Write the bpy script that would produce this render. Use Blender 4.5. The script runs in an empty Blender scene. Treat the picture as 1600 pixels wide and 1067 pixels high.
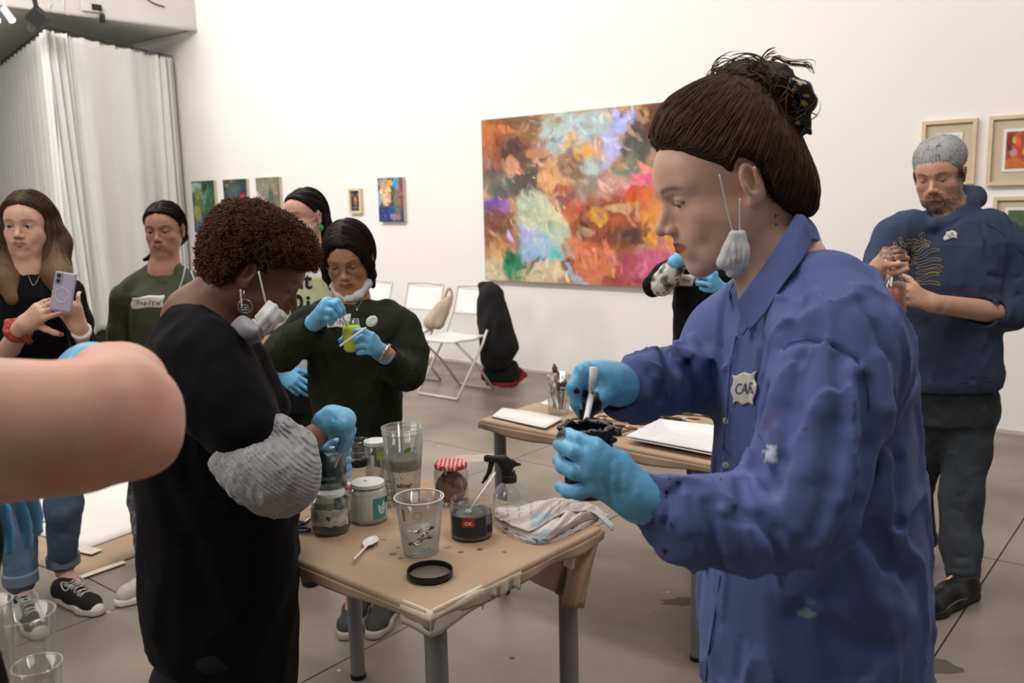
import bpy, math, random
import numpy as np
from mathutils import Vector, Matrix
random.seed(7); RNG = np.random.default_rng(7)
scene = bpy.context.scene
COL = scene.collection
f32 = np.float32
# ------------------------------------------------------------------ camera
FPX = 1390.0
PITCH = math.radians(8.93); ROLL = math.radians(-1.29); CAMH = 1.5
cam = bpy.data.cameras.new('camera'); camo = bpy.data.objects.new('camera', cam); COL.objects.link(camo)
cam.sensor_width = 36; cam.lens = FPX * 36 / 1600; cam.clip_start = 0.05; cam.clip_end = 60
CR = Matrix.Rotation(math.pi / 2 - PITCH, 3, 'X') @ Matrix.Rotation(ROLL, 3, 'Z')
camo.matrix_world = Matrix.Translation((0, 0, CAMH)) @ CR.to_4x4()
scene.camera = camo
cam.dof.use_dof = True; cam.dof.focus_distance = 1.75; cam.dof.aperture_fstop = 7.0
CRn = np.array(CR); CAM = np.array([0, 0, CAMH])
# ------------------------------------------------------------------ world, lights, exposure
scene.view_settings.view_transform = 'Standard'; scene.view_settings.look = 'None'
scene.view_settings.gamma = 1; scene.view_settings.use_curve_mapping = False
scene.view_settings.exposure = 0.0
world = bpy.data.worlds.new('world'); scene.world = world; world.use_nodes = True
wb = world.node_tree.nodes['Background']; wb.inputs[0].default_value = (1.0, 0.93, 0.88, 1); wb.inputs[1].default_value = 0.17


def ray(px, py):
    px = np.asarray(px, float); py = np.asarray(py, float)
    d = np.stack([(px - 800) / FPX, -(py - 533.5) / FPX, -np.ones_like(px)], -1)
    return d @ CRn.T


def at(px, py, Y):
    d = ray(px, py); return CAM + d * (Y / d[..., 1])[..., None] if np.ndim(px) else CAM + d * (Y / d[1])


def onz(px, py, z=0.0):
    d = ray(px, py); return CAM + d * ((z - CAMH) / d[2])


def proj(p):
    q = (np.asarray(p, float) - CAM) @ CRn
    return 800 + FPX * q[..., 0] / -q[..., 2], 533.5 - FPX * q[..., 1] / -q[..., 2]


def nrm(v):
    v = np.asarray(v, float); return v / (np.linalg.norm(v, axis=-1, keepdims=True) + 1e-12)


# wall frame: wd runs along the big wall (away to the left), wn points out of it into the room
W0 = onz(1600, 680, 0)
wd = ray(-935, 354); wd[2] = 0; wd = nrm(wd)
wn = np.array([-wd[1], wd[0], 0.0])
if wn @ (CAM - W0) < 0: wn = -wn


def onwall(px, py, off=0.0):
    d = ray(px, py); o = W0 + wn * off
    t = ((o - CAM) @ wn) / (d @ wn); return CAM + d * t


def area(name, loc, target, size, power, col=(1, 1, 1), sy=None, spread=None):
    l = bpy.data.lights.new(name, 'AREA'); l.energy = power; l.color = col; l.size = size
    if sy: l.shape = 'RECTANGLE'; l.size_y = sy
    if spread: l.spread = math.radians(spread)
    o = bpy.data.objects.new(name, l); COL.objects.link(o)
    loc = Vector(loc); o.location = loc
    o.rotation_euler = (Vector(target) - loc).to_track_quat('-Z', 'Y').to_euler()
    return o


LCOL = (1.0, 0.955, 0.925)
for k, (s, pw) in enumerate([(-1.0, 150), (2.5, 170), (6.0, 190), (9.2, 170)]):
    p = W0 + wd * s + wn * 4.1
    area('wall_wash_light', (p[0], p[1], 4.9), tuple(W0 + wd * s + np.array([0, 0, 1.2])), 2.2, pw * 0.48, LCOL, 0.5)
p = W0 + wd * 3.2 + wn * 2.6
area('room_fill_light', (p[0], p[1], 5.0), (p[0], p[1], 0), 3.0, 46, LCOL, 2.0)
area('room_fill_light', (0.9, 0.9, 4.2), (0.6, 1.6, 0), 1.6, 27, (1, 0.95, 0.91), 1.2)
area('room_fill_light', (-2.6, 2.6, 4.6), (-1.6, 2.6, 0), 2.0, 27, (1, 0.95, 0.91), 1.4)
area('room_fill_light', (-2.4, 0.6, 3.2), (0.3, 1.4, 1.3), 1.6, 46, (1, 0.96, 0.93), 1.6)  # added fill aimed at the woman in blue, brightens her face
area('room_fill_light', (-3.6, 5.6, 4.6), (-5.0, 9.0, 1.5), 1.4, 80, (1, 0.96, 0.92), 1.0)  # added fill that brightens the curtain end of the room
area('room_fill_light', (-8.0, 4.5, 2.6), (-5.6, 9.5, 2.6), 1.6, 120, (1, 0.97, 0.94), 1.4)  # added fill from far left, brightens the left curtain


# ------------------------------------------------------------------ geometry builder
class G:
    def __init__(s):
        s.V = []; s.F = []; s.n = 0; s.C = []

    def add(s, V, F, col=None):
        V = np.asarray(V, float).reshape(-1, 3)
        for f in (F if isinstance(F, (list, tuple)) else [F]):
            f = np.asarray(f, np.int64)
            if f.size: s.F.append(f + s.n)
        s.V.append(V); s.n += len(V)
        if col is None: col = (1, 1, 1)
        c = np.asarray(col, float)
        s.C.append(np.broadcast_to(c, (len(V), 3)) if c.ndim == 1 else c)
        return s

    def box(s, c, h, R=None, col=None, taper=(1, 1)):
        q = np.array([[x, y, z] for z in (-1, 1) for y in (-1, 1) for x in (-1, 1)], float)
        q[4:, 0] *= taper[0]; q[4:, 1] *= taper[1]
        q = q * np.asarray(h, float)
        if R is not None: q = q @ np.asarray(R).T
        return s.add(q + np.asarray(c), np.array([[0, 2, 3, 1], [4, 5, 7, 6], [0, 1, 5, 4], [2, 6, 7, 3], [0, 4, 6, 2], [1, 3, 7, 5]]), col)

    def lathe(s, prof, c=(0, 0, 0), n=40, R=None, col=None, cap0=False, cap1=False):
        prof = np.asarray(prof, float); m = len(prof)
        a = np.arange(n) * 2 * math.pi / n
        q = np.stack([prof[:, None, 0] * np.cos(a), prof[:, None, 0] * np.sin(a), np.repeat(prof[:, 1:2], n, 1)], -1).reshape(-1, 3)
        if R is not None: q = q @ np.asarray(R).T
        i, j = np.meshgrid(np.arange(m - 1), np.arange(n), indexing='ij'); j2 = (j + 1) % n
        Fq = np.stack([i * n + j, i * n + j2, (i + 1) * n + j2, (i + 1) * n + j], -1).reshape(-1, 4)
        cc = col
        if callable(col): cc = col(q)
        s.add(q + np.asarray(c), Fq, cc)
        base = s.n - len(q)
        for on, row, rev in ((cap0, 0, True), (cap1, m - 1, False)):
            if on:
                cen = q[row * n:(row + 1) * n].mean(0) + np.asarray(c)
                s.V.append(cen[None]); s.n += 1; s.C.append(np.asarray(s.C[-1][-1:]))
                k = np.arange(n); k2 = (k + 1) % n
                t = np.stack([base + row * n + k, base + row * n + k2, np.full(n, s.n - 1)], -1)
                s.F.append(t[:, ::-1] if rev else t)
        return s

    def tube(s, pts, r, n=8, col=None, closed=False, flat=1.0, up=None):
        pts = np.asarray(pts, float); m = len(pts); r = np.broadcast_to(np.asarray(r, float), (m,))
        if closed: T = np.roll(pts, -1, 0) - np.roll(pts, 1, 0)
        else: T = np.gradient(pts, axis=0)
        T = nrm(T)
        if up is None:
            up = np.array([0, 0, 1.0]) if abs(T[:, 2]).max() < 0.9 else nrm(np.array([0.31, 0.87, 0.38]))
        A = nrm(np.cross(T, up)); B = np.cross(A, T)
        a = np.arange(n) * 2 * math.pi / n
        q = pts[:, None] + r[:, None, None] * (A[:, None] * np.cos(a)[None, :, None] + flat * B[:, None] * np.sin(a)[None, :, None])
        mm = m if closed else m - 1
        i, j = np.meshgrid(np.arange(mm), np.arange(n), indexing='ij'); i2 = (i + 1) % m; j2 = (j + 1) % n
        Fq = np.stack([i * n + j, i * n + j2, i2 * n + j2, i2 * n + j], -1).reshape(-1, 4)
        s.add(q.reshape(-1, 3), Fq, col)
        if not closed:
            b = s.n - m * n
            s.F.append(b + np.arange(n)[None, ::-1] if n in (3, 4) else np.array([[b, b + k + 1, b + k] for k in range(1, n - 1)]))
            e = b + (m - 1) * n
            s.F.append(e + np.arange(n)[None] if n in (3, 4) else np.array([[e, e + k, e + k + 1] for k in range(1, n - 1)]))
        return s

    def grid(s, P, thick=0.0, nv=None, col=None):
        """P (m,n,3) surface; optional thickness along -normal."""
        P = np.asarray(P, float); m, n = P.shape[:2]
        i, j = np.meshgrid(np.arange(m - 1), np.arange(n - 1), indexing='ij')
        Fq = np.stack([i * n + j, i * n + j + 1, (i + 1) * n + j + 1, (i + 1) * n + j], -1).reshape(-1, 4)
        if not thick: return s.add(P.reshape(-1, 3), Fq, col)
        if nv is None:
            nv = nrm(np.cross(np.gradient(P, axis=0), np.gradient(P, axis=1)))
        Q = P - nv * thick
        rim = [np.arange(n), np.arange(m) * n + n - 1, (m - 1) * n + np.arange(n)[::-1], (np.arange(m) * n)[::-1]]
        Fs = [Fq, Fq[:, ::-1] + m * n]
        for rr in rim:
            Fs.append(np.stack([rr[:-1], rr[:-1] + m * n, rr[1:] + m * n, rr[1:]], -1))
        if col is not None and np.ndim(col) > 1: col = np.concatenate([col, col])
        return s.add(np.concatenate([P.reshape(-1, 3), Q.reshape(-1, 3)]), Fs, col)

    def poly(s, pts2, o, ux, uy, th, col=None):
        """extruded flat polygon (fan from centroid), pts2 in plane (ux,uy), thickness th along normal"""
        pts2 = np.asarray(pts2, float); o = np.asarray(o); ux = np.asarray(ux, float); uy = np.asarray(uy, float)
        nn = nrm(np.cross(ux, uy)); n = len(pts2)
        q = o + pts2[:, :1] * ux + pts2[:, 1:] * uy
        V = np.concatenate([q, q + nn * th, [q.mean(0)], [q.mean(0) + nn * th]])
        k = np.arange(n); k2 = (k + 1) % n
        return s.add(V, [np.stack([k2, k, np.full(n, 2 * n)], -1), np.stack([k + n, k2 + n, np.full(n, 2 * n + 1)], -1), np.stack([k, k2, k2 + n, k + n], -1)], col)

    def obj(s, name, mat, parent=None, loc=None, smooth=True, colored=False):
        V = np.concatenate(s.V)
        off = np.zeros(3)
        if parent is not None: off = OFF[parent.name]
        elif loc is not None: off = np.asarray(loc, float)
        else:
            off = np.array([(V[:, 0].min() + V[:, 0].max()) / 2, (V[:, 1].min() + V[:, 1].max()) / 2, V[:, 2].min()])
        me = bpy.data.meshes.new(name)
        me.vertices.add(len(V)); me.vertices.foreach_set('co', (V - off).astype(f32).ravel())
        tot = sum(len(f) for f in s.F); nl = sum(f.size for f in s.F)
        me.loops.add(nl); me.polygons.add(tot)
        me.loops.foreach_set('vertex_index', np.concatenate([f.ravel() for f in s.F]).astype(np.int32))
        cnt = np.concatenate([np.full(len(f), f.shape[1]) for f in s.F])
        st = np.concatenate([[0], np.cumsum(cnt)[:-1]])
        me.polygons.foreach_set('loop_start', st.astype(np.int32))
        me.polygons.foreach_set('use_smooth', np.full(tot, bool(smooth)))
        me.update(calc_edges=True)
        if colored:
            a = me.color_attributes.new('Col', 'FLOAT_COLOR', 'POINT')
            C = np.concatenate([np.concatenate(s.C), np.ones((len(V), 1))], 1)
            a.data.foreach_set('color', C.astype(f32).ravel())
        if smooth == 'auto':
            me.set_sharp_from_angle(angle=math.radians(38))
        me.materials.append(mat)
        o = bpy.data.objects.new(name, me); COL.objects.link(o)
        OFF[o.name] = off
        if parent is not None: o.parent = parent
        else: o.location = off
        return o


OFF = {}


def thing(name, label, cat, loc, group=None):
    o = bpy.data.objects.new(name, None); COL.objects.link(o); o.empty_display_size = 0.05
    o.location = tuple(loc); OFF[o.name] = np.asarray(loc, float)
    return tag(o, label, cat, group)


def tag(o, label=None, cat=None, group=None, kind=None):
    if label: o['label'] = label
    if cat: o['category'] = cat
    if group: o['group'] = group
    if kind: o['kind'] = kind
    return o


def struct(o): o['kind'] = 'structure'; return o


def dup(root, loc, rotz=0.0, label=None):
    c = root.copy(); COL.objects.link(c); c.location = tuple(loc); c.rotation_euler = (0, 0, rotz)
    if label: c['label'] = label
    for ch in list(root.children):
        a = ch.copy(); COL.objects.link(a); a.parent = c
        for g in ch.children:
            b = g.copy(); COL.objects.link(b); b.parent = a
    return c


# ------------------------------------------------------------------ materials
def srgb(r, g=None, b=None):
    if g is None: r, g, b = r
    return tuple((x / 255 / 12.92) if x / 255 <= 0.04045 else ((x / 255 + 0.055) / 1.055) ** 2.4 for x in (r, g, b))


def mat(name, col=(0.5, 0.5, 0.5), rough=0.6, metal=0.0, var=0.12, vscale=8.0, bump=0.0, bscale=200.0, attr=False, trans=0.0, ior=1.45,
        sss=0.0, sssr=(0.9, 0.35, 0.2), coat=0.0, sheen=0.0, alpha=1.0, emit=0.0, spec=0.5, stretch=None, hue2=None, bdist=0.002, obj=False):
    m = bpy.data.materials.new(name); m.use_nodes = True; nt = m.node_tree; N = nt.nodes; L = nt.links
    b = N['Principled BSDF']
    b.inputs['Roughness'].default_value = rough; b.inputs['Metallic'].default_value = metal
    b.inputs['Specular IOR Level'].default_value = spec; b.inputs['IOR'].default_value = ior
    b.inputs['Transmission Weight'].default_value = trans; b.inputs['Alpha'].default_value = alpha
    b.inputs['Coat Weight'].default_value = coat; b.inputs['Sheen Weight'].default_value = sheen
    if sss:
        b.inputs['Subsurface Weight'].default_value = sss; b.inputs['Subsurface Radius'].default_value = sssr; b.inputs['Subsurface Scale'].default_value = 0.006
    tc = N.new('ShaderNodeTexCoord'); vec = tc.outputs['Object']
    if stretch:
        mp = N.new('ShaderNodeMapping'); mp.inputs['Scale'].default_value = stretch; L.new(vec, mp.inputs[0]); vec = mp.outputs[0]
    nz = N.new('ShaderNodeTexNoise'); nz.inputs['Scale'].default_value = vscale; nz.inputs['Detail'].default_value = 5; L.new(vec, nz.inputs['Vector'])
    mx = N.new('ShaderNodeMix'); mx.data_type = 'RGBA'; mx.blend_type = 'MIX'
    if attr:
        at_ = N.new('ShaderNodeVertexColor'); at_.layer_name = 'Col'
        hs = N.new('ShaderNodeHueSaturation'); mr = N.new('ShaderNodeMapRange')
        mr.inputs['From Min'].default_value = 0.3; mr.inputs['From Max'].default_value = 0.7
        mr.inputs['To Min'].default_value = 1 - var; mr.inputs['To Max'].default_value = 1 + var
        L.new(nz.outputs['Fac'], mr.inputs['Value']); L.new(mr.outputs[0], hs.inputs['Value']); L.new(at_.outputs[0], hs.inputs['Color'])
        L.new(hs.outputs[0], b.inputs['Base Color'])
    else:
        rp = N.new('ShaderNodeValToRGB'); e = rp.color_ramp.elements
        c = np.array(col[:3]); c2 = np.array(hue2[:3]) if hue2 is not None else c * (1 + var)
        e[0].position = 0.32; e[1].position = 0.68
        e[0].color = (*np.clip(c * (1 - var), 0, 1), 1); e[1].color = (*np.clip(c2, 0, 1), 1)
        L.new(nz.outputs['Fac'], rp.inputs[0]); L.new(rp.outputs[0], b.inputs['Base Color'])
        if emit:
            L.new(rp.outputs[0], b.inputs['Emission Color']); b.inputs['Emission Strength'].default_value = emit
    if bump:
        n2 = N.new('ShaderNodeTexNoise'); n2.inputs['Scale'].default_value = bscale; n2.inputs['Detail'].default_value = 4; L.new(vec, n2.inputs['Vector'])
        bp = N.new('ShaderNodeBump'); bp.inputs['Strength'].default_value = bump; bp.inputs['Distance'].default_value = bdist
        L.new(n2.outputs['Fac'], bp.inputs['Height']); L.new(bp.outputs[0], b.inputs['Normal'])
    return m


def clear_mat(name, tint=(0.95, 0.96, 0.96), frac=0.16, rough=0.06, body=0.5):
    """thin clear plastic or glass: mostly see-through with glossy reflection and a slight body"""
    m = bpy.data.materials.new(name); m.use_nodes = True; nt = m.node_tree; N = nt.nodes; L = nt.links
    N.remove(N['Principled BSDF']); out = N['Material Output']
    t = N.new('ShaderNodeBsdfTransparent'); t.inputs[0].default_value = (*tint, 1)
    g = N.new('ShaderNodeBsdfGlossy'); g.inputs['Roughness'].default_value = rough
    d = N.new('ShaderNodeBsdfDiffuse'); nz = N.new('ShaderNodeTexNoise'); nz.inputs['Scale'].default_value = 30
    rp = N.new('ShaderNodeValToRGB'); rp.color_ramp.elements[0].color = (0.55, 0.55, 0.54, 1); rp.color_ramp.elements[1].color = (0.8, 0.8, 0.78, 1)
    L.new(nz.outputs['Fac'], rp.inputs[0]); L.new(rp.outputs[0], d.inputs[0])
    lw = N.new('ShaderNodeLayerWeight'); lw.inputs['Blend'].default_value = 0.35
    mp = N.new('ShaderNodeMapRange'); mp.inputs['To Min'].default_value = frac * 0.5; mp.inputs['To Max'].default_value = min(0.85, frac * 3.2)
    L.new(lw.outputs['Facing'], mp.inputs['Value'])
    mm = N.new('ShaderNodeMixShader'); mm.inputs[0].default_value = 1 - body; L.new(d.outputs[0], mm.inputs[1]); L.new(g.outputs[0], mm.inputs[2])
    m2 = N.new('ShaderNodeMixShader'); L.new(mp.outputs[0], m2.inputs[0]); L.new(t.outputs[0], m2.inputs[1]); L.new(mm.outputs[0], m2.inputs[2])
    L.new(m2.outputs[0], out.inputs[0]); return m


# ------------------------------------------------------------------ implicit surfaces
def _cone(p, a, b, ra, rb):
    pa = p - a; ba = (b - a); t = np.clip((pa @ ba) / max(float(ba @ ba), 1e-12), 0, 1)
    return np.linalg.norm(pa - t[..., None] * ba, axis=-1) - (ra + t * (rb - ra))


def _ell(p, c, r, R):
    q = (p - c) @ R
    k0 = np.linalg.norm(q / r, axis=-1); k1 = np.linalg.norm(q / (r * r), axis=-1)
    return np.where(k0 < 1e-6, -r.min(), k0 * (k0 - 1) / np.maximum(k1, 1e-9))


def _box(p, c, h, R, rd):
    q = np.abs((p - c) @ R) - (h - rd)
    return np.linalg.norm(np.maximum(q, 0), axis=-1) + np.minimum(q.max(-1), 0) - rd


def _plane(p, c, n): return (p - c) @ n


def _loft(p, st, A, L, rd, pw):
    ts, C, a, b, X, Y = st
    t = (p - C[0]) @ A; tc = np.clip(t, 0, L)
    c = np.stack([np.interp(tc, ts, C[:, i]) for i in range(3)], -1)
    x = np.stack([np.interp(tc, ts, X[:, i]) for i in range(3)], -1); y = np.stack([np.interp(tc, ts, Y[:, i]) for i in range(3)], -1)
    q = p - c; aa = np.interp(tc, ts, a); bb = np.interp(tc, ts, b)
    qx = np.abs((q * x).sum(-1) / aa); qy = np.abs((q * y).sum(-1) / bb)
    k = (qx ** pw + qy ** pw) ** (1 / pw)
    d = (k - 1) * np.minimum(aa, bb)
    dz = np.maximum(-t, t - L)
    u = np.maximum(d + rd, 0); v = np.maximum(dz + rd, 0)
    return np.sqrt(u * u + v * v) + np.minimum(np.maximum(d + rd, dz + rd), 0) - rd


def smin(a, b, k):
    if k <= 0: return np.minimum(a, b)
    h = np.maximum(k - np.abs(a - b), 0) / k
    return np.minimum(a, b) - h * h * k * 0.25


class S:
    def __init__(s, k=0.01): s.ops = []; s.k = k

    def _a(s, kind, fn, k, *args): s.ops.append((kind, fn, s.k if k is None else k, args)); return s

    def cone(s, a, b, ra, rb=None, k=None, op='u'):
        return s._a(op, _cone, k, np.asarray(a, f32), np.asarray(b, f32), ra, ra if rb is None else rb)

    def chain(s, pts, rs, k=None, op='u'):
        rs = np.broadcast_to(np.asarray(rs, float), (len(pts),))
        for i in range(len(pts) - 1): s.cone(pts[i], pts[i + 1], float(rs[i]), float(rs[i + 1]), k, op)
        return s

    def ell(s, c, r, R=None, k=None, op='u'):
        return s._a(op, _ell, k, np.asarray(c, f32), np.asarray(r if np.ndim(r) else (r, r, r), f32), np.asarray(np.eye(3) if R is None else R, f32))

    def box(s, c, h, R=None, rd=0.004, k=None, op='u'):
        return s._a(op, _box, k, np.asarray(c, f32), np.asarray(h, f32), np.asarray(np.eye(3) if R is None else R, f32), rd)

    def cut(s, c, n, k=0.0): return s._a('i', _plane, k, np.asarray(c, f32), np.asarray(nrm(n), f32))

    def loft(s, st, rd=0.02, pw=2.2, k=None, op='u'):
        """st: list of (center, a, b, rightvec)"""
        C = np.array([x[0] for x in st], float); A = nrm(C[-1] - C[0]); ts = (C - C[0]) @ A
        X = nrm(np.array([x[3] for x in st], float)); X = nrm(X - (X @ A)[:, None] * A); Y = np.cross(A, X)
        stt = (ts, C, np.array([x[1] for x in st], float), np.array([x[2] for x in st], float), X, Y)
        return s._a(op, _loft, k, stt, A, float(ts[-1]), rd, pw)

    def ridge(s, pts, w, amp):
        """raise (amp>0) or crease (amp<0) a gaussian line along a polyline"""
        for i in range(len(pts) - 1): s._a('r', _cone, w, np.asarray(pts[i], f32), np.asarray(pts[i + 1], f32), 0.0, 0.0)
        for i in range(len(pts) - 1):
            kind, fn, k, a = s.ops[-1 - i]; s.ops[-1 - i] = (kind, fn, k, a + (amp,))
        return s

    def noise(s, fn): return s._a('n', fn, 0)

    def ev(s, p, rows=None):
        p = np.asarray(p, f32); D = np.full(p.shape[:-1], 10.0, f32)
        for kind, fn, k, a in s.ops: D = s._ap(D, p, kind, fn, k, a)
        return D

    @staticmethod
    def _ap(D, p, kind, fn, k, a):
        if kind == 'u': return smin(D, fn(p, *a), k)
        if kind == 's': return -smin(-D, fn(p, *a), k)
        if kind == 'i': return -smin(-D, -fn(p, *a), k)
        if kind == 'r': d = fn(p, *a[:-1]); return D - a[-1] * np.exp(-(d / k) ** 2)
        if kind == 'n': return D + fn(p)
        return D

    def bounds(s):
        lo = []; hi = []
        for kind, fn, k, a in s.ops:
            if kind != 'u': continue
            if fn is _cone: c = np.stack([a[0], a[1]]); r = max(a[2], a[3])
            elif fn is _ell: c = a[0][None]; r = np.abs(a[2] * a[1]).sum(1) if 0 else a[1].max()
            elif fn is _box: c = a[0][None]; r = np.linalg.norm(a[1])
            elif fn is _loft: c = a[0][1]; r = max(a[0][2].max(), a[0][3].max())
            lo.append(c.min(0) - r); hi.append(c.max(0) + r)
        return np.min(lo, 0) - 0.012, np.max(hi, 0) + 0.012

    def mesh(s, h, fine=None, pad=0.0, clip=None):
        """fine=(lo,hi,hf): region of finer spacing"""
        lo, hi = s.bounds()
        if clip: lo = np.maximum(lo, clip[0]); hi = np.minimum(hi, clip[1])
        ax = []
        for i in range(3):
            if fine:
                a, b, hf = fine[0][i], fine[1][i], fine[2]
                a = min(max(a, lo[i]), hi[i]); b = max(min(b, hi[i]), lo[i])
                pts = np.concatenate([np.arange(lo[i], a, h), np.arange(a, b, hf), np.arange(b, hi[i] + h, h)])
            else: pts = np.arange(lo[i], hi[i] + h, h)
            m = (-(len(pts) - 1)) % 8
            pts = np.concatenate([pts, pts[-1] + h * np.arange(1, m + 1)]); ax.append(pts.astype(f32))
        nb = [(len(a) - 1) // 8 for a in ax]
        cen = [(a[0:-1:8][:n] + a[8::8][:n]) / 2 for a, n in zip(ax, nb)]
        hw = [(a[8::8][:n] - a[0:-1:8][:n]) / 2 for a, n in zip(ax, nb)]
        I = np.stack(np.meshgrid(*[np.arange(n) for n in nb], indexing='ij'), -1).reshape(-1, 3)
        Cn = np.stack([cen[i][I[:, i]] for i in range(3)], -1); rad = np.sqrt(sum(hw[i][I[:, i]] ** 2 for i in range(3)))
        dc = []; U = np.full(len(Cn), 10.0, f32)
        for kind, fn, k, a in s.ops:
            d = fn(Cn, *(a[:-1] if kind == 'r' else a)) if kind != 'n' else None
            dc.append(d)
            if kind == 'u': U = smin(U, d, k)
        slack = 1.25 * rad + 0.006
        act = np.abs(U) < slack + 0.01
        # blocks near subtractive surfaces inside the body
        for (kind, fn, k, a), d in zip(s.ops, dc):
            if kind == 's': act |= (np.abs(d) < slack + k) & (U < slack)
            if kind == 'i': act |= (np.abs(d) < slack + k) & (U < slack)
        I = I[act]; Cn = Cn[act]; rad = rad[act]; U = U[act]; dc = [None if d is None else d[act] for d in dc]
        o9 = np.arange(9)
        gi = (I[:, :, None] * 8 + o9)  # B,3,9
        X = ax[0][gi[:, 0]]; Y = ax[1][gi[:, 1]]; Z = ax[2][gi[:, 2]]
        B = len(I)
        Pn = np.empty((B, 9, 9, 9, 3), f32); Pn[..., 0] = X[:, :, None, None]; Pn[..., 1] = Y[:, None, :, None]; Pn[..., 2] = Z[:, None, None, :]
        Pn = Pn.reshape(B, 729, 3); D = np.full((B, 729), 10.0, f32)
        for (kind, fn, k, a), d in zip(s.ops, dc):
            if kind == 'u': r = np.nonzero(d < U + 2.3 * rad + k + 0.004)[0]
            elif kind in 'si': r = np.nonzero((d < 1.3 * rad + k + 0.003) if kind == 's' else (d > -1.3 * rad - k - 0.003))[0]
            elif kind == 'r': r = np.nonzero(d < 1.2 * rad + 2.6 * k)[0]
            else: r = np.arange(B)
            if len(r): D[r] = s._ap(D[r], Pn[r], kind, fn, k, a)
        D = D.reshape(B, 9, 9, 9); Pn = Pn.reshape(B, 9, 9, 9, 3)
        ins = D < 0
        cnt = np.zeros((B, 8, 8, 8), np.int8)
        for dx in (0, 1):
            for dy in (0, 1):
                for dz in (0, 1): cnt += ins[:, dx:dx + 8, dy:dy + 8, dz:dz + 8]
        b, i, j, k = np.nonzero((cnt > 0) & (cnt < 8))
        cor = [(dx, dy, dz) for dx in (0, 1) for dy in (0, 1) for dz in (0, 1)]
        dv = np.stack([D[b, i + c[0], j + c[1], k + c[2]] for c in cor], 1)
        pv = np.stack([Pn[b, i + c[0], j + c[1], k + c[2]] for c in cor], 1)
        acc = np.zeros((len(b), 3), f32); w = np.zeros(len(b), f32)
        for p0 in range(8):
            for ax_ in (4, 2, 1):
                if p0 & ax_: continue
                p1 = p0 | ax_
                x = (dv[:, p0] < 0) != (dv[:, p1] < 0)
                t = np.where(x, dv[:, p0] / np.where(x, dv[:, p0] - dv[:, p1], 1), 0)[:, None]
                acc += np.where(x[:, None], pv[:, p0] + t * (pv[:, p1] - pv[:, p0]), 0); w += x
        V = acc / np.maximum(w, 1)[:, None]
        NX, NY, NZ = [n * 8 + 2 for n in nb]
        gx, gy, gz = I[b, 0] * 8 + i, I[b, 1] * 8 + j, I[b, 2] * 8 + k
        key = (gx.astype(np.int64) * NY + gy) * NZ + gz
        order = np.argsort(key); sk = key[order]

        def look(x, y, z):
            q = (x.astype(np.int64) * NY + y) * NZ + z
            pos = np.minimum(np.searchsorted(sk, q), len(sk) - 1)
            return np.where(sk[pos] == q, order[pos], -1)
        Fs = []
        for axn in range(3):
            sl0 = [slice(0, 8)] * 3; sl1 = [slice(0, 8)] * 3; sl1[axn] = slice(1, 9)
            A0 = ins[(slice(None), *sl0)]; A1 = ins[(slice(None), *sl1)]
            bb, ii, jj, kk = np.nonzero(A0 != A1)
            sgn = A0[bb, ii, jj, kk]
            g = [I[bb, 0] * 8 + ii, I[bb, 1] * 8 + jj, I[bb, 2] * 8 + kk]
            u, v = [(1, 2), (2, 0), (0, 1)][axn]
            vs = []
            for du, dv_ in ((0, 0), (-1, 0), (-1, -1), (0, -1)):
                gg = list(g); gg[u] = gg[u] + du; gg[v] = gg[v] + dv_; vs.append(look(*gg))
            Q = np.stack(vs, -1); ok = (Q >= 0).all(1); Q = Q[ok]; sgn = sgn[ok]
            Q[~sgn] = Q[~sgn][:, ::-1]; Fs.append(Q)
        return V.astype(float), np.concatenate(Fs)

    def obj(s, name, m, h, parent=None, color=None, fine=None, loc=None, clip=None, extra=None):
        V, F = s.mesh(h, fine, clip=clip); g = G()
        g.add(V, F, color(V) if callable(color) else color)
        if extra: extra(g)
        return g.obj(name, m, parent, loc=loc, colored=color is not None)

    def grad(s, p, e=0.0015):
        g = np.stack([s.ev(p + d) - s.ev(p - d) for d in np.eye(3) * e], -1); return nrm(g)

    def march(s, px, py, near=0.4, steps=60, Ymax=8):
        """points where pixel rays meet the surface (for placing prints, buttons and tags on cloth)"""
        d = nrm(ray(np.asarray(px, float), np.asarray(py, float))); t = np.full(d.shape[:-1], near)
        for _ in range(steps):
            v = s.ev(CAM + d * t[..., None]); t = t + np.clip(v * 0.8, -0.02, 0.5); t = np.minimum(t, Ymax)
        return CAM + d * t[..., None]


def sines(p, seed, dirs, amp):
    """cloth ripple: sum of sines; dirs list of wave vectors"""
    r = np.random.default_rng(seed); out = np.zeros(p.shape[:-1], f32)
    for kv in dirs:
        ph = r.uniform(0, 6.28); w = r.uniform(0.5, 1)
        out += w * np.sin(p @ np.asarray(kv, f32) + ph + 1.7 * np.sin(p @ np.asarray(np.roll(kv, 1) * 0.31, f32) + ph * 2))
    return out * (amp / max(1, len(dirs)) ** 0.5)


def folds(seed, amp, wl=0.05, along=(0, 0, 1), n=6, mask=None):
    r = np.random.default_rng(seed); al = nrm(along); dirs = []
    for _ in range(n):
        v = nrm(r.normal(size=3)); v = nrm(v - (v @ al) * al * r.uniform(0.7, 0.95)); dirs.append(v * 2 * math.pi / (wl * r.uniform(0.6, 1.7)))
    def fn(p):
        o = sines(p, seed, dirs, amp); o = np.abs(o) * 0.9 - amp * 0.35
        return o if mask is None else o * mask(p)
    return fn


_perm = np.random.default_rng(3).random((64, 64, 64)).astype(f32)


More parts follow.
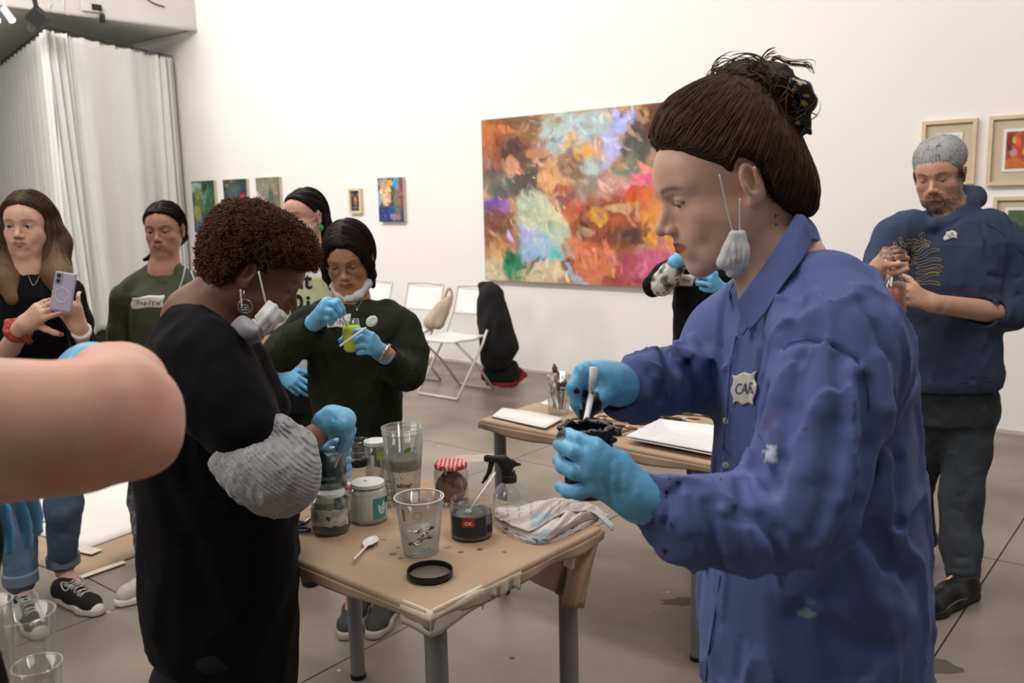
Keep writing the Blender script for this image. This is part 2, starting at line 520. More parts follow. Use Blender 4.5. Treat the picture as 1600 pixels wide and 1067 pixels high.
def vnoise(p):
    """value noise in [0,1], p (...,3)"""
    p = np.asarray(p, f32); i = np.floor(p).astype(np.int32); f = p - i; f = f * f * (3 - 2 * f); r = 0
    for dx in (0, 1):
        for dy in (0, 1):
            for dz in (0, 1):
                w = (f[..., 0] if dx else 1 - f[..., 0]) * (f[..., 1] if dy else 1 - f[..., 1]) * (f[..., 2] if dz else 1 - f[..., 2])
                r = r + w * _perm[(i[..., 0] + dx) & 63, (i[..., 1] + dy) & 63, (i[..., 2] + dz) & 63]
    return r


def fbm(p, o=4):
    p = np.asarray(p, f32); r = 0; a = 0.5; t = 0
    for _ in range(o): r = r + a * vnoise(p); t += a; p = p * 2.03 + 11.3; a *= 0.5
    return r / t


def spline(pts, n=24):
    """Catmull-Rom through points"""
    P = np.asarray(pts, float); P = np.concatenate([[2 * P[0] - P[1]], P, [2 * P[-1] - P[-2]]]); m = len(P) - 3
    t = np.linspace(0, m - 1e-6, n); i = t.astype(int); f = (t - i)[:, None]
    a, b, c, d = P[i], P[i + 1], P[i + 2], P[i + 3]
    return 0.5 * (2 * b + (c - a) * f + (2 * a - 5 * b + 4 * c - d) * f * f + (-a + 3 * b - 3 * c + d) * f ** 3)


def text_mesh(txt, size=1.0, shear=0.0, bold=0.0):
    cu = bpy.data.curves.new('t', 'FONT'); cu.body = txt; cu.size = size; cu.shear = shear; cu.offset = bold; cu.resolution_u = 3
    o = bpy.data.objects.new('t', cu); COL.objects.link(o)
    dg = bpy.context.evaluated_depsgraph_get(); me = o.evaluated_get(dg).to_mesh()
    me.calc_loop_triangles()
    V = np.array([v.co[:] for v in me.vertices]); T = np.array([t.vertices[:] for t in me.loop_triangles])
    o.evaluated_get(dg).to_mesh_clear(); bpy.data.objects.remove(o); bpy.data.curves.remove(cu)
    w = V[:, 0].max() - V[:, 0].min(); V[:, 0] -= V[:, 0].min()
    return V, T, w
# ================================================================== ROOM
M = {}
M['wall'] = mat('white_wall_paint', srgb(234, 230, 226), 0.85, var=0.015, vscale=1.2, bump=0.15, bscale=60)
M['floorc'] = mat('polished_concrete', srgb(120, 110, 99), 0.38, var=0.20, vscale=1.3, bump=0.25, bscale=14, hue2=srgb(150, 138, 124), spec=0.5)
M['mezz'] = mat('mezzanine_paint', srgb(200, 196, 190), 0.8, var=0.03, vscale=2)
M['under'] = mat('grey_underside', srgb(206, 208, 204), 0.8, var=0.04, vscale=2)
M['curtain'] = mat('white_curtain_cloth', srgb(204, 205, 202), 0.85, var=0.02, vscale=3, bump=0.1, bscale=300, sheen=0.1)
M['black'] = mat('black_plastic', srgb(22, 22, 24), 0.35, var=0.15, vscale=20)
M['matblack'] = mat('matt_black_plastic', srgb(20, 20, 21), 0.6, var=0.15, vscale=20)
M['whitep'] = mat('white_plastic', srgb(226, 226, 226), 0.35, var=0.02, vscale=10)
M['metal'] = mat('white_metal', srgb(205, 203, 198), 0.4, var=0.03, vscale=10)
M['kraft'] = mat('brown_kraft_paper', srgb(168, 142, 116), 0.75, var=0.07, vscale=5, bump=0.35, bscale=9, hue2=srgb(178, 151, 124), bdist=0.004)
M['greyleg'] = mat('grey_lacquered_steel', srgb(122, 122, 124), 0.45, var=0.05, vscale=12, bump=0.05)
M['tape'] = mat('masking_tape', srgb(205, 198, 176), 0.6, var=0.06, vscale=14, bump=0.4, bscale=40)
M['paper'] = mat('white_paper', srgb(226, 222, 214), 0.8, var=0.02, vscale=8)
M['print'] = mat('painted_canvas', (0.5, 0.5, 0.5), 0.6, var=0.05, vscale=60, attr=True, bump=0.25, bscale=120)
M['attr'] = mat('coloured_surface', (0.5, 0.5, 0.5), 0.55, var=0.04, vscale=20, attr=True)
M['ink'] = mat('dark_ink', srgb(52, 52, 60), 0.6)
M['glass'] = clear_mat('clear_glass', (0.95, 0.97, 0.96), 0.12, 0.04, 0.12)
M['clearp'] = clear_mat('clear_plastic', (0.95, 0.96, 0.95), 0.16, 0.1)
M['frame'] = mat('pale_wood_frame', srgb(212, 190, 158), 0.5, var=0.06, vscale=6, stretch=(1, 1, 6))
M['mat_board'] = mat('linen_mount', srgb(196, 180, 156), 0.85, var=0.04, vscale=200)
M['canvas_edge'] = mat('raw_canvas_edge', srgb(190, 180, 160), 0.8, var=0.05)

wdx = wd
# floor: concrete slabs with sawn joints
def wl(s, n, z=0.0): return W0 + wd * s + wn * n + np.array([0, 0, z - W0[2]])
fl = struct(G().add([wl(-5, -0.05, -0.03), wl(15, -0.05, -0.03), wl(15, 11, -0.03), wl(-5, 11, -0.03)], np.array([[0, 1, 2, 3]])).obj('floor', M['floorc'], loc=(0, 0, 0)))
def wcoord(p): q = p - W0; return q @ wd, q @ wn
sA = wcoord(onz(846, 701))[0]; sB = wcoord(onz(969, 803))[0]
js = sorted([sA + k * 2.55 for k in range(-4, 6)] + [sB]); jn = [-0.0, 2.2, 4.55, 6.9, 9.4]
cand = [x for x in js if -5 < x < 15]; ss = [-5] + [x for i, x in enumerate(cand) if i == 0 or x - cand[i - 1] > 0.6] + [15]
slab_mat = M['floorc']
for i in range(len(ss) - 1):
    for j in range(len(jn) - 1):
        g = 0.003
        a0, a1, b0, b1 = ss[i] + g, ss[i + 1] - g, jn[j] + g, jn[j + 1] - g
        P = [wl(a0, b0), wl(a1, b0), wl(a1, b1), wl(a0, b1)]; Q = [p - [0, 0, 0.028] for p in P]
        G().add(P + Q, np.array([[0, 1, 2, 3], [0, 4, 5, 1], [1, 5, 6, 2], [2, 6, 7, 3], [3, 7, 4, 0]])).obj('floor_slab', slab_mat, fl, smooth=False)
# paint drips and chips on the floor (thin splashes of dried paint)
g = G(); r = np.random.default_rng(5)
for k in range(170):
    s_, n_ = r.uniform(-3, 9), r.uniform(0.2, 6.5)
    c = wl(s_, n_, 0.0006); rr = r.uniform(0.004, 0.013) * (1.6 if r.random() < 0.1 else 1); m = 9
    a = np.arange(m) * 2 * math.pi / m; q = rr * r.uniform(0.45, 1.2, m)
    st = r.uniform(0.5, 1)
    V = np.stack([c[0] + q * np.cos(a), c[1] + q * st * np.sin(a), np.full(m, c[2])], -1)
    col = srgb(200, 198, 192) if r.random() < 0.8 else (srgb(150, 60, 50) if r.random() < 0.3 else srgb(70, 62, 54))
    g.add(np.concatenate([V, [c + [0, 0, 0.0006]]]), np.stack([np.arange(m), (np.arange(m) + 1) % m, np.full(m, m)], -1), col)
o = g.obj('paint_flecks', M['attr'], fl, colored=True); o['kind'] = 'stuff'
# worn hole in the floor near the right table leg, darker filler
for (px, py, w, h, col) in [(1062, 940, 0.075, 0.022, (84, 74, 62)), (740, 716, 0.17, 0.05, (172, 164, 152)), (1452, 1040, 0.12, 0.03, (80, 76, 66))]:
    c = onz(px, py); m = 16; a = np.arange(m) * 2 * math.pi / m; q = r.uniform(0.6, 1.1, m)
    V = np.stack([c[0] + w * q * np.cos(a), c[1] + h * 2 * q * np.sin(a), np.full(m, 0.0005)], -1)
    G().add(np.concatenate([V, [[c[0], c[1], 0.0012]]]), np.stack([np.arange(m), (np.arange(m) + 1) % m, np.full(m, m)], -1), srgb(*col)).obj('floor_patch', M['attr'], fl, colored=True)
def slabwall(name, a, b, z0, z1, th, nv):
    a = np.asarray(a, float); b = np.asarray(b, float); nv = np.asarray(nv, float) * th
    V = [[*a[:2], z0], [*b[:2], z0], [*b[:2], z1], [*a[:2], z1]]
    V = np.array(V, float); V2 = V - np.array([nv[0], nv[1], 0])
    return struct(G().add(np.concatenate([V, V2]), np.array([[0, 1, 2, 3], [7, 6, 5, 4], [0, 4, 5, 1], [1, 5, 6, 2], [2, 6, 7, 3], [3, 7, 4, 0]])).obj(name, M['wall'], smooth=False))
slabwall('wall_right', wl(-5, 0), wl(15, 0), -0.03, 5.6, 0.12, wn)
slabwall('wall_back', wl(15, -0.1), wl(15, 11), -0.03, 5.6, 0.12, -wd)
V = [wl(-5, -0.1, 5.6), wl(15, -0.1, 5.6), wl(15, 11, 5.6), wl(-5, 11, 5.6)]
struct(G().add(V + [v + [0, 0, 0.15] for v in V], np.array([[0, 3, 2, 1], [4, 5, 6, 7], [0, 1, 5, 4], [1, 2, 6, 5], [2, 3, 7, 6], [3, 0, 4, 7]])).obj('ceiling', M['wall'], smooth=False))
# thin strip coloured darker as the shadow joint where the wall meets the floor
struct(G().box((wl(5, 0.004) + [0, 0, 0.012]), (10, 0.006, 0.012), np.array([wd, wn, [0, 0, 1]]).T).obj('wall_foot_shadow', mat('wall_foot_shadow_tone', srgb(196, 186, 178), 0.8, var=0.1, vscale=6), smooth=False))
# mezzanine deck over the left end
q1 = onwall(308, 46); zM = q1[2]; q0 = onz(0, 6, zM); md = nrm(q0 - q1)
bk = wd
A_ = q1; B_ = q1 + md * 8
zt = zM + 0.62
V = [A_, B_, B_ + bk * 5, A_ + bk * 5]; V2 = [np.array([v[0], v[1], zt]) for v in V]
o = G().add(np.array(V + V2), np.array([[4, 5, 6, 7], [0, 1, 5, 4], [1, 2, 6, 5], [3, 0, 4, 7]])).obj('trim_1', M['mezz'], smooth=False); struct(o)
vd = nrm(np.cross(md, bk)); u = G().add(np.array([v + [0, 0, 0.01] for v in V]), np.array([[0, 3, 2, 1]])).obj('underside', M['under'], o, smooth=False)
e = G().tube([A_ - [0, 0, .015], A_ + bk * 2.2 - [0, 0, .015]], 0.022, 8).obj('edge_pipe', M['metal'], o)
e = G().tube([A_ - [0, 0, .01], B_ - [0, 0, .01]], 0.016, 6).obj('edge_strip', M['metal'], o)
# junction box and cables on the deck front
jb = thing('junction_box', 'small black box with loose cable on the white deck front', 'junction box', onz(150, 14, zM + 0.1) if False else (q1 + md * 1.9 + [0, 0, 0.2]))
def onface(px, py, off=0.03):  # point on deck front face
    nf = nrm(np.array([md[1], -md[0], 0])); nf = nf if nf @ (CAM - q1) > 0 else -nf
    d = ray(px, py); t = ((q1 + nf * off - CAM) @ nf) / (d @ nf); return CAM + d * t
nf = nrm(np.array([md[1], -md[0], 0])); nf = nf if nf @ (CAM - q1) > 0 else -nf
Rf = np.array([md, nf, [0, 0, 1]]).T
bpy.data.objects.remove(jb)
jb = thing('junction_box', 'small black box with loose cable on the white deck front', 'junction box', onface(150, 13))
G().box(onface(150, 12), (0.05, 0.03, 0.03), Rf).obj('box_body', M['matblack'], jb, smooth=False)
G().box(onface(141, 11), (0.09, 0.015, 0.045), Rf).obj('back_plate', M['mezz'], jb, smooth=False)
G().tube(spline([onface(153, 14), onface(157, 20), onface(161, 22), onface(161, 27)], 12), 0.006, 6).obj('cable', M['matblack'], jb)
G().box(onface(160, 29), (0.022, 0.02, 0.04), Rf).obj('plug', M['matblack'], jb, smooth=False)
tag(G().tube(spline([onface(78, -2), onface(80, 6), onface(76, 12), onface(84, 20)], 16), 0.006, 6).tube(spline([onface(100, -4), onface(99, 10), onface(101, 20), onface(108, 24)], 16), 0.005, 6).obj('loose_cable', M['mezz']), 'thin pale cables hanging down the left part of the white deck front', 'cable')
tag(G().tube(spline([onface(228, -3, 0.02), onface(240, 5, 0.02), onface(257, 11, 0.02)], 10), 0.008, 6).obj('wall_cable', M['matblack']), 'short dark cable slanting down at the right of the deck front', 'cable')
# curtains on a sagging wire
zC = 3.45
cR = onwall(268, 88, 0.05); zC = cR[2]; cM = onz(72, 42, zC); cL = onz(0, 98, zC); cL2 = cM + (cL - cM) * 2.2
def curtain(name, a, b, label, bunch, seed, amp=1.0):
    t = thing(name, label, 'curtain', (*((a + b) / 2)[:2], 0.14))
    d = nrm(b - a); Lc = np.linalg.norm(b - a); nn = np.array([-d[1], d[0], 0]); nn = nn if nn @ (CAM - a) > 0 else -nn
    n = 560; m = 44; u = np.linspace(0, 1, n); v = np.linspace(0, 1, m)
    U, Vv = np.meshgrid(u, v); X = U * Lc
    rr = np.random.default_rng(seed)
    dis = np.zeros_like(U); lat = np.zeros_like(U)
    for k in range(9):
        wlm = rr.uniform(0.22, 0.7); ph = rr.uniform(0, 6.3); dis += rr.uniform(0.3, 1) * 0.014 * np.sin(X * 6.283 / wlm + ph + 0.5 * np.sin(Vv * 3 + ph))
    dis *= (0.35 + 0.75 * Vv) * amp
    for (c, w, amp, wv, drift) in bunch:
        cc = c + drift * Vv; dis += amp * np.exp(-((X - cc) / w) ** 2) * np.sin((X - cc) * 6.283 / wv)
    # tension scallops below the hooks
    hook = (np.abs(np.sin(X / 0.24 * math.pi)) - 0.6) * 0.03 * np.exp(-Vv * 14)
    z = zC - 0.035 - hook * 0.6 - Vv * (zC - 0.25) - 0.012 * np.sin(X * 9) * Vv
    P = a + d * X[..., None] + nn * dis[..., None]; P[..., 2] = z
    G().grid(P, 0.004).obj('curtain_cloth', M['curtain'], t)
    G().tube([a, (a + b) / 2 - [0, 0, 0.01], b], 0.006, 6).obj('wire', M['matblack'], t)
    g = G()
    for k in np.arange(0.04, Lc, 0.24):
        p = a + d * k; h = G().tube([p + [0, 0, 0.012], p + nn * 0.012 - [0, 0, 0.02], p - [0, 0, 0.055]], 0.006, 5).obj('curtain_hook', M['matblack'], t)
curtain('curtain', cM, cR, 'white curtain from the near corner to the big wall behind the olive sweatshirt', [(0.12, 0.16, 0.06, 0.085, 0.12), (np.linalg.norm(cR - cM) - 0.13, 0.12, 0.055, 0.09, -0.02)], 4)
curtain('curtain', cM, cL2, 'white curtain at the far left edge behind the woman with the phone', [(0.1, 0.14, 0.04, 0.1, 0.0)], 9, .45)
# ceiling lamps upper left
pl = onz(60, 28, zC + 0.02)
t = thing('projector_lamp', 'black box lamp hanging at the curtain corner', 'lamp', pl)
Rk = np.array(Matrix.Rotation(0.4, 3, 'Z') @ Matrix.Rotation(0.75, 3, 'Y') @ Matrix.Rotation(0.3, 3, 'X'))
G().box(pl, (0.075, 0.09, 0.07), Rk).obj('lamp_housing', M['matblack'], t, smooth=False)
G().tube([pl + [0, 0, 0.04], pl + [-0.02, 0, 0.16], pl + [-0.02, 0, zM - pl[2]]], 0.022, 8).obj('bracket', M['matblack'], t)
G().box(pl + np.array([-0.06, -0.03, -0.09]), (0.03, 0.01, 0.035), Rk).obj('lamp_lens', M['glass'], t, smooth=False)
lit = mat('lit_lamp_face', (1, 1, 1), emit=6)
for (p0, p1, lab) in [((6, 14), (17, 29), 'white tube spotlight beside the black box lamp'), ((-12, 26), (1, 36), 'white tube spotlight cut by the left edge of the frame')]:
    a = onz(*p0, zC + 0.15); b = a + (onz(*p1, zC + 0.05) - a); dd = nrm(b - a); L_ = 0.16
    t = thing('spotlight', lab, 'spotlight', a)
    g = G().tube([a, a + dd * L_], 0.034, 16); g.obj('lamp_housing', M['whitep'], t, smooth='auto')
    G().tube([a + dd * L_ * 0.97, a + dd * (L_ + 0.004)], 0.030, 16).obj('lamp_face', lit, t, smooth='auto')
    G().tube([a + dd * 0.03, a + dd * 0.02 + [0, 0, 0.1], [a[0], a[1], zM]], 0.009, 6).obj('stem', M['whitep'], t)


# ------------------------------------------------------------------ pictures on the wall
def paint(fn, m, n, asp):
    v, u = np.meshgrid(np.linspace(0, 1, m), np.linspace(0, 1, n), indexing='ij'); return fn(u, v).reshape(-1, 3)


def blobs(u, v, asp, base, bl, warp=0.10, seed=0, stroke=0.5):
    P = np.stack([u * asp * 3.1 + seed * 3, v * 3.1, np.full_like(u, seed * 1.7)], -1)
    wu = (fbm(P, 5) - 0.5) * warp * 2; wv = (fbm(P + 7.7, 5) - 0.5) * warp * 2
    P2 = P * 4; wu += (fbm(P2, 4) - 0.5) * warp * 0.8; wv += (fbm(P2 + 3, 4) - 0.5) * warp * 0.8
    uu = (u * asp + wu); vv = v + wv
    C = np.broadcast_to(np.asarray(srgb(*base)), u.shape + (3,)).copy()
    for i, (bu, bv, ru, rv, ang, col, op) in enumerate(bl):
        ca, sa = math.cos(math.radians(ang)), math.sin(math.radians(ang))
        dx, dy = uu - bu * asp, vv - bv
        x = (dx * ca + dy * sa) / (ru * asp); y = (-dx * sa + dy * ca) / rv
        st = fbm(np.stack([(dx * ca + dy * sa) * 7, (-dx * sa + dy * ca) * 42, np.full_like(u, i * 2.3)], -1), 3) - 0.5
        d = x * x + y * y + st * stroke * 1.6
        w = op / (1 + np.exp(np.clip((d - 1) * 8, -30, 30))); C = C * (1 - w[..., None]) + np.asarray(srgb(*col)) * w[..., None]
    r = np.random.default_rng(seed + 70); hh, ww = u.shape; C = C.copy(); ns = int(520 * min(1.6, asp)) if hh > 100 else 90; X = u * asp
    for k in range(ns):
        cu, cv = r.uniform(0, 1), r.uniform(0, 1); L_ = r.uniform(.012, .055) * (1.3 if k < ns * .5 else .7); wd_ = L_ * r.uniform(.16, .5)
        an = 3.0 * fbm(np.array([cu * asp * 2.2, cv * 2.2, seed + .5]), 2) * 2 - 2.2 + r.normal() * .5; ca, sa = math.cos(an), math.sin(an)
        i0, i1 = max(0, int((cv - L_) * hh)), min(hh, int((cv + L_) * hh) + 1); j0, j1 = max(0, int((cu - L_ / asp) * ww)), min(ww, int((cu + L_ / asp) * ww) + 1)
        if i1 - i0 < 2 or j1 - j0 < 2: continue
        dx, dy = X[i0:i1, j0:j1] - cu * asp, v[i0:i1, j0:j1] - cv; x = (dx * ca + dy * sa) / L_; y = (-dx * sa + dy * ca + .3 * L_ * x * x) / wd_
        jj = lambda a, n_: int(np.clip(a + r.normal() * .035, 0, .999) * n_)
        cc = C[jj(cv, hh), jj(cu, ww)] * r.uniform(.62, 1.5) + r.normal(size=3) * .025 + (.12 if r.random() < .12 else 0)
        w = .85 * np.clip(1.35 - (x * x + y * y) * 1.3, 0, 1) ** .6 * r.uniform(.5, 1); C[i0:i1, j0:j1] = C[i0:i1, j0:j1] * (1 - w[..., None]) + cc * w[..., None]
    st = fbm(np.stack([u * asp * 30 + wv * 60, v * 30 + wu * 60, np.zeros_like(u)], -1), 3)
    return np.clip(C * (0.72 + 0.56 * st[..., None]), 0, 1)


def picture(pxq, label, fn, depth=0.035, n=200, m=140, name='painting', frame=None, mount=0.0, group=None):
    """pxq = pixel corners (tl, tr, br, bl) of the picture face on the wall; made rectangular in the wall plane"""
    P = [onwall(*q, depth) for q in pxq]
    s = [wcoord(p)[0] for p in P]; z = [p[2] for p in P]
    s0 = (s[0] + s[3]) / 2; s1 = (s[1] + s[2]) / 2; z1 = (z[0] + z[1]) / 2; z0 = (z[2] + z[3]) / 2
    t = thing(name, label, 'picture' if frame else 'painting', wl((s0 + s1) / 2, 0.0, z0), group)
    def W(s_, n_, z_): return wl(s_, n_, z_)
    dirs = -1.0; w = abs(s1 - s0); h = z1 - z0; sg = 1 if s1 > s0 else -1
    ax = np.array([wd * sg, wn, [0, 0, 1]]).T
    mid = wl((s0 + s1) / 2, depth / 2, (z0 + z1) / 2)
    f = frame or 0.0
    if frame:
        for (cx, cz, hx, hz) in ((0, h / 2 - f / 2, w / 2, f / 2), (0, -h / 2 + f / 2, w / 2, f / 2), (-w / 2 + f / 2, 0, f / 2, h / 2 - f), (w / 2 - f / 2, 0, f / 2, h / 2 - f)):
            G().box(mid + wd * sg * cx + [0, 0, cz], (hx, depth / 2, hz), ax).obj('frame_bar', M['frame'], t, smooth=False)
        G().box(mid - wn * depth * 0.25, (w / 2 - f, depth * 0.25, h / 2 - f), ax).obj('mount_board', M['mat_board'], t, smooth=False)
    else:
        G().box(mid - wn * 0.001, (w / 2, depth / 2 - 0.001, h / 2), ax).obj('canvas', M['canvas_edge'], t, smooth=False)
    ia = f + mount
    uu = np.linspace(ia, w - ia, n); vv = np.linspace(ia, h - ia, m)
    off = depth * (0.5 if frame else 1.0) + 0.003
    if mount > 0:
        e = 0.012 + mount * 0.08
        G().box(wl((s0 + s1) / 2, depth * 0.5 + .003, (z0 + z1) / 2), (w / 2 - ia + e, 0.002, h / 2 - ia + e), ax).obj('paper_sheet', M['paper'], t, smooth=False)
        off = depth * 0.5 + 0.006
    Pg = W0 + (s0 + sg * uu[None, :, None]) * wd + off * wn + np.array([0, 0, 1.0]) * (z1 - vv[:, None, None])
    Pg = Pg - np.array([0, 0, W0[2]])
    U, Vv = np.meshgrid(np.linspace(0, 1, n), np.linspace(0, 1, m))
    G().grid(Pg, 0, col=fn(U, Vv, (w - 2 * ia) / (h - 2 * ia)).reshape(-1, 3)).obj('painted_image', M['print'], t, colored=True)
    return t


BIG = [(0.08, 0.12, .13, .16, 20, (176, 92, 38), .9), (0.2, 0.03, .16, .06, 0, (96, 62, 34), .8), (0.05, .28, .1, .1, -30, (150, 84, 50), .9), (0.12, .2, .07, .08, 40, (120, 66, 40), .7), (.15, .08, .05, .03, 10, (216, 130, 60), .7),
       (0.2, .22, .08, .14, 60, (74, 46, 40), .9), (.3, .12, .09, .07, 20, (150, 86, 50), .8), (.24, .42, .07, .2, 70, (48, 48, 58), .85), (0.1, .42, .06, .13, -60, (76, 92, 84), .8), (.15, .3, .04, .07, 30, (214, 152, 120), .7),
       (.07, .55, .05, .06, 20, (98, 60, 160), .9), (.11, .58, .03, .05, 30, (140, 90, 190), .6), (.34, .18, .1, .05, -20, (190, 130, 90), .9), (.36, .3, .06, .06, 0, (70, 40, 50), .8), (.33, .36, .03, .04, 10, (44, 50, 70), .7),
       (.45, .12, .12, .12, 10, (164, 186, 190), .9), (.5, .2, .08, .14, 50, (176, 192, 190), .8), (.42, .05, .04, .03, 10, (150, 170, 120), .7), (.62, .1, .14, .08, -10, (170, 190, 196), .9), (.56, .24, .04, .03, -40, (232, 160, 40), .95), (.51, .2, .02, .05, 20, (200, 150, 90), .6),
       (.67, .24, .04, .11, 25, (170, 176, 232), .95), (.74, .08, .03, .1, 60, (160, 170, 236), .9), (.58, .36, .06, .08, 40, (170, 200, 200), .9), (.82, .2, .08, .18, 30, (60, 74, 62), .9), (.9, .1, .1, .12, 0, (90, 52, 34), .95), (.78, .34, .05, .08, 20, (130, 130, 112), .8),
       (.44, .36, .12, .10, 10, (206, 160, 112), .95), (.38, .42, .08, .07, 20, (216, 160, 108), .9), (.5, .32, .06, .08, 60, (120, 92, 78), .8), (.46, .47, .06, .04, 0, (180, 90, 66), .8), (.44, .52, .08, .03, -25, (130, 60, 90), .9), (.58, .44, .06, .12, 70, (150, 120, 110), .8),
       (.3, .56, .06, .08, 0, (222, 190, 120), .8), (.27, .6, .08, .12, 50, (176, 196, 176), .9), (.36, .68, .13, .13, 20, (184, 196, 168), .95), (.4, .58, .08, .07, 20, (206, 200, 160), .8), (.3, .8, .12, .1, 10, (150, 180, 206), .9), (.24, .72, .03, .09, -30, (168, 176, 230), .9), (.42, .84, .05, .05, 0, (116, 196, 196), .98), (.25, .84, .07, .06, 0, (140, 176, 214), .7),
       (.08, .7, .09, .14, 0, (110, 66, 44), .9), (.16, .76, .07, .07, 30, (160, 104, 66), .8), (.08, .84, .06, .08, 0, (214, 160, 104), .8), (.06, .95, .08, .08, 0, (206, 190, 160), .9), (.17, .92, .075, .085, 40, (26, 130, 88), .98), (.15, .86, .03, .05, 0, (24, 90, 62), .9), (.25, .97, .06, .03, 0, (196, 184, 150), .8), (.36, .95, .12, .06, -20, (206, 190, 156), .95), (.31, .9, .05, .015, -35, (90, 70, 50), .7),
       (.84, .44, .1, .08, -20, (216, 110, 130), .9), (.76, .48, .06, .04, -10, (222, 40, 66), .95), (.86, .4, .06, .03, -20, (232, 90, 140), .8), (.7, .44, .07, .07, 0, (196, 150, 140), .8), (.53, .57, .03, .05, 45, (232, 50, 80), .98), (.5, .6, .08, .06, 60, (176, 80, 56), .9),
       (.66, .68, .17, .18, 0, (150, 72, 40), .97), (.78, .6, .09, .12, 0, (160, 78, 44), .9), (.64, .6, .05, .04, 30, (214, 160, 50), .9), (.75, .57, .08, .03, 0, (204, 160, 120), .9), (.86, .5, .1, .05, -10, (206, 96, 46), .9), (.7, .75, .1, .07, -10, (104, 62, 44), .8), (.8, .72, .05, .05, 0, (60, 48, 44), .8), (.55, .68, .02, .14, 15, (70, 44, 50), .8),
       (.92, .68, .09, .16, 0, (218, 140, 60), .95), (.9, .8, .06, .08, 0, (206, 150, 70), .8), (.56, .84, .1, .12, 0, (196, 104, 60), .95), (.5, .78, .05, .08, 60, (206, 130, 90), .8), (.66, .88, .12, .09, 0, (206, 120, 84), .9), (.48, .9, .03, .05, 0, (90, 40, 44), .8), (.56, .95, .05, .02, 20, (160, 190, 210), .8), (.5, .93, .05, .02, 40, (150, 180, 206), .8), (.86, .88, .12, .09, -10, (196, 90, 130), .95), (.76, .9, .05, .09, 10, (160, 70, 80), .9), (.8, .97, .1, .04, 0, (170, 84, 84), .8), (.7, .96, .05, .04, 0, (150, 60, 56), .8), (.99, .5, .05, .2, 0, (200, 120, 60), .8)]
# the right end of the big canvas is hidden by the woman's head
picture([(752, 188), (1062, 157), (1062, 452), (759, 437)], 'large multicoloured abstract oil painting hanging on the white wall', lambda u, v, a: blobs(u, v, a, (180, 140, 110), BIG, 0.07, 1), 0.05, 420, 300)
G1 = [(.2, .12, .3, .12, 0, (150, 200, 190), .9), (.7, .1, .3, .1, 0, (30, 40, 36), .9), (.3, .3, .2, .2, 0, (120, 130, 50), .9), (.55, .35, .12, .3, 30, (90, 150, 140), .9), (.8, .4, .2, .3, 0, (40, 90, 56), .9), (.4, .55, .2, .2, 30, (60, 110, 60), .9), (.2, .7, .2, .2, 0, (160, 160, 90), .8), (.6, .75, .3, .1, 40, (50, 80, 110), .9), (.8, .85, .2, .1, 0, (120, 160, 60), .8), (.3, .9, .3, .1, 0, (60, 90, 140), .8), (.35, .5, .08, .1, 0, (130, 50, 60), .8)]
G2 = [(.3, .15, .4, .15, 0, (60, 70, 50), .9), (.5, .3, .35, .2, 0, (60, 90, 90), .9), (.8, .5, .2, .3, 0, (50, 40, 56), .9), (.8, .42, .12, .12, 70, (210, 40, 30), .95), (.15, .6, .15, .25, 60, (190, 40, 36), .95), (.5, .65, .2, .3, 80, (180, 40, 36), .9), (.4, .5, .1, .1, 0, (40, 60, 70), .9), (.6, .85, .3, .1, 0, (40, 44, 60), .9)]
G3 = [(.3, .2, .4, .2, 0, (130, 130, 110), .9), (.6, .3, .1, .4, 20, (40, 90, 70), .9), (.8, .2, .1, .3, -20, (150, 130, 110), .9), (.3, .5, .1, .3, -40, (190, 180, 170), .8), (.5, .6, .3, .2, 0, (60, 80, 60), .9), (.8, .6, .1, .3, 30, (120, 60, 60), .7), (.15, .6, .15, .2, 0, (50, 60, 50), .9), (.2, .8, .3, .2, 0, (170, 120, 110), .8)]
picture([(299, 284), (335, 281), (338, 362), (305, 364)], 'small green and blue abstract canvas, leftmost on the wall', lambda u, v, a: blobs(u, v, a, (60, 80, 60), G1, 0.12, 2), 0.04, 70, 130)
picture([(349, 281), (386, 279), (388, 360), (353, 362)], 'small dark canvas with red flames, second from the curtain', lambda u, v, a: blobs(u, v, a, (40, 50, 60), G2, 0.1, 3), 0.04, 70, 130)
picture([(400, 278), (437, 276), (439, 357), (404, 359)], 'small mottled green and beige canvas behind the dark curly hair', lambda u, v, a: blobs(u, v, a, (110, 110, 90), G3, 0.14, 4), 0.04, 70, 130)
PF = [(.3, .3, .22, .28, 0, (222, 196, 150), .95), (.36, .18, .2, .1, 0, (190, 130, 120), .9), (.5, .12, .12, .07, 0, (240, 180, 20), .95), (.42, .3, .08, .14, 10, (236, 200, 60), .95), (.33, .48, .18, .16, 0, (216, 180, 150), .95), (.25, .33, .05, .02, 0, (50, 60, 110), .9), (.52, .34, .07, .02, 0, (60, 50, 90), .9), (.4, .58, .06, .02, 0, (150, 50, 60), .9), (.39, .66, .07, .02, 0, (140, 70, 70), .8), (.43, .42, .02, .1, 5, (160, 100, 90), .8), (.25, .85, .4, .18, 0, (30, 50, 120), .95), (.55, .8, .2, .15, 20, (40, 80, 140), .9), (.15, .1, .15, .08, 0, (170, 150, 150), .8), (.75, .12, .15, .16, 0, (60, 150, 190), .95), (.9, .35, .08, .4, 0, (150, 70, 66), .9), (.75, .5, .13, .25, 0, (130, 110, 90), .9), (.8, .75, .1, .1, 0, (90, 110, 90), .8), (.06, .45, .06, .2, 0, (120, 170, 190), .9), (.7, .9, .2, .08, 0, (180, 140, 130), .6)]
picture([(589, 279), (629, 276), (631, 346), (594, 347)], 'small canvas with a yellow and blue painted face, left of the big painting', lambda u, v, a: blobs(u, v, a, (60, 60, 90), PF, 0.02, 5, 0.2), 0.04, 110, 160)
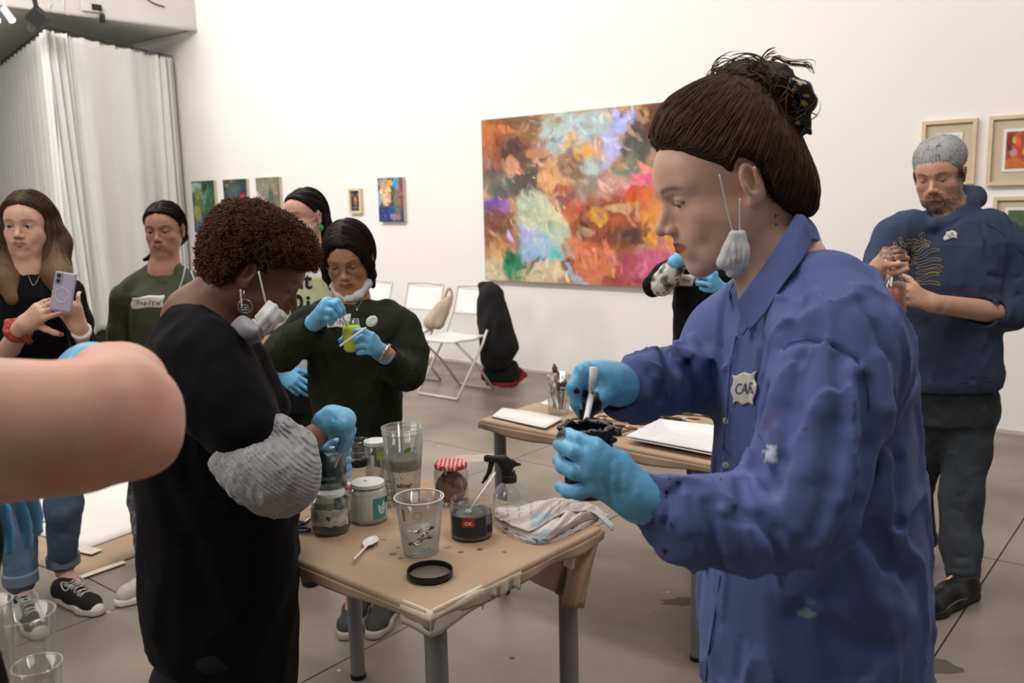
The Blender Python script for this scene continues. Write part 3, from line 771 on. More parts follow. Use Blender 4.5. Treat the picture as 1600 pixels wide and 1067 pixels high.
PS = [(.5, .45, .28, .3, 0, (120, 84, 60), .95), (.5, .28, .26, .14, 0, (50, 44, 36), .9), (.5, .4, .12, .12, 0, (200, 150, 116), .95), (.42, .38, .03, .02, 0, (30, 24, 24), .9), (.58, .38, .03, .02, 0, (30, 24, 24), .9), (.5, .48, .05, .015, 0, (150, 60, 50), .9), (.5, .6, .08, .16, 0, (170, 110, 84), .9), (.5, .85, .4, .04, 0, (110, 130, 140), .8), (.2, .2, .15, .1, 0, (120, 106, 60), .7), (.8, .2, .15, .1, 0, (120, 106, 60), .7)]
picture([(543, 295), (562, 294), (564, 333), (546, 334)], 'tiny wood-framed picture of a dark figure on the white wall', lambda u, v, a: blobs(u, v, a, (40, 36, 34), PS, 0.02, 6, 0.2), 0.04, 40, 70, frame=0.022, mount=0.004)
RR = [(.2, .2, .2, .2, 0, (120, 40, 40), .9), (.35, .2, .1, .1, 0, (206, 190, 50), .9), (.5, .25, .1, .15, 0, (216, 90, 40), .9), (.75, .2, .2, .1, 0, (150, 60, 50), .9), (.6, .5, .3, .15, 0, (196, 60, 60), .9), (.3, .55, .2, .1, 30, (190, 150, 140), .8), (.4, .85, .5, .15, 0, (196, 110, 50), .9), (.85, .5, .15, .15, 0, (200, 160, 60), .8), (.15, .45, .1, .1, 0, (70, 40, 40), .9)]
picture([(1441, 190), (1526, 184), (1522, 291), (1437, 286)], 'pale wood framed picture partly hidden behind the grey knit cap', lambda u, v, a: blobs(u, v, a, (200, 190, 180), RR, 0.1, 7), 0.035, 60, 60, frame=0.022, mount=0.075, name='framed_picture')
picture([(1545, 182), (1646, 175), (1640, 291), (1541, 287)], 'pale wood framed picture with red abstract print above the hooded shoulder', lambda u, v, a: blobs(u, v, a, (160, 70, 50), RR, 0.1, 8), 0.035, 120, 90, frame=0.022, mount=0.075, name='framed_picture')
GG = [(.3, .3, .4, .3, 0, (70, 90, 60), .9), (.6, .5, .3, .2, 0, (50, 60, 50), .9)]
picture([(1551, 309), (1660, 304), (1652, 425), (1547, 419)], 'pale wood framed picture lowest on the wall at the right edge', lambda u, v, a: blobs(u, v, a, (90, 100, 80), GG, 0.1, 9), 0.035, 60, 60, frame=0.022, mount=0.06, name='framed_picture')
# ================================================================== TABLES
ZT = 0.72
def perp(v): return np.array([-v[1], v[0], 0.0])


def slab(g, c, ex, ey, hx, hy, hz, rd=0.008, n=4, sag=0.0):
    """rounded-edge top: rings of a rounded box"""
    prof = [(-hz, 0.0)]
    V = []; ring = []
    def ringpts(inset, z, m=10):
        pts = []
        for (sx, sy, a0) in ((1, 1, 0), (-1, 1, 90), (-1, -1, 180), (1, -1, 270)):
            for t in np.linspace(0, 90, m):
                a = math.radians(a0 + t); rr = 0.015
                pts.append(((hx - inset - rr) * sx + rr * math.cos(a), (hy - inset - rr) * sy + rr * math.sin(a), z))
        return pts
    rows = []
    for t in np.linspace(0, 90, n + 1): rows.append(ringpts(rd * (1 - math.sin(math.radians(t))) if 0 else rd * (1 - math.cos(math.radians(90 - t))), hz - rd * (1 - math.sin(math.radians(90 - t)))))
    rows = [ringpts(rd * (1 - math.cos(math.radians(a))), hz - rd + rd * math.sin(math.radians(a))) for a in np.linspace(90, 0, n + 1)]
    rows = [ringpts(0.012, hz)] + rows if 0 else rows
    rows.append(ringpts(0.0, -hz + rd)); rows.append(ringpts(rd, -hz))
    A = np.array(rows); m = A.shape[1]
    P = c + A[..., :1] * ex + A[..., 1:2] * ey + A[..., 2:] * np.array([0, 0, 1])
    P = P.reshape(-1, 3)
    i, j = np.meshgrid(np.arange(len(rows) - 1), np.arange(m), indexing='ij'); j2 = (j + 1) % m
    Fq = np.stack([i * m + j, (i + 1) * m + j, (i + 1) * m + j2, i * m + j2], -1).reshape(-1, 4)
    k = np.arange(m); k2 = (k + 1) % m; b = (len(rows) - 1) * m
    V = np.concatenate([P, [P[:m].mean(0)], [P[b:b + m].mean(0)]]); nv = len(P)
    g.add(V, [Fq, np.stack([k, k2, np.full(m, nv)], -1), np.stack([b + k2, b + k, np.full(m, nv + 1)], -1)])
    return g


def leg(t, x, y, z1, r=0.0235):
    l = G().lathe([(r, 0.012), (r, z1)], (x, y, 0), 20, cap0=True, cap1=True).obj('leg', M['greyleg'], t, smooth='auto')
    G().lathe([(r * 0.6, 0), (r * 1.05, 0.0), (r * 1.1, 0.014), (r * 0.9, 0.02)], (x, y, 0.0), 20, cap0=True).obj('foot_cap', M['matblack'], l, smooth='auto')
    return l


TN, TR = onz(672, 958, ZT), onz(944, 822, ZT)
e1 = nrm(TR - TN); e2 = perp(e1); TL_ = 1.05; TW = np.linalg.norm(TR - TN)
t1 = thing('work_table', 'brown paper covered table in front holding jars and cups', 'table', (*(TN + e1 * TW / 2 + e2 * TL_ / 2)[:2], 0), 'paper covered tables')
t1['label'] = 'brown paper covered table in front, crowded with jars and cups'; del t1['group']
cen = TN + e1 * TW / 2 + e2 * TL_ / 2 - np.array([0, 0, 0.014])
# board under the paper, then the paper wrap
slab(G(), cen - [0, 0, 0.004], e1, e2, TW / 2 - 0.004, TL_ / 2 - 0.004, 0.011, 0.004).obj('table_board', M['greyleg'], t1)
# wrapped paper top with soft buckles
g = G(); slab(g, cen, e1, e2, TW / 2, TL_ / 2, 0.014, 0.009, 5); g.obj('paper_cover', M['kraft'], t1)
def lipf(a, b, drop, seed, nvec, m=40, amp=0.004, rows=5, top=0.0):
    """a ragged hanging paper lip along edge a-b"""
    r = np.random.default_rng(seed); u = np.linspace(0, 1, m); P = np.zeros((rows, m, 3))
    dr = drop * (1 + 0.25 * np.sin(u * 13 + seed) + 0.2 * r.normal(size=m).cumsum() / m ** 0.5 * 0.4)
    for i in range(rows):
        v = i / (rows - 1); P[i] = a + (b - a) * u[:, None] - np.array([0, 0, 1]) * (v * dr)[:, None] + nvec * (0.003 + amp * v * np.sin(u * 21 + seed))[:, None]
    return P
for (x0, y0, nv_) in ((TN, TN + e2 * TL_, -e1), (TN, TR, -e2)):
    P = lipf(x0 - np.array([0, 0, 0.012]), y0 - np.array([0, 0, 0.012]), 0.022, 3 if nv_ is not None else 4, nv_)
    G().grid(P, 0.0012).obj('paper_lip', M['kraft'], t1)
# masking tape round the near corner, wrapping both sides
def tape(t, cor, da, db, la, lb, h0, h1, seed):
    n = 40; s_ = np.linspace(-la, lb, n); rows = 6; P = np.zeros((rows, n, 3))
    for j, s in enumerate(s_):
        base = cor + (da * (-s) if s < 0 else db * s); out = (-db if s < 0 else -da) if abs(s) > 0.008 else -(da + db) * 0.8
        hh = h1 * ((1 - .18 * s / lb + .10 * math.sin(s * 40)) if s > 0 else 1 + .05 * math.sin(s * 30))
        for i in range(rows):
            v = i / (rows - 1); P[i, j] = base + out * (.0022 + .0022 * v * math.sin(s * 50 + seed)) + np.array([0, 0, h0 - v * hh]) + (0 if i else -out * .010)
    G().grid(P, 0.0008).obj('masking_tape', M['tape'], t)
tape(t1, TN, e2, e1, 0.085, 0.155, 0.0012, 0.050, 2)
G().grid(lipf(TN + e1 * 0.14 - [0, 0, 0.004], TN + e1 * 0.27 - [0, 0, 0.006], 0.034, 8, -e2, 16, 0.004), 0.0008).obj('masking_tape', M['tape'], t1)
# right corner: paper hanging over the leg plus a diagonal fold and tape scrap
RL = TR - e1 * 0.075 + e2 * 0.055
c1 = onz(893, 1067, 0); 
P = []
for (px0, py0, px1, py1, ins) in [(0, 0, 0, 0, 0)]: pass
lx, ly = onz(894, 1067, 0)[:2]
lx, ly = RL[0], RL[1]
def paperflap(t, pxs, Y, name='paper_flap', m=None, th=0.0012, bulge=0.006):
    """pxs: rows of (px,py,Y) forming a grid"""
    A = np.array([[at(*q) for q in row] for row in pxs])
    u = np.linspace(0, 1, 18); v = np.linspace(0, 1, 14); R_, C_ = A.shape[:2]
    def lin(x, n): i = min(int(x * (n - 1)), n - 2); return i, x * (n - 1) - i
    P = np.zeros((14, 18, 3))
    for i, vv in enumerate(v):
        for j, uu in enumerate(u):
            a, fa = lin(vv, R_); b, fb = lin(uu, C_)
            P[i, j] = (A[a, b] * (1 - fa) + A[a + 1, b] * fa) * (1 - fb) + (A[a, b + 1] * (1 - fa) + A[a + 1, b + 1] * fa) * fb
            P[i, j] += np.array([-e2[0], -e2[1], 0]) * bulge * math.sin(uu * 9 + vv * 4)
    return G().grid(P, th).obj(name, m or M['kraft'], t)
Yr = TR[1]
paperflap(t1, [[(884, 862, Yr - .075), (915, 846, Yr - .04), (943, 826, Yr - .004)], [(882, 905, Yr - .07), (908, 895, Yr - .06), (933, 868, Yr - .02)], [(878, 948, Yr - .055), (896, 952, Yr - .075), (911, 950, Yr - .045)]], Yr)
paperflap(t1, [[(818, 902, Yr - .16), (855, 882, Yr - .10), (888, 868, Yr - .06)], [(830, 908, Yr - .12), (860, 900, Yr - .08), (886, 905, Yr - .03)], [(842, 914, Yr - .10), (864, 924, Yr - .06), (880, 934, Yr - .02)]], Yr)
paperflap(t1, [[(876, 868, Yr - .085), (890, 862, Yr - .075), (902, 858, Yr - .065)], [(880, 876, Yr - .085), (892, 874, Yr - .08), (900, 876, Yr - .07)], [(880, 884, Yr - .08), (892, 890, Yr - .08), (898, 888, Yr - .07)]], Yr, 'masking_tape', M['tape'], bulge=.002)
nl = TN + e1 * 0.05 + e2 * 0.04
leg(t1, nl[0], nl[1], ZT - 0.028); leg(t1, lx, ly, ZT - 0.028)
bl = onz(575, 1050, 0) - e1 * 0.04
leg(t1, bl[0], bl[1], ZT - 0.028)
fl_ = TN + e2 * (TL_ - 0.06) + e1 * 0.05; leg(t1, fl_[0], fl_[1], ZT - 0.028)
# paper stains
g = G(); r = np.random.default_rng(11)
for (px, py, rr) in [(614, 865, .011), (626, 872, .008), (622, 855, .006), (598, 843, .006), (700, 855, .012), (750, 858, .010), (788, 862, .007), (720, 862, .008), (600, 843, .005), (690, 900, .004)]:
    c = onz(px, py, ZT + 0.0006); m = 12; a = np.arange(m) * 2 * math.pi / m; q = rr * r.uniform(.6, 1.1, m)
    g.add(np.concatenate([np.stack([c[0] + q * np.cos(a), c[1] + q * np.sin(a), np.full(m, c[2] - 0.0004)], -1), [c]]), np.stack([np.arange(m), (np.arange(m) + 1) % m, np.full(m, m)], -1), srgb(122, 92, 68) if rr < .012 else srgb(150, 122, 96))
o = g.obj('paint_stains', M['attr'], t1, colored=True); o['kind'] = 'stuff'

# ---- second table by the brushes
FN = onz(748, 655, ZT); fe = nrm(onz(1116, 725, ZT) - FN); fp = perp(fe); FL, FW = 0.99, 0.70
t2 = thing('work_table', 'brown paper covered table behind, holding brushes and white plates', 'table', (*(FN + fe * FL / 2 + fp * FW / 2)[:2], 0))
c2 = FN + fe * FL / 2 + fp * FW / 2 - np.array([0, 0, 0.014])
slab(G(), c2 - [0, 0, 0.004], fe, fp, FL / 2 - .004, FW / 2 - .004, .011, .004).obj('table_board', M['greyleg'], t2)
slab(G(), c2, fe, fp, FL / 2, FW / 2, 0.015, 0.010, 5).obj('paper_cover', M['kraft'], t2)
P = lipf(FN - [0, 0, .012], FN + fe * FL - [0, 0, .012], .028, 5, -fp, amp=.003); G().grid(P, .0012).obj('paper_lip', M['kraft'], t2)
P = lipf(FN + fp * FW - [0, 0, .010], FN - [0, 0, .010], .022, 6, -fe, amp=.002); G().grid(P, .0012).obj('paper_lip', M['kraft'], t2)
for q in (onz(787, 925, 0), onz(1090, 1030, 0)): leg(t2, q[0], q[1], ZT - 0.028)
q = onz(787, 925, 0) + fp * (FW - .2); leg(t2, q[0], q[1], ZT - .028); q = onz(1090, 1030, 0) + fp * (FW - .24); leg(t2, q[0], q[1], ZT - .028)

# ------------------------------------------------------------------ table-top objects
def hgt(b, py):
    """height above point b at which the image row is py"""
    lo, hi = -0.3, 0.9
    for _ in range(40):
        m_ = (lo + hi) / 2
        if proj(b + [0, 0, m_])[1] > py: lo = m_
        else: hi = m_
    return lo
def pr(b, pxr): q = (b - CAM) @ CRn; return pxr * -q[2] / FPX
def base(px, py, z=ZT + 0.001): return onz(px, py, z)
def wallprof(rz, th=0.0012):
    rz = [tuple(x) for x in rz]
    return rz + [(max(r_ - th, 0.0005), z + (th if i == 0 else 0)) for i, (r_, z) in reversed(list(enumerate(rz)))]
def wrap(t, b, rfn, a0, a1, z0, z1, colf, name='label', m=M['print'], n=40, k=20, eps=0.0006, ragged=0):
    """label wrapped round a jar: angle range (deg, 0=+X, -90 = towards camera)"""
    a = np.radians(np.linspace(a0, a1, n)); z = np.linspace(z1, z0, k)
    A, Z = np.meshgrid(a, z); rr = rfn(Z) + eps
    P = np.stack([b[0] + rr * np.cos(A), b[1] + rr * np.sin(A), b[2] + Z], -1)
    U, Vv = np.meshgrid(np.linspace(0, 1, n), np.linspace(0, 1, k))
    if ragged: P[..., 2] += (fbm(np.stack([U * 9, Vv * 0 + ragged, U * 0], -1), 3) - .5) * .012
    c = colf(U, Vv) if callable(colf) else np.broadcast_to(np.array(srgb(*colf)), U.shape + (3,))
    return G().grid(P[:, ::1], 0, col=c.reshape(-1, 3)).obj(name, m, t, colored=True)
def wraptext(t, b, rfn, txt, ang, z, size, mt, eps=0.0012, name='lettering', bold=0.0, shear=0):
    V, T, w = text_mesh(txt, size, shear, bold)
    rr = rfn(z) + eps
    A = math.radians(ang) + (V[:, 0] - w / 2) / rr
    P = np.stack([b[0] + rr * np.cos(A), b[1] + rr * np.sin(A), b[2] + z + V[:, 1]], -1)
    return G().add(P, T).obj(name, mt, t, smooth=False)
def flatmix(*stops):
    def fn(u, v):
        C = np.zeros(u.shape + (3,))
        return C
    return fn
MI = {k: mat(k, srgb(*c), rg, var=v) for k, c, rg, v in [
    ('orange_pigment', (128, 62, 40), .95, .18), ('grey_paint', (58, 56, 58), .4, .12), ('black_paint', (20, 20, 24), .22, .2), ('teal_paint', (24, 48, 50), .3, .1),
    ('chalk_white', (226, 226, 220), .7, .04), ('yellow_paint', (196, 208, 30), .4, .05), ('rust_paint', (160, 74, 36), .35, .1), ('dirty_grey', (128, 122, 120), .8, .15), ('lid_white', (214, 214, 212), .4, .02),
    ('lid_glass_brown', (96, 84, 78), .5, .2), ('red_print', (190, 44, 34), .6, .05), ('green_print', (96, 150, 50), .6, .1), ('teal_print', (52, 140, 138), .6, .06), ('blue_plastic', (34, 40, 96), .35, .1), ('cloth_black', (17, 17, 19), .92, .2), ('cloth_red', (140, 22, 30), .85, .1)]}
MI['water'] = clear_mat('clear_water', (0.90, 0.93, 0.93), 0.22, 0.03)

# (a) clear cup with water in front
b = base(658, 862); H = hgt(b, 776); r0, r1 = pr(b, 27.5), pr(b + [0, 0, H], 38.5)
t = thing('plastic_cup', 'clear plastic cup half full of water at the front of the table', 'cup', b)
G().lathe(wallprof([(0.001, 0.002), (r0 * .9, 0.002), (r0, 0.0), (r0 * 1.02, 0.008), (r1, H)], .0007), b, 48).obj('cup_wall', M['clearp'], t)
G().tube([b + [r1 * math.cos(a), r1 * math.sin(a), H] for a in np.arange(48) * 2 * math.pi / 48], 0.0017, 8, closed=True).obj('rim', M['whitep'], t)
rf = lambda z: r0 + (r1 - r0) * z / H
hw = H * .43
G().lathe([(0.0005, .004), (r0 - .002, .004), (rf(hw) - .0022, hw), (0.0005, hw)], b, 48).obj('water', MI['water'], t)
for (ang, z, s, mt) in [(-112, H * .28, .011, 'ink'), (-88, H * .37, .009, 'ink'), (-60, H * .55, .010, 'ink'), (-96, H * .52, .008, 'ink'), (-74, H * .40, .008, 'ink')]:
    r = np.random.default_rng(int(ang * -7)); g = G()
    for k in range(7):
        A = math.radians(ang) + r.normal() * .12; zz = z + r.normal() * .0035; ln = r.uniform(.003, .010); rr = rf(zz) + .0008
        pts = [b + [rr * math.cos(A + q / rr), rr * math.sin(A + q / rr), zz + q * r.normal() * .3] for q in np.linspace(0, ln, 4)]
        g.tube(pts, r.uniform(.0005, .0016), 4)
    g.obj('paint_smear', M['ink'], t)
wrap(t, b, rf, -128, -122, H * .68, H * .9, (96, 150, 70), 'green_stripe')
g = G(); zz = H * .80; rr = rf(zz) + .0008
g.tube([b + [rr * math.cos(math.radians(-88) + .009 / rr * math.cos(q)), rr * math.sin(math.radians(-88) + .009 / rr * math.cos(q)), zz + .009 * math.sin(q)] for q in np.linspace(0, 6.28, 20)[:-1]], .0006, 4, closed=True)
g.obj('round_emblem', MI['green_print'], t)
# (b) black lid lying open side up
b = base(672, 900); rl = pr(b, 36)
t = thing('jar_lid', 'black round jar lid lying open side up at the table front', 'lid', b)
G().lathe([(0.001, .001), (rl * .96, .001), (rl, .003), (rl, .015), (rl * .985, .0165), (rl * .95, .0155), (rl * .945, .004), (.001, .004)], b, 56).obj('lid_shell', M['black'], t, smooth='auto')
G().lathe([(rl * .92, .0045), (rl * .9, .0052), (.001, .0052)], b, 48).obj('liner_disc', MI['lid_glass_brown'], t)
# (c) open jar of dark grey paint, red label, spoon
b = base(737, 836); H = hgt(b, 779); rj = pr(b, 33)
t = thing('paint_jar', 'open plastic jar of dark grey paint with red label', 'jar', b)
rf = lambda z: rj + 0 * z
G().lathe(wallprof([(.001, 0), (rj * .9, 0), (rj * .99, .006), (rj, .015), (rj, H * .80), (rj * .93, H * .84), (rj * .93, H * .93), (rj * .95, H * .94), (rj * .95, H * .965), (rj * .93, H)], .0015), b, 56).obj('jar_wall', M['glass'], t)
G().lathe([(.001, .002), (rj * .955, .002), (rj * .955, H * .66), (rj * .5, H * .64), (.001, H * .645)], b, 48).obj('grey_paint', MI['grey_paint'], t)
wrap(t, b, rf, -150, -10, .012, H * .66, (50, 50, 52), 'label', eps=.0008)
def redlab(u, v):
    C = np.zeros(u.shape + (3,)); C[:] = srgb(186, 44, 36); return C
wrap(t, b, rf, -112, -78, H * .42, H * .66, redlab, 'red_label', eps=.0014, n=16, k=6)
wraptext(t, b, rf, ':DK', -95, H * .48, .012, M['paper'], eps=.0022, bold=.0004)
wrap(t, b, rf, -46, -24, H * .14, H * .66, (112, 110, 110), 'barcode_panel', eps=.0014, n=10, k=4)
for k in range(9): wrap(t, b, rf, -44 + k * 2.1, -43 + k * 2.1 + (k % 3) * .3, H * .18, H * .42, (34, 34, 36), 'barcode_bar', eps=.0020, n=2, k=2)
jarC, jarCH = b, H
tp = at(774, 738, b[1] + .035); bt = b + np.array([-.006, .002, H * .62])
tag(G().tube([bt, bt + (tp - bt) * .4, tp], [.0045, .0034, .0036], 8, flat=.6).lathe([(.001, 0), (.008, .002), (.012, .010), (.004, .022)], bt - [0, 0, .012], 12).obj('plastic_spoon', M['whitep']), 'white plastic stick standing in the open jar of grey paint', 'spoon')
# (d) jar with red checked lid, orange pigment
def clip_profile(r, H): return [(.001, 0), (r * .9, 0), (r, .007), (r, H * .74), (r * .93, H * .82), (r * .82, H * .86), (r * .82, H * .93)]
b = base(706, 783); H = hgt(b, 722); rj = pr(b, 27)
t = thing('glass_jar', 'glass jar of orange-brown pigment with red checked lid', 'jar', b)
G().lathe(wallprof(clip_profile(rj, H), .0018), b, 48).obj('jar_wall', M['glass'], t)
s = S(.01); s.cone(b + [0, 0, rj * .86 + .002], b + [0, 0, H * .34], rj * .9, rj * .86).cone(b + [-.004, 0, H * .38], b + [.004, -.006, H * .62], .022, .004, k=.02)
s.cut(b + [0, 0, .003], (0, 0, -1)); s.noise(lambda p: (fbm(p * 90, 3) - .5) * .006)
s.obj('orange_pigment', MI['orange_pigment'], .003, t)
def checks(q):
    c = np.where(((np.floor(q[:, 0] / .0055) + np.floor(q[:, 1] / .0055)) % 2 == 0)[:, None], np.array(srgb(226, 208, 204)), np.array(srgb(190, 50, 56)))
    return np.where((((np.floor(q[:, 0] / .0055) % 2) == 1) & ((np.floor(q[:, 1] / .0055) % 2) == 1))[:, None], np.array(srgb(176, 36, 46)), c)
rl = rj * .92; prof = [(rl * 1.0, H * .88), (rl * 1.03, H * .885), (rl * 1.02, H * .97), (rl * .97, H * 1.0)] + [(rl * x, H * (1.005 + .002 * (x < .8))) for x in np.linspace(.92, .02, 22)]
G().lathe(prof, b, 96, col=checks).obj('lid', M['print'], t, colored=True)
# (e) stack of tall clear cups lettered sonar
b = base(634, 783); H = hgt(b, 674); r0, r1 = pr(b, 21.5), pr(b + [0, 0, H], 32.5)
t = thing('plastic_cup', 'tall clear plastic cup with sonar lettering, outer of the nested pair', 'cup', b)
rf = lambda z: r0 + (r1 - r0) * (z / H) ** 1.0
G().lathe(wallprof([(.001, .002), (r0, 0), (r1, H)], .0008), b, 48).obj('cup_wall', M['clearp'], t)
G().tube([b + [r1 * math.cos(a), r1 * math.sin(a), H] for a in np.arange(48) * 2 * math.pi / 48], .002, 8, closed=True).obj('rim', M['clearp'], t)
wraptext(t, b, rf, 'sónar', -84, H * .265, .0185, M['ink'], bold=.0005, eps=.002)
wraptext(t, b, rf, '25', -86, H * .15, .010, M['ink'], eps=.002)
g = G(); r = np.random.default_rng(8)
for k in range(10):
    A = math.radians(r.uniform(-120, -60)); zz = H * r.uniform(.38, .47); rr = rf(zz) + .001; p = b + [rr * math.cos(A), rr * math.sin(A), zz]; g.tube([p, p - [0, 0, r.uniform(.002, .006)]], .0007, 4)
g.obj('paint_drip', M['ink'], t)
hb = hgt(b, 731); b2 = b + [0, 0, hb]; H2 = H - hb + .012; q0, q1_ = rf(hb) - .001, r1 + .001
t = thing('plastic_cup', 'short clear cup with grey residue and green leaf print nested on top', 'cup', b2)
G().lathe(wallprof([(.001, .002), (q0, 0), (q1_, H2)], .0008), b2, 48).obj('cup_wall', M['clearp'], t)
G().tube([b2 + [q1_ * math.cos(a), q1_ * math.sin(a), H2] for a in np.arange(48) * 2 * math.pi / 48], .0018, 8, closed=True).obj('rim', M['clearp'], t)
rf2 = lambda z: q0 + (q1_ - q0) * z / H2
G().lathe([(.001, .003), (q0 - .0015, .003), (rf2(H2 * .28) - .0015, H2 * .28), (rf2(H2 * .28) - .005, H2 * .26), (.001, H2 * .2)], b2, 40).obj('grey_residue', MI['dirty_grey'], t)
for (ang, sc) in ((-72, 1), (-56, .8)):
    a = np.linspace(0, 2 * math.pi, 16)[:-1]; rr = rf2(H2 * .55) + .001
    q = np.array([[math.radians(ang) + .009 * sc * math.cos(x) / rr, H2 * .55 + .007 * sc * math.sin(x) + .004 * math.cos(x)] for x in a])
    V = np.stack([b2[0] + rr * np.cos(q[:, 0]), b2[1] + rr * np.sin(q[:, 0]), b2[2] + q[:, 1]], -1); V = np.concatenate([V, [V.mean(0)]])
    if sc == 1: G().add(V, np.stack([np.arange(15), (np.arange(15) + 1) % 15, np.full(15, 15)], -1)).obj('leaf_print', MI['green_print'], t)
    else: G().tube(V[:-1], .0009, 4, closed=True).obj('round_emblem', MI['green_print'], t)
# (f) large white jar with slotted lid
b = base(577, 812); H = hgt(b, 752); rj = pr(b, 29.5)
t = thing('glass_jar', 'large jar of white paint with white slotted lid', 'jar', b)
rf = lambda z: rj + 0 * z
G().lathe(wallprof([(.001, 0), (rj * .88, 0), (rj, .009), (rj, H * .74), (rj * .95, H * .84), (rj * .84, H * .90), (rj * .84, H * .95)], .0018), b, 48).obj('jar_wall', M['glass'], t)
G().lathe([(.001, .006), (rj * .9, .006), (rj * .965, .014), (rj * .965, H * .73), (rj * .91, H * .83), (rj * .8, H * .89), (.001, H * .89)], b, 48).obj('white_filling', MI['chalk_white'], t)
rl = rj * .87; G().lathe([(rl * .98, H * .905), (rl * 1.02, H * .91), (rl * 1.02, H * .985), (rl, H), (rl * .93, H * 1.004), (.001, H * 1.004)], b, 48).obj('lid', MI['lid_white'], t, smooth='auto')
G().box(b + [-.006, .004, H * 1.006], (.0009, .008, .0006), np.array(Matrix.Rotation(.6, 3, 'Z'))).obj('slot_mark', M['ink'], t)
def womanlab(u, v):
    C = np.zeros(u.shape + (3,)); C[:] = srgb(62, 148, 146)
    f = ((u - .62) / .3) ** 2 + ((v - .48) / .33) ** 2 < 1; C[f] = srgb(206, 212, 208)
    hs = ((u - .55) / .2) ** 2 + ((v - .25) / .14) ** 2 < 1; C[hs] = srgb(58, 140, 138)
    for (x, y, a_, b_) in ((.52, .45, .05, .035), (.74, .44, .05, .035), (.64, .66, .08, .03), (.63, .56, .02, .05)): C[((u - x) / a_) ** 2 + ((v - y) / b_) ** 2 < 1] = srgb(70, 130, 130)
    return C
wrap(t, b, rf, -66, -22, H * .16, H * .68, womanlab, 'teal_label', eps=.001, n=40, k=40)
wrap(t, b, rf, -22, -8, H * .50, H * .66, (28, 60, 64), 'dark_label', eps=.001, n=8, k=4)
# (g) jar with green paint left
b = base(518, 829); H = hgt(b, 766); rj = pr(b, 29.5)
t = thing('glass_jar', 'half empty jar with dark green paint and torn white label', 'jar', b)
rf = lambda z: rj + 0 * z
G().lathe(wallprof([(.001, 0), (rj * .88, 0), (rj, .008), (rj, H * .72), (rj * .93, H * .82), (rj * .78, H * .88), (rj * .78, H * .95)], .0018), b, 48).obj('jar_wall', M['glass'], t)
G().lathe([(.001, .004), (rj * .9, .004), (rj * .965, .012), (rj * .965, H * .26), (.001, H * .26)], b, 40).obj('green_paint', MI['teal_paint'], t)
G().lathe([(rj * .962, H * .26), (rj * .962, H * .72), (rj * .90, H * .80)], b, 40).obj('green_film', clear_mat('green_glass_film', (.36, .44, .42), .3, .15), t)
rl = rj * .80; G().lathe([(rl * .98, H * .90), (rl * 1.02, H * .905), (rl * 1.02, H * .985), (rl, H), (.001, H * 1.003)], b, 40).obj('lid', MI['lid_white'], t, smooth='auto')
def torn(u, v):
    C = np.zeros(u.shape + (3,)); C[:] = srgb(196, 196, 190); n_ = fbm(np.stack([u * 6, v * 5, u * 0 + 4], -1), 4)
    C[(n_ > .58)] = srgb(160, 164, 160); C[((u - .2) / .1) ** 2 + ((v - .4) / .3) ** 2 < 1] = srgb(120, 140, 96); C[((u - .52) / .05) ** 2 + ((v - .5) / .14) ** 2 < 1] = srgb(90, 96, 100); return C
wrap(t, b, rf, -158, -18, H * .24, H * .64, torn, 'torn_label', eps=.001, n=70, k=24, ragged=1)
# (h) small jar with orange marked lid behind (g)
b = base(536, 808); H = hgt(b, 763); rj = pr(b, 17)
t = thing('glass_jar', 'small jar with orange mark on white lid behind the green jar', 'jar', b + [0, .02, 0])
b = b + [0.0, .03, 0]
G().lathe(wallprof([(.001, 0), (rj * .9, 0), (rj, .006), (rj, H * .75), (rj * .85, H * .85), (rj * .85, H * .95)], .0016), b, 32).obj('jar_wall', M['glass'], t)
def olid(q): return np.where((q[:, 0] > -.004)[:, None] & (q[:, 1] < 0)[:, None], np.array(srgb(216, 110, 70)), np.array(srgb(216, 210, 206)))
G().lathe([(rj * .85, H * .9), (rj * .87, H * .91), (rj * .86, H)] + [(rj * x, H * 1.003) for x in (.8, .6, .4, .2, .02)], b, 32, col=olid).obj('lid', M['print'], t, colored=True)
# (i) open jar with black band
b = base(562, 775); H = hgt(b, 687); rj = pr(b, 17.5)
t = thing('glass_jar', 'open clear jar with black painted band behind the white jar', 'jar', b)
G().lathe(wallprof([(.001, 0), (rj * 1.1, 0), (rj * 1.25, .006), (rj * 1.25, H * .46), (rj * .85, H * .56), (rj * .85, H * .66), (rj, H * .72), (rj, H * .95), (rj * 1.04, H * .965), (rj, H)], .0016), b, 40).obj('jar_wall', M['glass'], t)
G().lathe([(rj * .87, H * .55), (rj * .9, H * .56), (rj * .88, H * .69), (rj * .7, H * .70), (.001, H * .69)], b, 32).obj('black_band', MI['black_paint'], t)
for zz in (.82, .90): G().tube([b + [rj * 1.02 * math.cos(a), rj * 1.02 * math.sin(a), H * zz] for a in np.arange(32) * 2 * math.pi / 32], .0008, 6, closed=True).obj('screw_thread', MI['black_paint'] if zz > .85 else M['glass'], t)
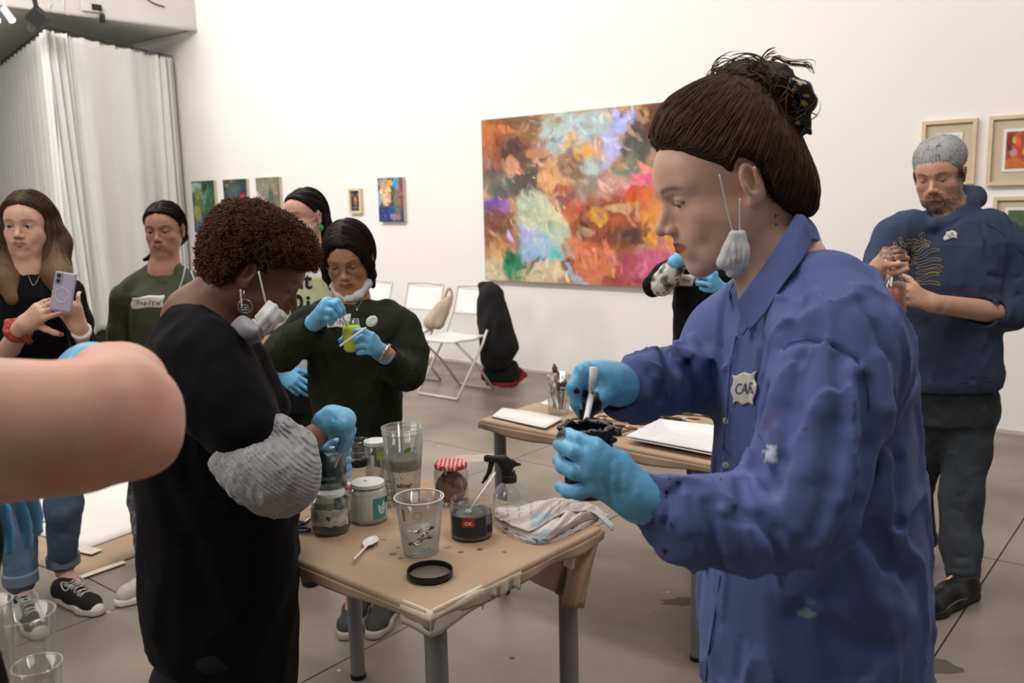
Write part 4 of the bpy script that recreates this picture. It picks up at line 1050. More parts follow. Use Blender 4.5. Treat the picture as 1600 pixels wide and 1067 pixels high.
# (j) clear tubs with white lids behind
b = base(591, 772); H = hgt(b, 688); rj = pr(b, 17.5)
t = thing('plastic_tub', 'clear tub with white lid and yellow-green sticker beside the tall cups', 'tub', b)
rf = lambda z: rj + 0 * z
G().lathe(wallprof([(.001, 0), (rj, 0), (rj, H)], .0012), b, 40).obj('tub_wall', M['clearp'], t)
G().lathe([(rj * 1.0, H * .93), (rj * 1.05, H * .935), (rj * 1.05, H), (rj * .95, H * 1.01), (.001, H * 1.0)], b, 40).obj('lid', MI['lid_white'], t, smooth='auto')
wrap(t, b, rf, -80, -38, H * .70, H * .86, (176, 182, 60), 'yellow_sticker', eps=.001, n=10, k=4)
wrap(t, b, rf, -112, -92, H * .50, H * .78, (206, 206, 202), 'white_sticker', eps=.001, n=10, k=4)
b = base(606, 790); H = hgt(b, 716); rj = pr(b, 13)
t = thing('bottle', 'narrow clear bottle between the white jar and the tall cups', 'bottle', b)
G().lathe(wallprof([(.001, 0), (rj, 0), (rj, H * .6), (rj * .7, H * .74), (rj * .68, H * .9), (rj * .75, H)], .001), b, 28).obj('bottle_wall', M['glass'], t)
for zz in (.15, .3, .45): G().lathe([(rj * 1.03, H * zz), (rj * 1.03, H * (zz + .02))], b, 24).obj('ring_mark', MI['dirty_grey'], t)
# (l) spray bottle
b = base(797, 806) ; H = hgt(b, 752); rj = pr(b, 28)
t = thing('spray_bottle', 'clear spray bottle with black trigger head behind the folded cloth', 'spray bottle', b)
G().lathe(wallprof([(.001, 0), (rj * .92, 0), (rj, .008), (rj, H * .45), (rj * .94, H * .62), (rj * .72, H * .82), (rj * .42, H * .95), (rj * .36, H * 1.02), (rj * .36, H * 1.08)], .001), b, 48).obj('bottle_body', M['clearp'], t)
G().lathe([(.001, .003), (rj * .95, .003), (rj * .95, H * .2), (.001, H * .2)], b, 32).obj('water', MI['water'], t)
Yb = b[1]; cl = lambda x, y, dy=0: at(x, y, Yb + dy)
G().lathe([(rj * .42, H * 1.0), (rj * .42, H * 1.17), (rj * .36, H * 1.19), (rj * .36, H * 1.3)], b, 24, cap1=True).obj('collar', M['matblack'], t, smooth='auto')
s = S(.006); s.chain([cl(792, 745), cl(790, 728), cl(784, 722)], [.013, .012, .011]); s.chain([cl(763, 716), cl(785, 718), cl(797, 726)], [.008, .0105, .007])
s.chain([cl(790, 717), cl(802, 722), cl(812, 726)], [.007, .004, .0025]); s.chain([cl(812, 725), cl(803, 728), cl(796, 736)], [.002, .002, .003])
s.box(cl(760, 716), (.006, .007, .007), rd=.002)
s.obj('spray_head', M['matblack'], .0022, t)
s = S(.004); s.chain([cl(768, 722), cl(765, 736), cl(759, 747), cl(754, 754)], [.0075, .0055, .0045, .003]); s.obj('trigger', M['matblack'], .002, t)
# (m) folded cloth
cw = lambda x, y, z: onz(x, y, ZT + z)
MI['terry'] = mat('terry_cloth', (.5, .5, .5), .95, attr=True, var=.06, vscale=150, bump=.5, bscale=600, bdist=.001)
ct = thing('folded_cloth', 'crumpled whitish cleaning cloth draped over the front table right corner', 'cloth', cw(850, 815, 0))
def clothlayer(rows, seed, cre, amp=.006):
    A = np.array([spline([cw(*p) for p in row], 90) for row in rows]); n = 90; m = 44; P = np.stack([spline(A[:, j], m) for j in range(n)], 1)
    u, v = np.meshgrid(np.linspace(0, 1, n), np.linspace(0, 1, m)); env = np.sin(np.clip(v, .02, .98) * math.pi) ** .5
    d = np.zeros_like(u)
    for (u0, sl, w, a_) in cre: x = (u - u0 - sl * (v - .5)) / w; d += a_ * (np.exp(-x * x) - .7 * np.exp(-(x - 1.8) ** 2))
    d += (fbm(np.stack([u * 14, v * 7, u * 0 + seed], -1), 3) - .5) * amp
    P[..., 2] += d * env; P[..., 2] = np.where(u < .93, np.maximum(P[..., 2], ZT + .0015), P[..., 2])
    V = P.reshape(-1, 3); C = np.array(srgb(198, 190, 186))[None] * (.9 + .2 * fbm(V * 40, 3)[:, None])
    C[(np.abs((u * 11 + v * 1.2) % 1 - .5) < .045).ravel() & (fbm(V * 20, 2) > .4)] = srgb(172, 138, 140); C[fbm(V * 18 + seed, 2) > .68] = srgb(168, 178, 186)
    G().grid(P, .003, nv=np.array([0, 0, 1.]), col=C).obj('cloth_layer', MI['terry'], ct, colored=True)
clothlayer([[(774, 822, .002), (806, 842, .002), (846, 850, .002), (884, 838, .002), (935, 812, .004)], [(774, 812, .014), (806, 832, .012), (846, 840, .013), (884, 828, .012), (935, 808, .010)], [(776, 800, .016), (812, 806, .018), (850, 806, .018), (890, 806, .016), (932, 803, .008)], [(790, 795, .001), (820, 790, .001), (860, 790, .001), (900, 796, .001), (930, 800, .001)]], 3, [(.2, .3, .03, -.006), (.5, .2, .02, -.005), (.7, -.3, .03, .006)], .004)
clothlayer([[(772, 812, .012), (804, 832, .014), (846, 843, .013), (876, 832, .016), (915, 812, .016), (945, 808, .010)], [(772, 802, .026), (808, 818, .030), (850, 826, .030), (884, 816, .034), (918, 802, .030), (946, 804, .012)], [(776, 792, .030), (812, 798, .036), (852, 796, .038), (890, 794, .038), (925, 797, .024), (950, 806, .008)], [(792, 792, .004), (830, 786, .004), (868, 786, .004), (905, 790, .004), (932, 796, .004), (950, 804, .004)]], 5, [(.12, .4, .02, -.007), (.34, .5, .025, -.008), (.55, .5, .02, -.007), (.62, .4, .03, .006), (.8, .3, .02, -.005)], .006)
clothlayer([[(772, 806, .024), (800, 820, .030), (832, 828, .030), (858, 812, .040), (885, 800, .046), (925, 800, .030), (957, 828, -.006)], [(774, 796, .038), (806, 802, .046), (840, 806, .048), (866, 794, .056), (892, 786, .056), (928, 792, .036), (959, 824, .000)], [(780, 792, .036), (814, 790, .046), (848, 786, .052), (874, 782, .056), (900, 782, .050), (934, 794, .026), (958, 820, .002)], [(792, 792, .008), (830, 786, .010), (862, 784, .012), (888, 784, .012), (910, 788, .010), (938, 797, .006), (955, 818, .002)]], 7, [(.16, .35, .018, -.008), (.3, .5, .02, -.009), (.36, .5, .03, .006), (.5, .4, .018, -.009), (.66, .3, .022, -.007), (.8, .1, .02, -.005)], .007)
# (n) spoon on the table
p0, p1 = onz(552, 879, ZT + .005), onz(584, 843, ZT + .004); d = nrm(p1 - p0); sd = perp(d)
L_ = np.linalg.norm(p1 - p0); t_ = np.linspace(0, 1, 26); P = []
for u in t_:
    w = .0028 + .0008 * u if u < .55 else .0028 + .0135 * math.sin((u - .55) / .45 * math.pi) ** .7
    dep = 0 if u < .55 else .006 * math.sin((u - .55) / .45 * math.pi)
    P.append([p0 + d * L_ * u * 1.08 + sd * w * x + np.array([0, 0, .004 * (1 - u) + .0016 - dep * (1 - x * x) + (.004 if u > .55 else .003 * (1 - x * x))]) for x in np.linspace(-1, 1, 9)])
tag(G().grid(np.array(P), .0012).obj('plastic_spoon', M['whitep']), 'white plastic spoon lying on brown paper', 'spoon')
# (o) scissors
t = thing('scissors', 'scissors with dark blue handles beside the green jar', 'scissors', onz(472, 826, ZT))
for (cx, cy, a_) in ((470, 828, .4), (460, 818, .0)):
    c = onz(cx, cy, ZT + .006); G().tube([c + [.022 * math.cos(q), .015 * math.sin(q), 0] for q in np.linspace(0, 6.283, 28)[:-1]], .0038, 8, closed=True).obj('handle', MI['blue_plastic'], t)
st_ = mat('scissor_steel', srgb(150, 150, 152), .3, metal=.9)
for q in ((500, 795), (492, 800)): G().tube([onz(474, 818, ZT + .005), onz(*q, ZT + .005)], [.005, .002], 6, flat=.3).obj('blade', st_, t)

# ---- second table: papers, glass of brushes, plates, brushes
def rectpx(c4, z): return [onz(*q, z) for q in c4]
c4 = [(768, 650), (785, 637), (875, 655), (852, 670)]
for k in range(4):
    Pq = rectpx([(x + (k * 2.0 if i in (2,) else 0), y) for i, (x, y) in enumerate(c4)], ZT + .002 + k * .0022)
    A = np.array([[Pq[0], Pq[1]], [Pq[3], Pq[2]]]); u = np.linspace(0, 1, 12)
    P = np.array([[(A[0, 0] * (1 - a) + A[1, 0] * a) * (1 - c_) + (A[0, 1] * (1 - a) + A[1, 1] * a) * c_ + np.array([0, 0, .002 * k * math.sin(a * 3) * c_ + .004 * a * a * (k > 1)]) for c_ in (0, .5, 1)] for a in u])
    tag(G().grid(P, .0018).obj('paper_sheet', M['paper']), ['bottom', 'third', 'second', 'topmost'][k] + ' sheet of the white paper stack on the far table', 'paper', 'stacked paper sheets on the far table')
Pq = rectpx([(843, 630), (860, 622), (900, 634), (895, 642)], ZT + .003)
tag(G().grid(np.array([[Pq[0], Pq[1]], [Pq[3], Pq[2]]]), .001).obj('paper_sheet', M['paper']), 'small white paper slip lying under the brush glass', 'paper')
b = base(873, 645, ZT + .004); H = hgt(b, 583); r0, r1 = pr(b, 16), pr(b + [0, 0, H], 19.5)
t = thing('brush_cup', 'clear plastic cup full of brushes on the far table', 'cup', b)
G().lathe(wallprof([(.001, .002), (r0, 0), (r1, H)], .001), b, 40).obj('cup_wall', M['clearp'], t)
rf = lambda z: r0 + (r1 - r0) * z / H
wrap(t, b, rf, -98, -20, H * .62, H * .82, (60, 62, 64), 'dark_label', eps=.001, n=16, k=4)
wraptext(t, b, rf, 'Bitter', -64, H * .66, .014, M['paper'], eps=.002, shear=.3)
def brush(p, q, mt_h, r_h=.0035, L_f=.18, bris=None, label='', lab_group=None, name='paint_brush', fw=.005):
    p = np.asarray(p); q = np.asarray(q); d = nrm(q - p); L_ = np.linalg.norm(q - p)
    t = thing(name, label, 'brush', p, lab_group)
    G().tube([p, p + d * L_ * .25, p + d * L_ * .62], [r_h * .5, r_h, r_h * .9], 8).obj('handle', mt_h, t)
    G().tube([p + d * L_ * .6, p + d * L_ * .8], [r_h * 1.05, fw], 8).obj('ferrule', M['brushmetal'], t)
    G().tube([p + d * L_ * .79, p + d * L_ * .9, q], [fw, fw * 1.25, fw * .35], 8, flat=.6).obj('bristles', bris or MI['lid_glass_brown'], t)
    return t
M['brushmetal'] = mat('brush_ferrule', srgb(168, 166, 160), .35, metal=.7)
WOODS = [mat('wooden_handle_' + n_, srgb(*c), .5, var=.08) for n_, c in (('pale', (196, 170, 124)), ('dark', (54, 44, 38)), ('olive', (96, 92, 60)), ('white', (206, 202, 192)), ('brown', (120, 84, 56)))]
brs = mat('brush_hair', srgb(110, 84, 60), .9)
for i, (x, y, xb, w) in enumerate([(854, 583, 868, 1), (866, 568, 874, 4), (872, 580, 876, 1), (860, 600, 870, 3), (878, 596, 878, 4), (883, 592, 879, 1), (868, 588, 864, 2), (889, 604, 882, 0)]):
    top = at(x, y, b[1] + .01 * math.sin(i * 2)); bot = onz(xb, 640, ZT + .012)
    brush(bot, top, WOODS[w], .0034, bris=brs, label=['thin dark handle at the left of the brush cup', 'tallest brush in the cup with broad pointed tip', 'dark brush at the middle of the brush cup', 'pale handled brush low in the cup', 'brown brush right of middle in the cup', 'dark brush at the right of the cup', 'olive brush at the back left of the cup', 'pale brush leaning against the right rim of the cup'][i], lab_group='brushes in the cup', fw=.009 if i == 1 else .005)
# plates
def plate(pxs, z, label):
    Pq = [onz(*q, z) for q in pxs]; c = sum(Pq) / 4; t = thing('square_plate', label, 'plate', c)
    g = G(); rows = []
    for (s_, dz) in ((.62, -.0), (.66, .002), (.94, .016), (1.0, .017), (1.0, .0145), (.94, .0135), (.66, -.001), (.0, -.002)):
        ring = []
        for i in range(4):
            for tt in np.linspace(0, 1, 12, endpoint=False):
                p = Pq[i] * (1 - tt) + Pq[(i + 1) % 4] * tt; ring.append(c + (p - c) * max(s_, .001) + np.array([0, 0, dz - .012]))
        rows.append(ring)
    A = np.array([[c + (np.array(p) - c) * .001 for p in rows[0]]] + rows); A[0, :, 2] = A[1, :, 2]; m = A.shape[1]
    i, j = np.meshgrid(np.arange(len(A) - 1), np.arange(m), indexing='ij'); j2 = (j + 1) % m
    g.add(A.reshape(-1, 3), np.stack([i * m + j, (i + 1) * m + j, (i + 1) * m + j2, i * m + j2], -1).reshape(-1, 4))
    return g.obj('plate_body', M['whitep'], t, smooth='auto')
plate([(978, 683), (1030, 657), (1170, 672), (1118, 709)], ZT + .022, 'upper white square plate of the pair on the far table')
plate([(981, 687), (1032, 661), (1170, 676), (1116, 713)], ZT + .0165, 'lower white square plate of the pair on the far table')
# loose brushes and tools on the far table
r = np.random.default_rng(12)
loose = [((893, 660), (952, 668), 0), ((893, 655), (950, 650), 1), ((900, 668), (955, 660), 0), ((915, 648), (948, 640), 2), ((930, 672), (968, 676), 0), ((940, 680), (985, 672), 0), ((960, 664), (990, 668), 1), ((975, 668), (1010, 672), 4), ((990, 660), (1035, 650), 0), ((1005, 658), (1050, 646), 3), ((1012, 652), (1095, 655), 4), ((1020, 648), (1100, 662), 1), ((1035, 644), (1118, 650), 2), ((1040, 640), (1120, 645), 0), ((1062, 655), (1125, 668), 0), ((1068, 662), (1122, 672), 3), ((1050, 636), (1110, 634), 1), ((920, 640), (960, 632), 3), ((985, 650), (1020, 642), 2), ((1075, 640), (1130, 655), 4), ((1030, 655), (1080, 668), 3), ((905, 650), (955, 656), 2), ((948, 655), (985, 658), 0), ((1000, 664), (1028, 655), 1)]
words = ['wooden-handled', 'dark', 'olive', 'white', 'brown']
ORD = ['leftmost', 'second', 'third', 'fourth', 'fifth', 'sixth', 'seventh', 'rightmost']
for i, (a_, c_, w) in enumerate(loose):
    same = sorted([q for q in loose if q[2] == w], key=lambda q: q[0][0] + q[1][0]); k = same.index((a_, c_, w)); nm = 'leftmost' if k == 0 else ('rightmost' if k == len(same) - 1 else ORD[k] + ' from the left')
    z = ZT + .006 + (i % 3) * .004
    brush(onz(*a_, z), onz(*c_, z), WOODS[w], .0055, bris=brs, label='%s brush lying loose on the far table, %s of its colour' % (words[w], nm), lab_group='%s brushes lying on the far table' % words[w], fw=.006)
t = thing('marker_pen', 'black marker with lime green band beside the plates', 'marker', onz(955, 673, ZT + .014))
G().tube([onz(915, 668, ZT + .016), onz(958, 673, ZT + .014)], .011, 12).obj('pen_body', M['matblack'], t); G().tube([onz(944, 671, ZT + .016), onz(957, 673, ZT + .0155)], .0118, 12).obj('green_band', mat('lime_plastic', srgb(170, 190, 40), .4), t)
G().tube([onz(957, 673, ZT + .016), onz(971, 675, ZT + .014)], [.0125, .0135], 12).obj('cap', M['matblack'], t)

# ---- foreground cups on the corner of a nearer table
t3 = thing('work_table', 'corner of a nearer brown paper table under the foreground cups', 'table', (-1.05, 1.15, 0))
slab(G(), np.array([-1.05, 1.09, ZT - .015]), np.array([1., 0, 0]), np.array([0, 1., 0]), .36, .30, .015, .01).obj('paper_cover', M['kraft'], t3)
for x in (-1.37, -.73):
    for y in (.84, 1.34): leg(t3, x, y, ZT - .03)
def clearcup(px, py, rpx, Y, r0k, label, tilt=0):
    rim = at(px, py, Y); H = rim[2] - ZT - .0015; b = np.array([rim[0], rim[1], ZT + .0015]); r1 = pr(rim, rpx); r0 = r1 * r0k
    t = thing('plastic_cup', label, 'cup', b)
    G().lathe(wallprof([(.001, .002), (r0, 0), (r0 * 1.02, .01), (r1, H)], .0008), b, 48).obj('cup_wall', M['clearp'], t)
    G().tube([b + [r1 * math.cos(a), r1 * math.sin(a), H] for a in np.arange(48) * 2 * math.pi / 48], .0018, 8, closed=True).obj('rim', M['clearp'], t)
    g = G(); r = np.random.default_rng(abs(int(px)))
    for k in range(5):
        zz = H * r.uniform(.3, .8); A = r.uniform(0, 6.28); rr = r0 + (r1 - r0) * zz / H + .0006; p = b + [rr * math.cos(A), rr * math.sin(A), zz]; g.tube([p, p - [0, 0, r.uniform(.003, .01)]], .001, 4)
    g.obj('paint_drip', MI['dirty_grey'], t)
clearcup(38, 958, 44, 1.36, .72, 'clear plastic cup with the widest visible rim at lower left')
clearcup(58, 1038, 36, 1.26, .72, 'lower clear plastic cup at the bottom left corner')
clearcup(-14, 940, 30, 1.30, .72, 'clear plastic cup cut off by the left frame edge')

# ---- sheets on the floor, left
fs = thing('floor_sheet', 'brown kraft paper taped to the floor behind the jeans', 'paper', onz(130, 880, 0))
K0 = onz(121, 905, 0); ka = nrm(onz(222, 866, 0) - K0); kb = perp(ka)
kb = kb if (onz(44, 831, 0) - K0) @ kb > 0 else -kb
def sheet(c, la, lb, z, name, m, par, th=.0015):
    n = 20; u, v = np.meshgrid(np.linspace(0, 1, n), np.linspace(0, 1, n), indexing='ij')
    P = c + ka * la * u[..., None] + kb * lb * v[..., None]; P[..., 2] = z + .003 * fbm(np.stack([u * 6, v * 6, u * 0], -1), 2)
    return G().grid(P, th, nv=np.array([0, 0, 1.0])).obj(name, m, par)
sheet(K0, 2.3, 2.0, .003, 'paper_body', M['kraft'], fs)
W_ = onz(132, 861, 0)
o = sheet(W_, 1.95, 1.75, .008, 'floor_sheet', M['paper'], None); tag(o, 'large white paper lying on the brown floor sheet', 'paper')
def strip(p, q, w, z=.007):
    a, c = onz(*p, z), onz(*q, z); d = nrm(c - a); s_ = perp(d) * w; V = [a - s_, c - s_, c + s_, a + s_]
    G().add(V + [v - [0, 0, .001] for v in V], np.array([[0, 1, 2, 3], [0, 4, 5, 1], [1, 5, 6, 2], [2, 6, 7, 3], [3, 7, 4, 0]])).obj('masking_tape', M['tape'], fs, smooth=False)
strip((124, 902), (195, 877), .018, .009); strip((122, 856), (152, 862), .03, .016); strip((52, 806), (66, 815), .03, .016); strip((392, 538), (470, 560), .02, .004)
sh = G().grid(np.array([[onz(375, 540, .003), onz(470, 560, .003)], [onz(388, 536, .003), onz(478, 555, .003)]]), .002, nv=np.array([0, 0, 1.])).obj('floor_sheet', M['paper']); tag(sh, 'edge of another white sheet on the floor behind the curly-haired person', 'paper')

# ---- folding chairs along the wall
def chair(c, label, heading):
    f = heading; x = np.array([f[1], -f[0], 0.0]); R = np.array([x, f, [0, 0, 1]]).T
    def W(p): return np.asarray(c) + np.asarray(p, float) @ R.T
    t = thing('folding_chair', label, 'chair', c)
    g = G()
    m = 14; P = [];
    for i, v in enumerate(np.linspace(-.19, .19, m)):
        P.append([W((u * .205 * (1 - .12 * (v < -.1)), v, .455 + .012 * (abs(u) ** 3) - .01 * math.exp(-(v / .12) ** 2))) for u in np.linspace(-1, 1, 14)])
    G().grid(np.array(P)[::-1], .02).obj('seat', M['whitep'], t)
    P = [[W((u * .20, -.235 - .03 * (1 - u * u) - (z - .6) * .30, z)) for u in np.linspace(-1, 1, 14)] for z in np.linspace(.60, .80, 10)]
    G().grid(np.array(P), .014).obj('backrest', M['whitep'], t)
    for s_ in (-1, 1):
        G().tube([W((s_ * .215, -.29, .82)), W((s_ * .215, -.16, .46)), W((s_ * .215, .0, .2)), W((s_ * .215, .235, .012))] if 0 else [W((s_ * .212, -.30, .82)), W((s_ * .212, -.235, .62)), W((s_ * .212, -.11, .40)), W((s_ * .212, .20, .014))], .011, 8).obj('front_leg', M['metal'], t)
        G().tube([W((s_ * .188, .17, .44)), W((s_ * .188, -.06, .24)), W((s_ * .188, -.25, .014))], .010, 8).obj('rear_leg', M['metal'], t)
    G().tube([W((-.188, -.25, .012)), W((.188, -.25, .012))], .010, 8).obj('rear_bar', M['metal'], t)
    G().tube([W((-.212, .20, .012)), W((.212, .20, .012))], .010, 8).obj('front_bar', M['metal'], t)
    G().tube([W((-.21, -.30, .82)), W((0, -.31, .835)), W((.21, -.30, .82))], .011, 8).obj('top_rail', M['metal'], t)
    return W
cA = onz(712, 608, 0) + wd * .08; cA = onz(708, 526, .455) * [1, 1, 0]
hd = nrm(wn * .95 - wd * .25)
hd = nrm(wn)
WA = chair(cA, 'white folding chair with the black jacket over its back', hd)
cB = cA + wd * .60 + wn * -.02; WB = chair(cB, 'white folding chair with the beige bag on its seat', hd)
cC = cA + wd * 1.2; WC = chair(cC, 'white folding chair half hidden behind the dark green sweatshirt', hd)
# black jacket hanging over chair A
s = S(.03); J = lambda x, y, z: WA((x, y, z))
s.box(WA((-.10, -.305, .70)), (.07, .045, .17), np.array([[hd[1], -hd[0], 0], hd, [0, 0, 1]]).T, rd=.03)
YJ = WA((-.2, -.3, 0))[1]
j = lambda x, y, d=0: at(x, y, YJ + d)
s.chain([j(768, 462), j(772, 500), j(780, 540)], [.10, .13, .14]); s.chain([j(755, 470, -.03), j(752, 488, -.05)], [.05, .035]); s.chain([j(778, 500), j(790, 540), j(782, 562)], [.08, .10, .08]); s.chain([j(765, 490), j(768, 560)], [.08, .09])
for a_, c_ in (((760, 465), (775, 560)), ((778, 470), (795, 550)), ((768, 500), (760, 565)), ((785, 510), (776, 565))): s.ridge([j(*a_, -.14), j(*c_, -.15)], .02, -.02)
s.noise(folds(21, .010, .12, (0, 0, 1)))
tag(s.obj('jacket', MI['cloth_black'], .012), 'black jacket hanging over the right side of a white folding chair', 'jacket')
YB_ = onz(790, 604, 0)[1]; k_ = lambda x, y, d=0: at(x, y, YB_ + d)
t = thing('backpack', 'black and red bag on the floor under the black jacket', 'bag', onz(790, 604, 0))
s = S(.03); s.chain([k_(772, 585), k_(792, 582), k_(800, 590)], [.09, .10, .07]); s.chain([k_(780, 575), k_(800, 572)], [.06, .05]); s.cut((0, 0, .004), (0, 0, -1)); s.noise(folds(22, .008, .1)); s.obj('bag_body', MI['cloth_black'], .012, t)
s = S(.015); s.chain([k_(758, 590, .02), k_(762, 574, .03), k_(756, 588, .0)], [.03, .03, .03]); s.chain([k_(762, 598, -.05), k_(788, 601, -.06), k_(805, 598, -.04), k_(820, 586, 0), k_(808, 574, .06)], [.02, .02, .025, .018, .02]); s.chain([k_(805, 590, .02), k_(818, 587, .02)], [.04, .02])
s.cut((0, 0, .003), (0, 0, -1)); s.noise(folds(23, .006, .08)); s.obj('red_lining', MI['cloth_red'], .010, t)
# beige bag on chair B
YS = cB[1] - .05; q_ = lambda x, y, d=0: at(x, y, YS + d)
t = thing('handbag', 'beige cloth bag leaning on a white folding chair seat', 'bag', q_(680, 512))
s = S(.03); s.chain([q_(672, 503), q_(684, 505)], [.045, .045]); s.chain([q_(672, 503), q_(690, 480), q_(700, 466)], [.06, .045, .025]); s.chain([q_(686, 504), q_(700, 475)], [.05, .03]); s.noise(folds(24, .008, .09, (.3, 0, 1)))
s.obj('bag_body', mat('beige_canvas', srgb(182, 164, 144), .9, var=.05), .010, t)
G().tube(spline([q_(690, 478), q_(700, 452), q_(706, 458), q_(704, 476)], 18), .012, 8, flat=.4).obj('strap', mat('beige_strap', srgb(170, 150, 128), .9), t)
# ================================================================== PEOPLE: shared builders
def hframe(o, az, pitch=0, roll=0, sc=1.0):
    a, p, q = math.radians(az), math.radians(pitch), math.radians(roll)
    f0 = np.array([math.cos(a), math.sin(a), 0]); r0 = np.array([f0[1], -f0[0], 0]); up = np.array([0, 0, 1.0])
    f = f0 * math.cos(p) - up * math.sin(p); u = up * math.cos(p) + f0 * math.sin(p)
    r = r0 * math.cos(q) - u * math.sin(q); u2 = u * math.cos(q) + r0 * math.sin(q)
    return (np.asarray(o, float), np.stack([r, f, u2], 1), sc)


def T(fr, *p):
    p = np.asarray(p if len(p) == 3 else p[0], float); return fr[0] + (p * fr[2]) @ fr[1].T


def Linv(fr, V): return ((V - fr[0]) @ fr[1]) / fr[2]


def head(s, fr, open_=.0045, jaw=1.0, nose=1.0, smile=0.0, wide=1.0, lips=1.0, ears=(1, 1), chin=1.0, mouth=0.0, look=0.0, cheek=1.0):
    k = fr[2]; R = fr[1]
    def c(a, b, ra, rb=None, kk=.01, op='u'): s.cone(T(fr, *a), T(fr, *b), ra * k, (ra if rb is None else rb) * k, kk * k, op)
    def e(a, r, kk=.01, op='u', rot=None):
        s.ell(T(fr, *a), np.array(r) * k, R if rot is None else R @ np.array(rot), kk * k, op)
    w = wide
    e((0, -.016, .032), (.073 * w, .093, .084), 0)
    e((0, .030, -.022), (.060 * w, .061, .084), .03)
    e((0, .046, .034), (.056 * w, .046, .048), .03)
    for x in (-1, 1):
        c((x * .050 * w * jaw, -.004, -.048), (x * .030 * jaw, .050, -.092), .018, .016, .026)
        c((x * .030 * jaw, .050, -.092), (0, .071 * chin, -.099), .0155, .016, .018)
        e((x * .040 * w, .058, -.028), (.021 * cheek, .020, .018), .022); c((x * .046 * w, .030, -.046), (x * .028 * w, .060, -.074), .0175 * cheek, .0155, .03)
        c((x * .012, .084, .020), (x * .044 * w, .066, .021), .0085, .0075, .016)
        e((x * .0315, .0985, .001), (.017, .0165, .0105), .012, 's')
        e((x * .0315, .0745, .0005), (.0138, .0138, .0128), .004)
        if open_ > 0:
            e((x * .0315, .0895, -.0005 - look * .004), (.0125, .012, open_), .0015, 's')
    e((0, .074 * chin, -.101), (.0165, .0150, .0145), .014)
    c((0, .082, .010), (0, .1055 * nose, -.026), .0062, .0085, .010)
    e((0, .108 * nose, -.0315), (.0100, .0100, .0090), .006); c((0, .078, .004), (0, .093 * nose, -.033), .0085, .0105, .006)
    for x in (-1, 1):
        e((x * .0120, .0975 * nose, -.0355), (.0070, .0095, .0072), .005)
    # mouth: two lips with a parting line; smile lifts the corners
    sm = smile * .006
    e((0, .0835, -.063), (.030, .0145, .024), .016)
    for x in (-1, 1):
        c((0, .0985, -.0585), (x * .0250, .0835 - smile * .005, -.0622 + sm), .0042 * lips, .0018, .004)
        c((0, .0975, -.0680), (x * .0225, .0830 - smile * .005, -.0645 + sm), .0054 * lips, .0020, .004)
        c((0, .1045, -.0628), (x * .0265, .0860 - smile * .005, -.0632 + sm), .0014 + mouth * .002, .0012, .002, 's')
        if smile: e((x * .036, .070, -.046), (.015, .013, .017), .014)
    for i, x in enumerate((-1, 1)):
        if not ears[i]: continue
        er = T(fr, x * .0765 * w, -.012, -.006)
        Rx = R @ np.array(Matrix.Rotation(math.radians(-x * 24), 3, 'Z'))
        s.ell(er, np.array((.0085, .0185, .0310)) * k, Rx @ np.array(Matrix.Rotation(math.radians(-12), 3, 'X')), .008 * k)
        s.ell(T(fr, x * .0855 * w, -.009, -.001), np.array((.0070, .0115, .0190)) * k, Rx, .002 * k, 's')
        s.ell(T(fr, x * .078 * w, -.004, -.031), np.array((.005, .0078, .0090)) * k, Rx, .006 * k)
        c((x * .082 * w, .001, -.006), (x * .080 * w, .000, -.014), .0040, .0034, .003)
        c((x * .0855 * w, -.018, .012), (x * .0830 * w, -.016, -.012), .0030, .0026, .003)
    return s


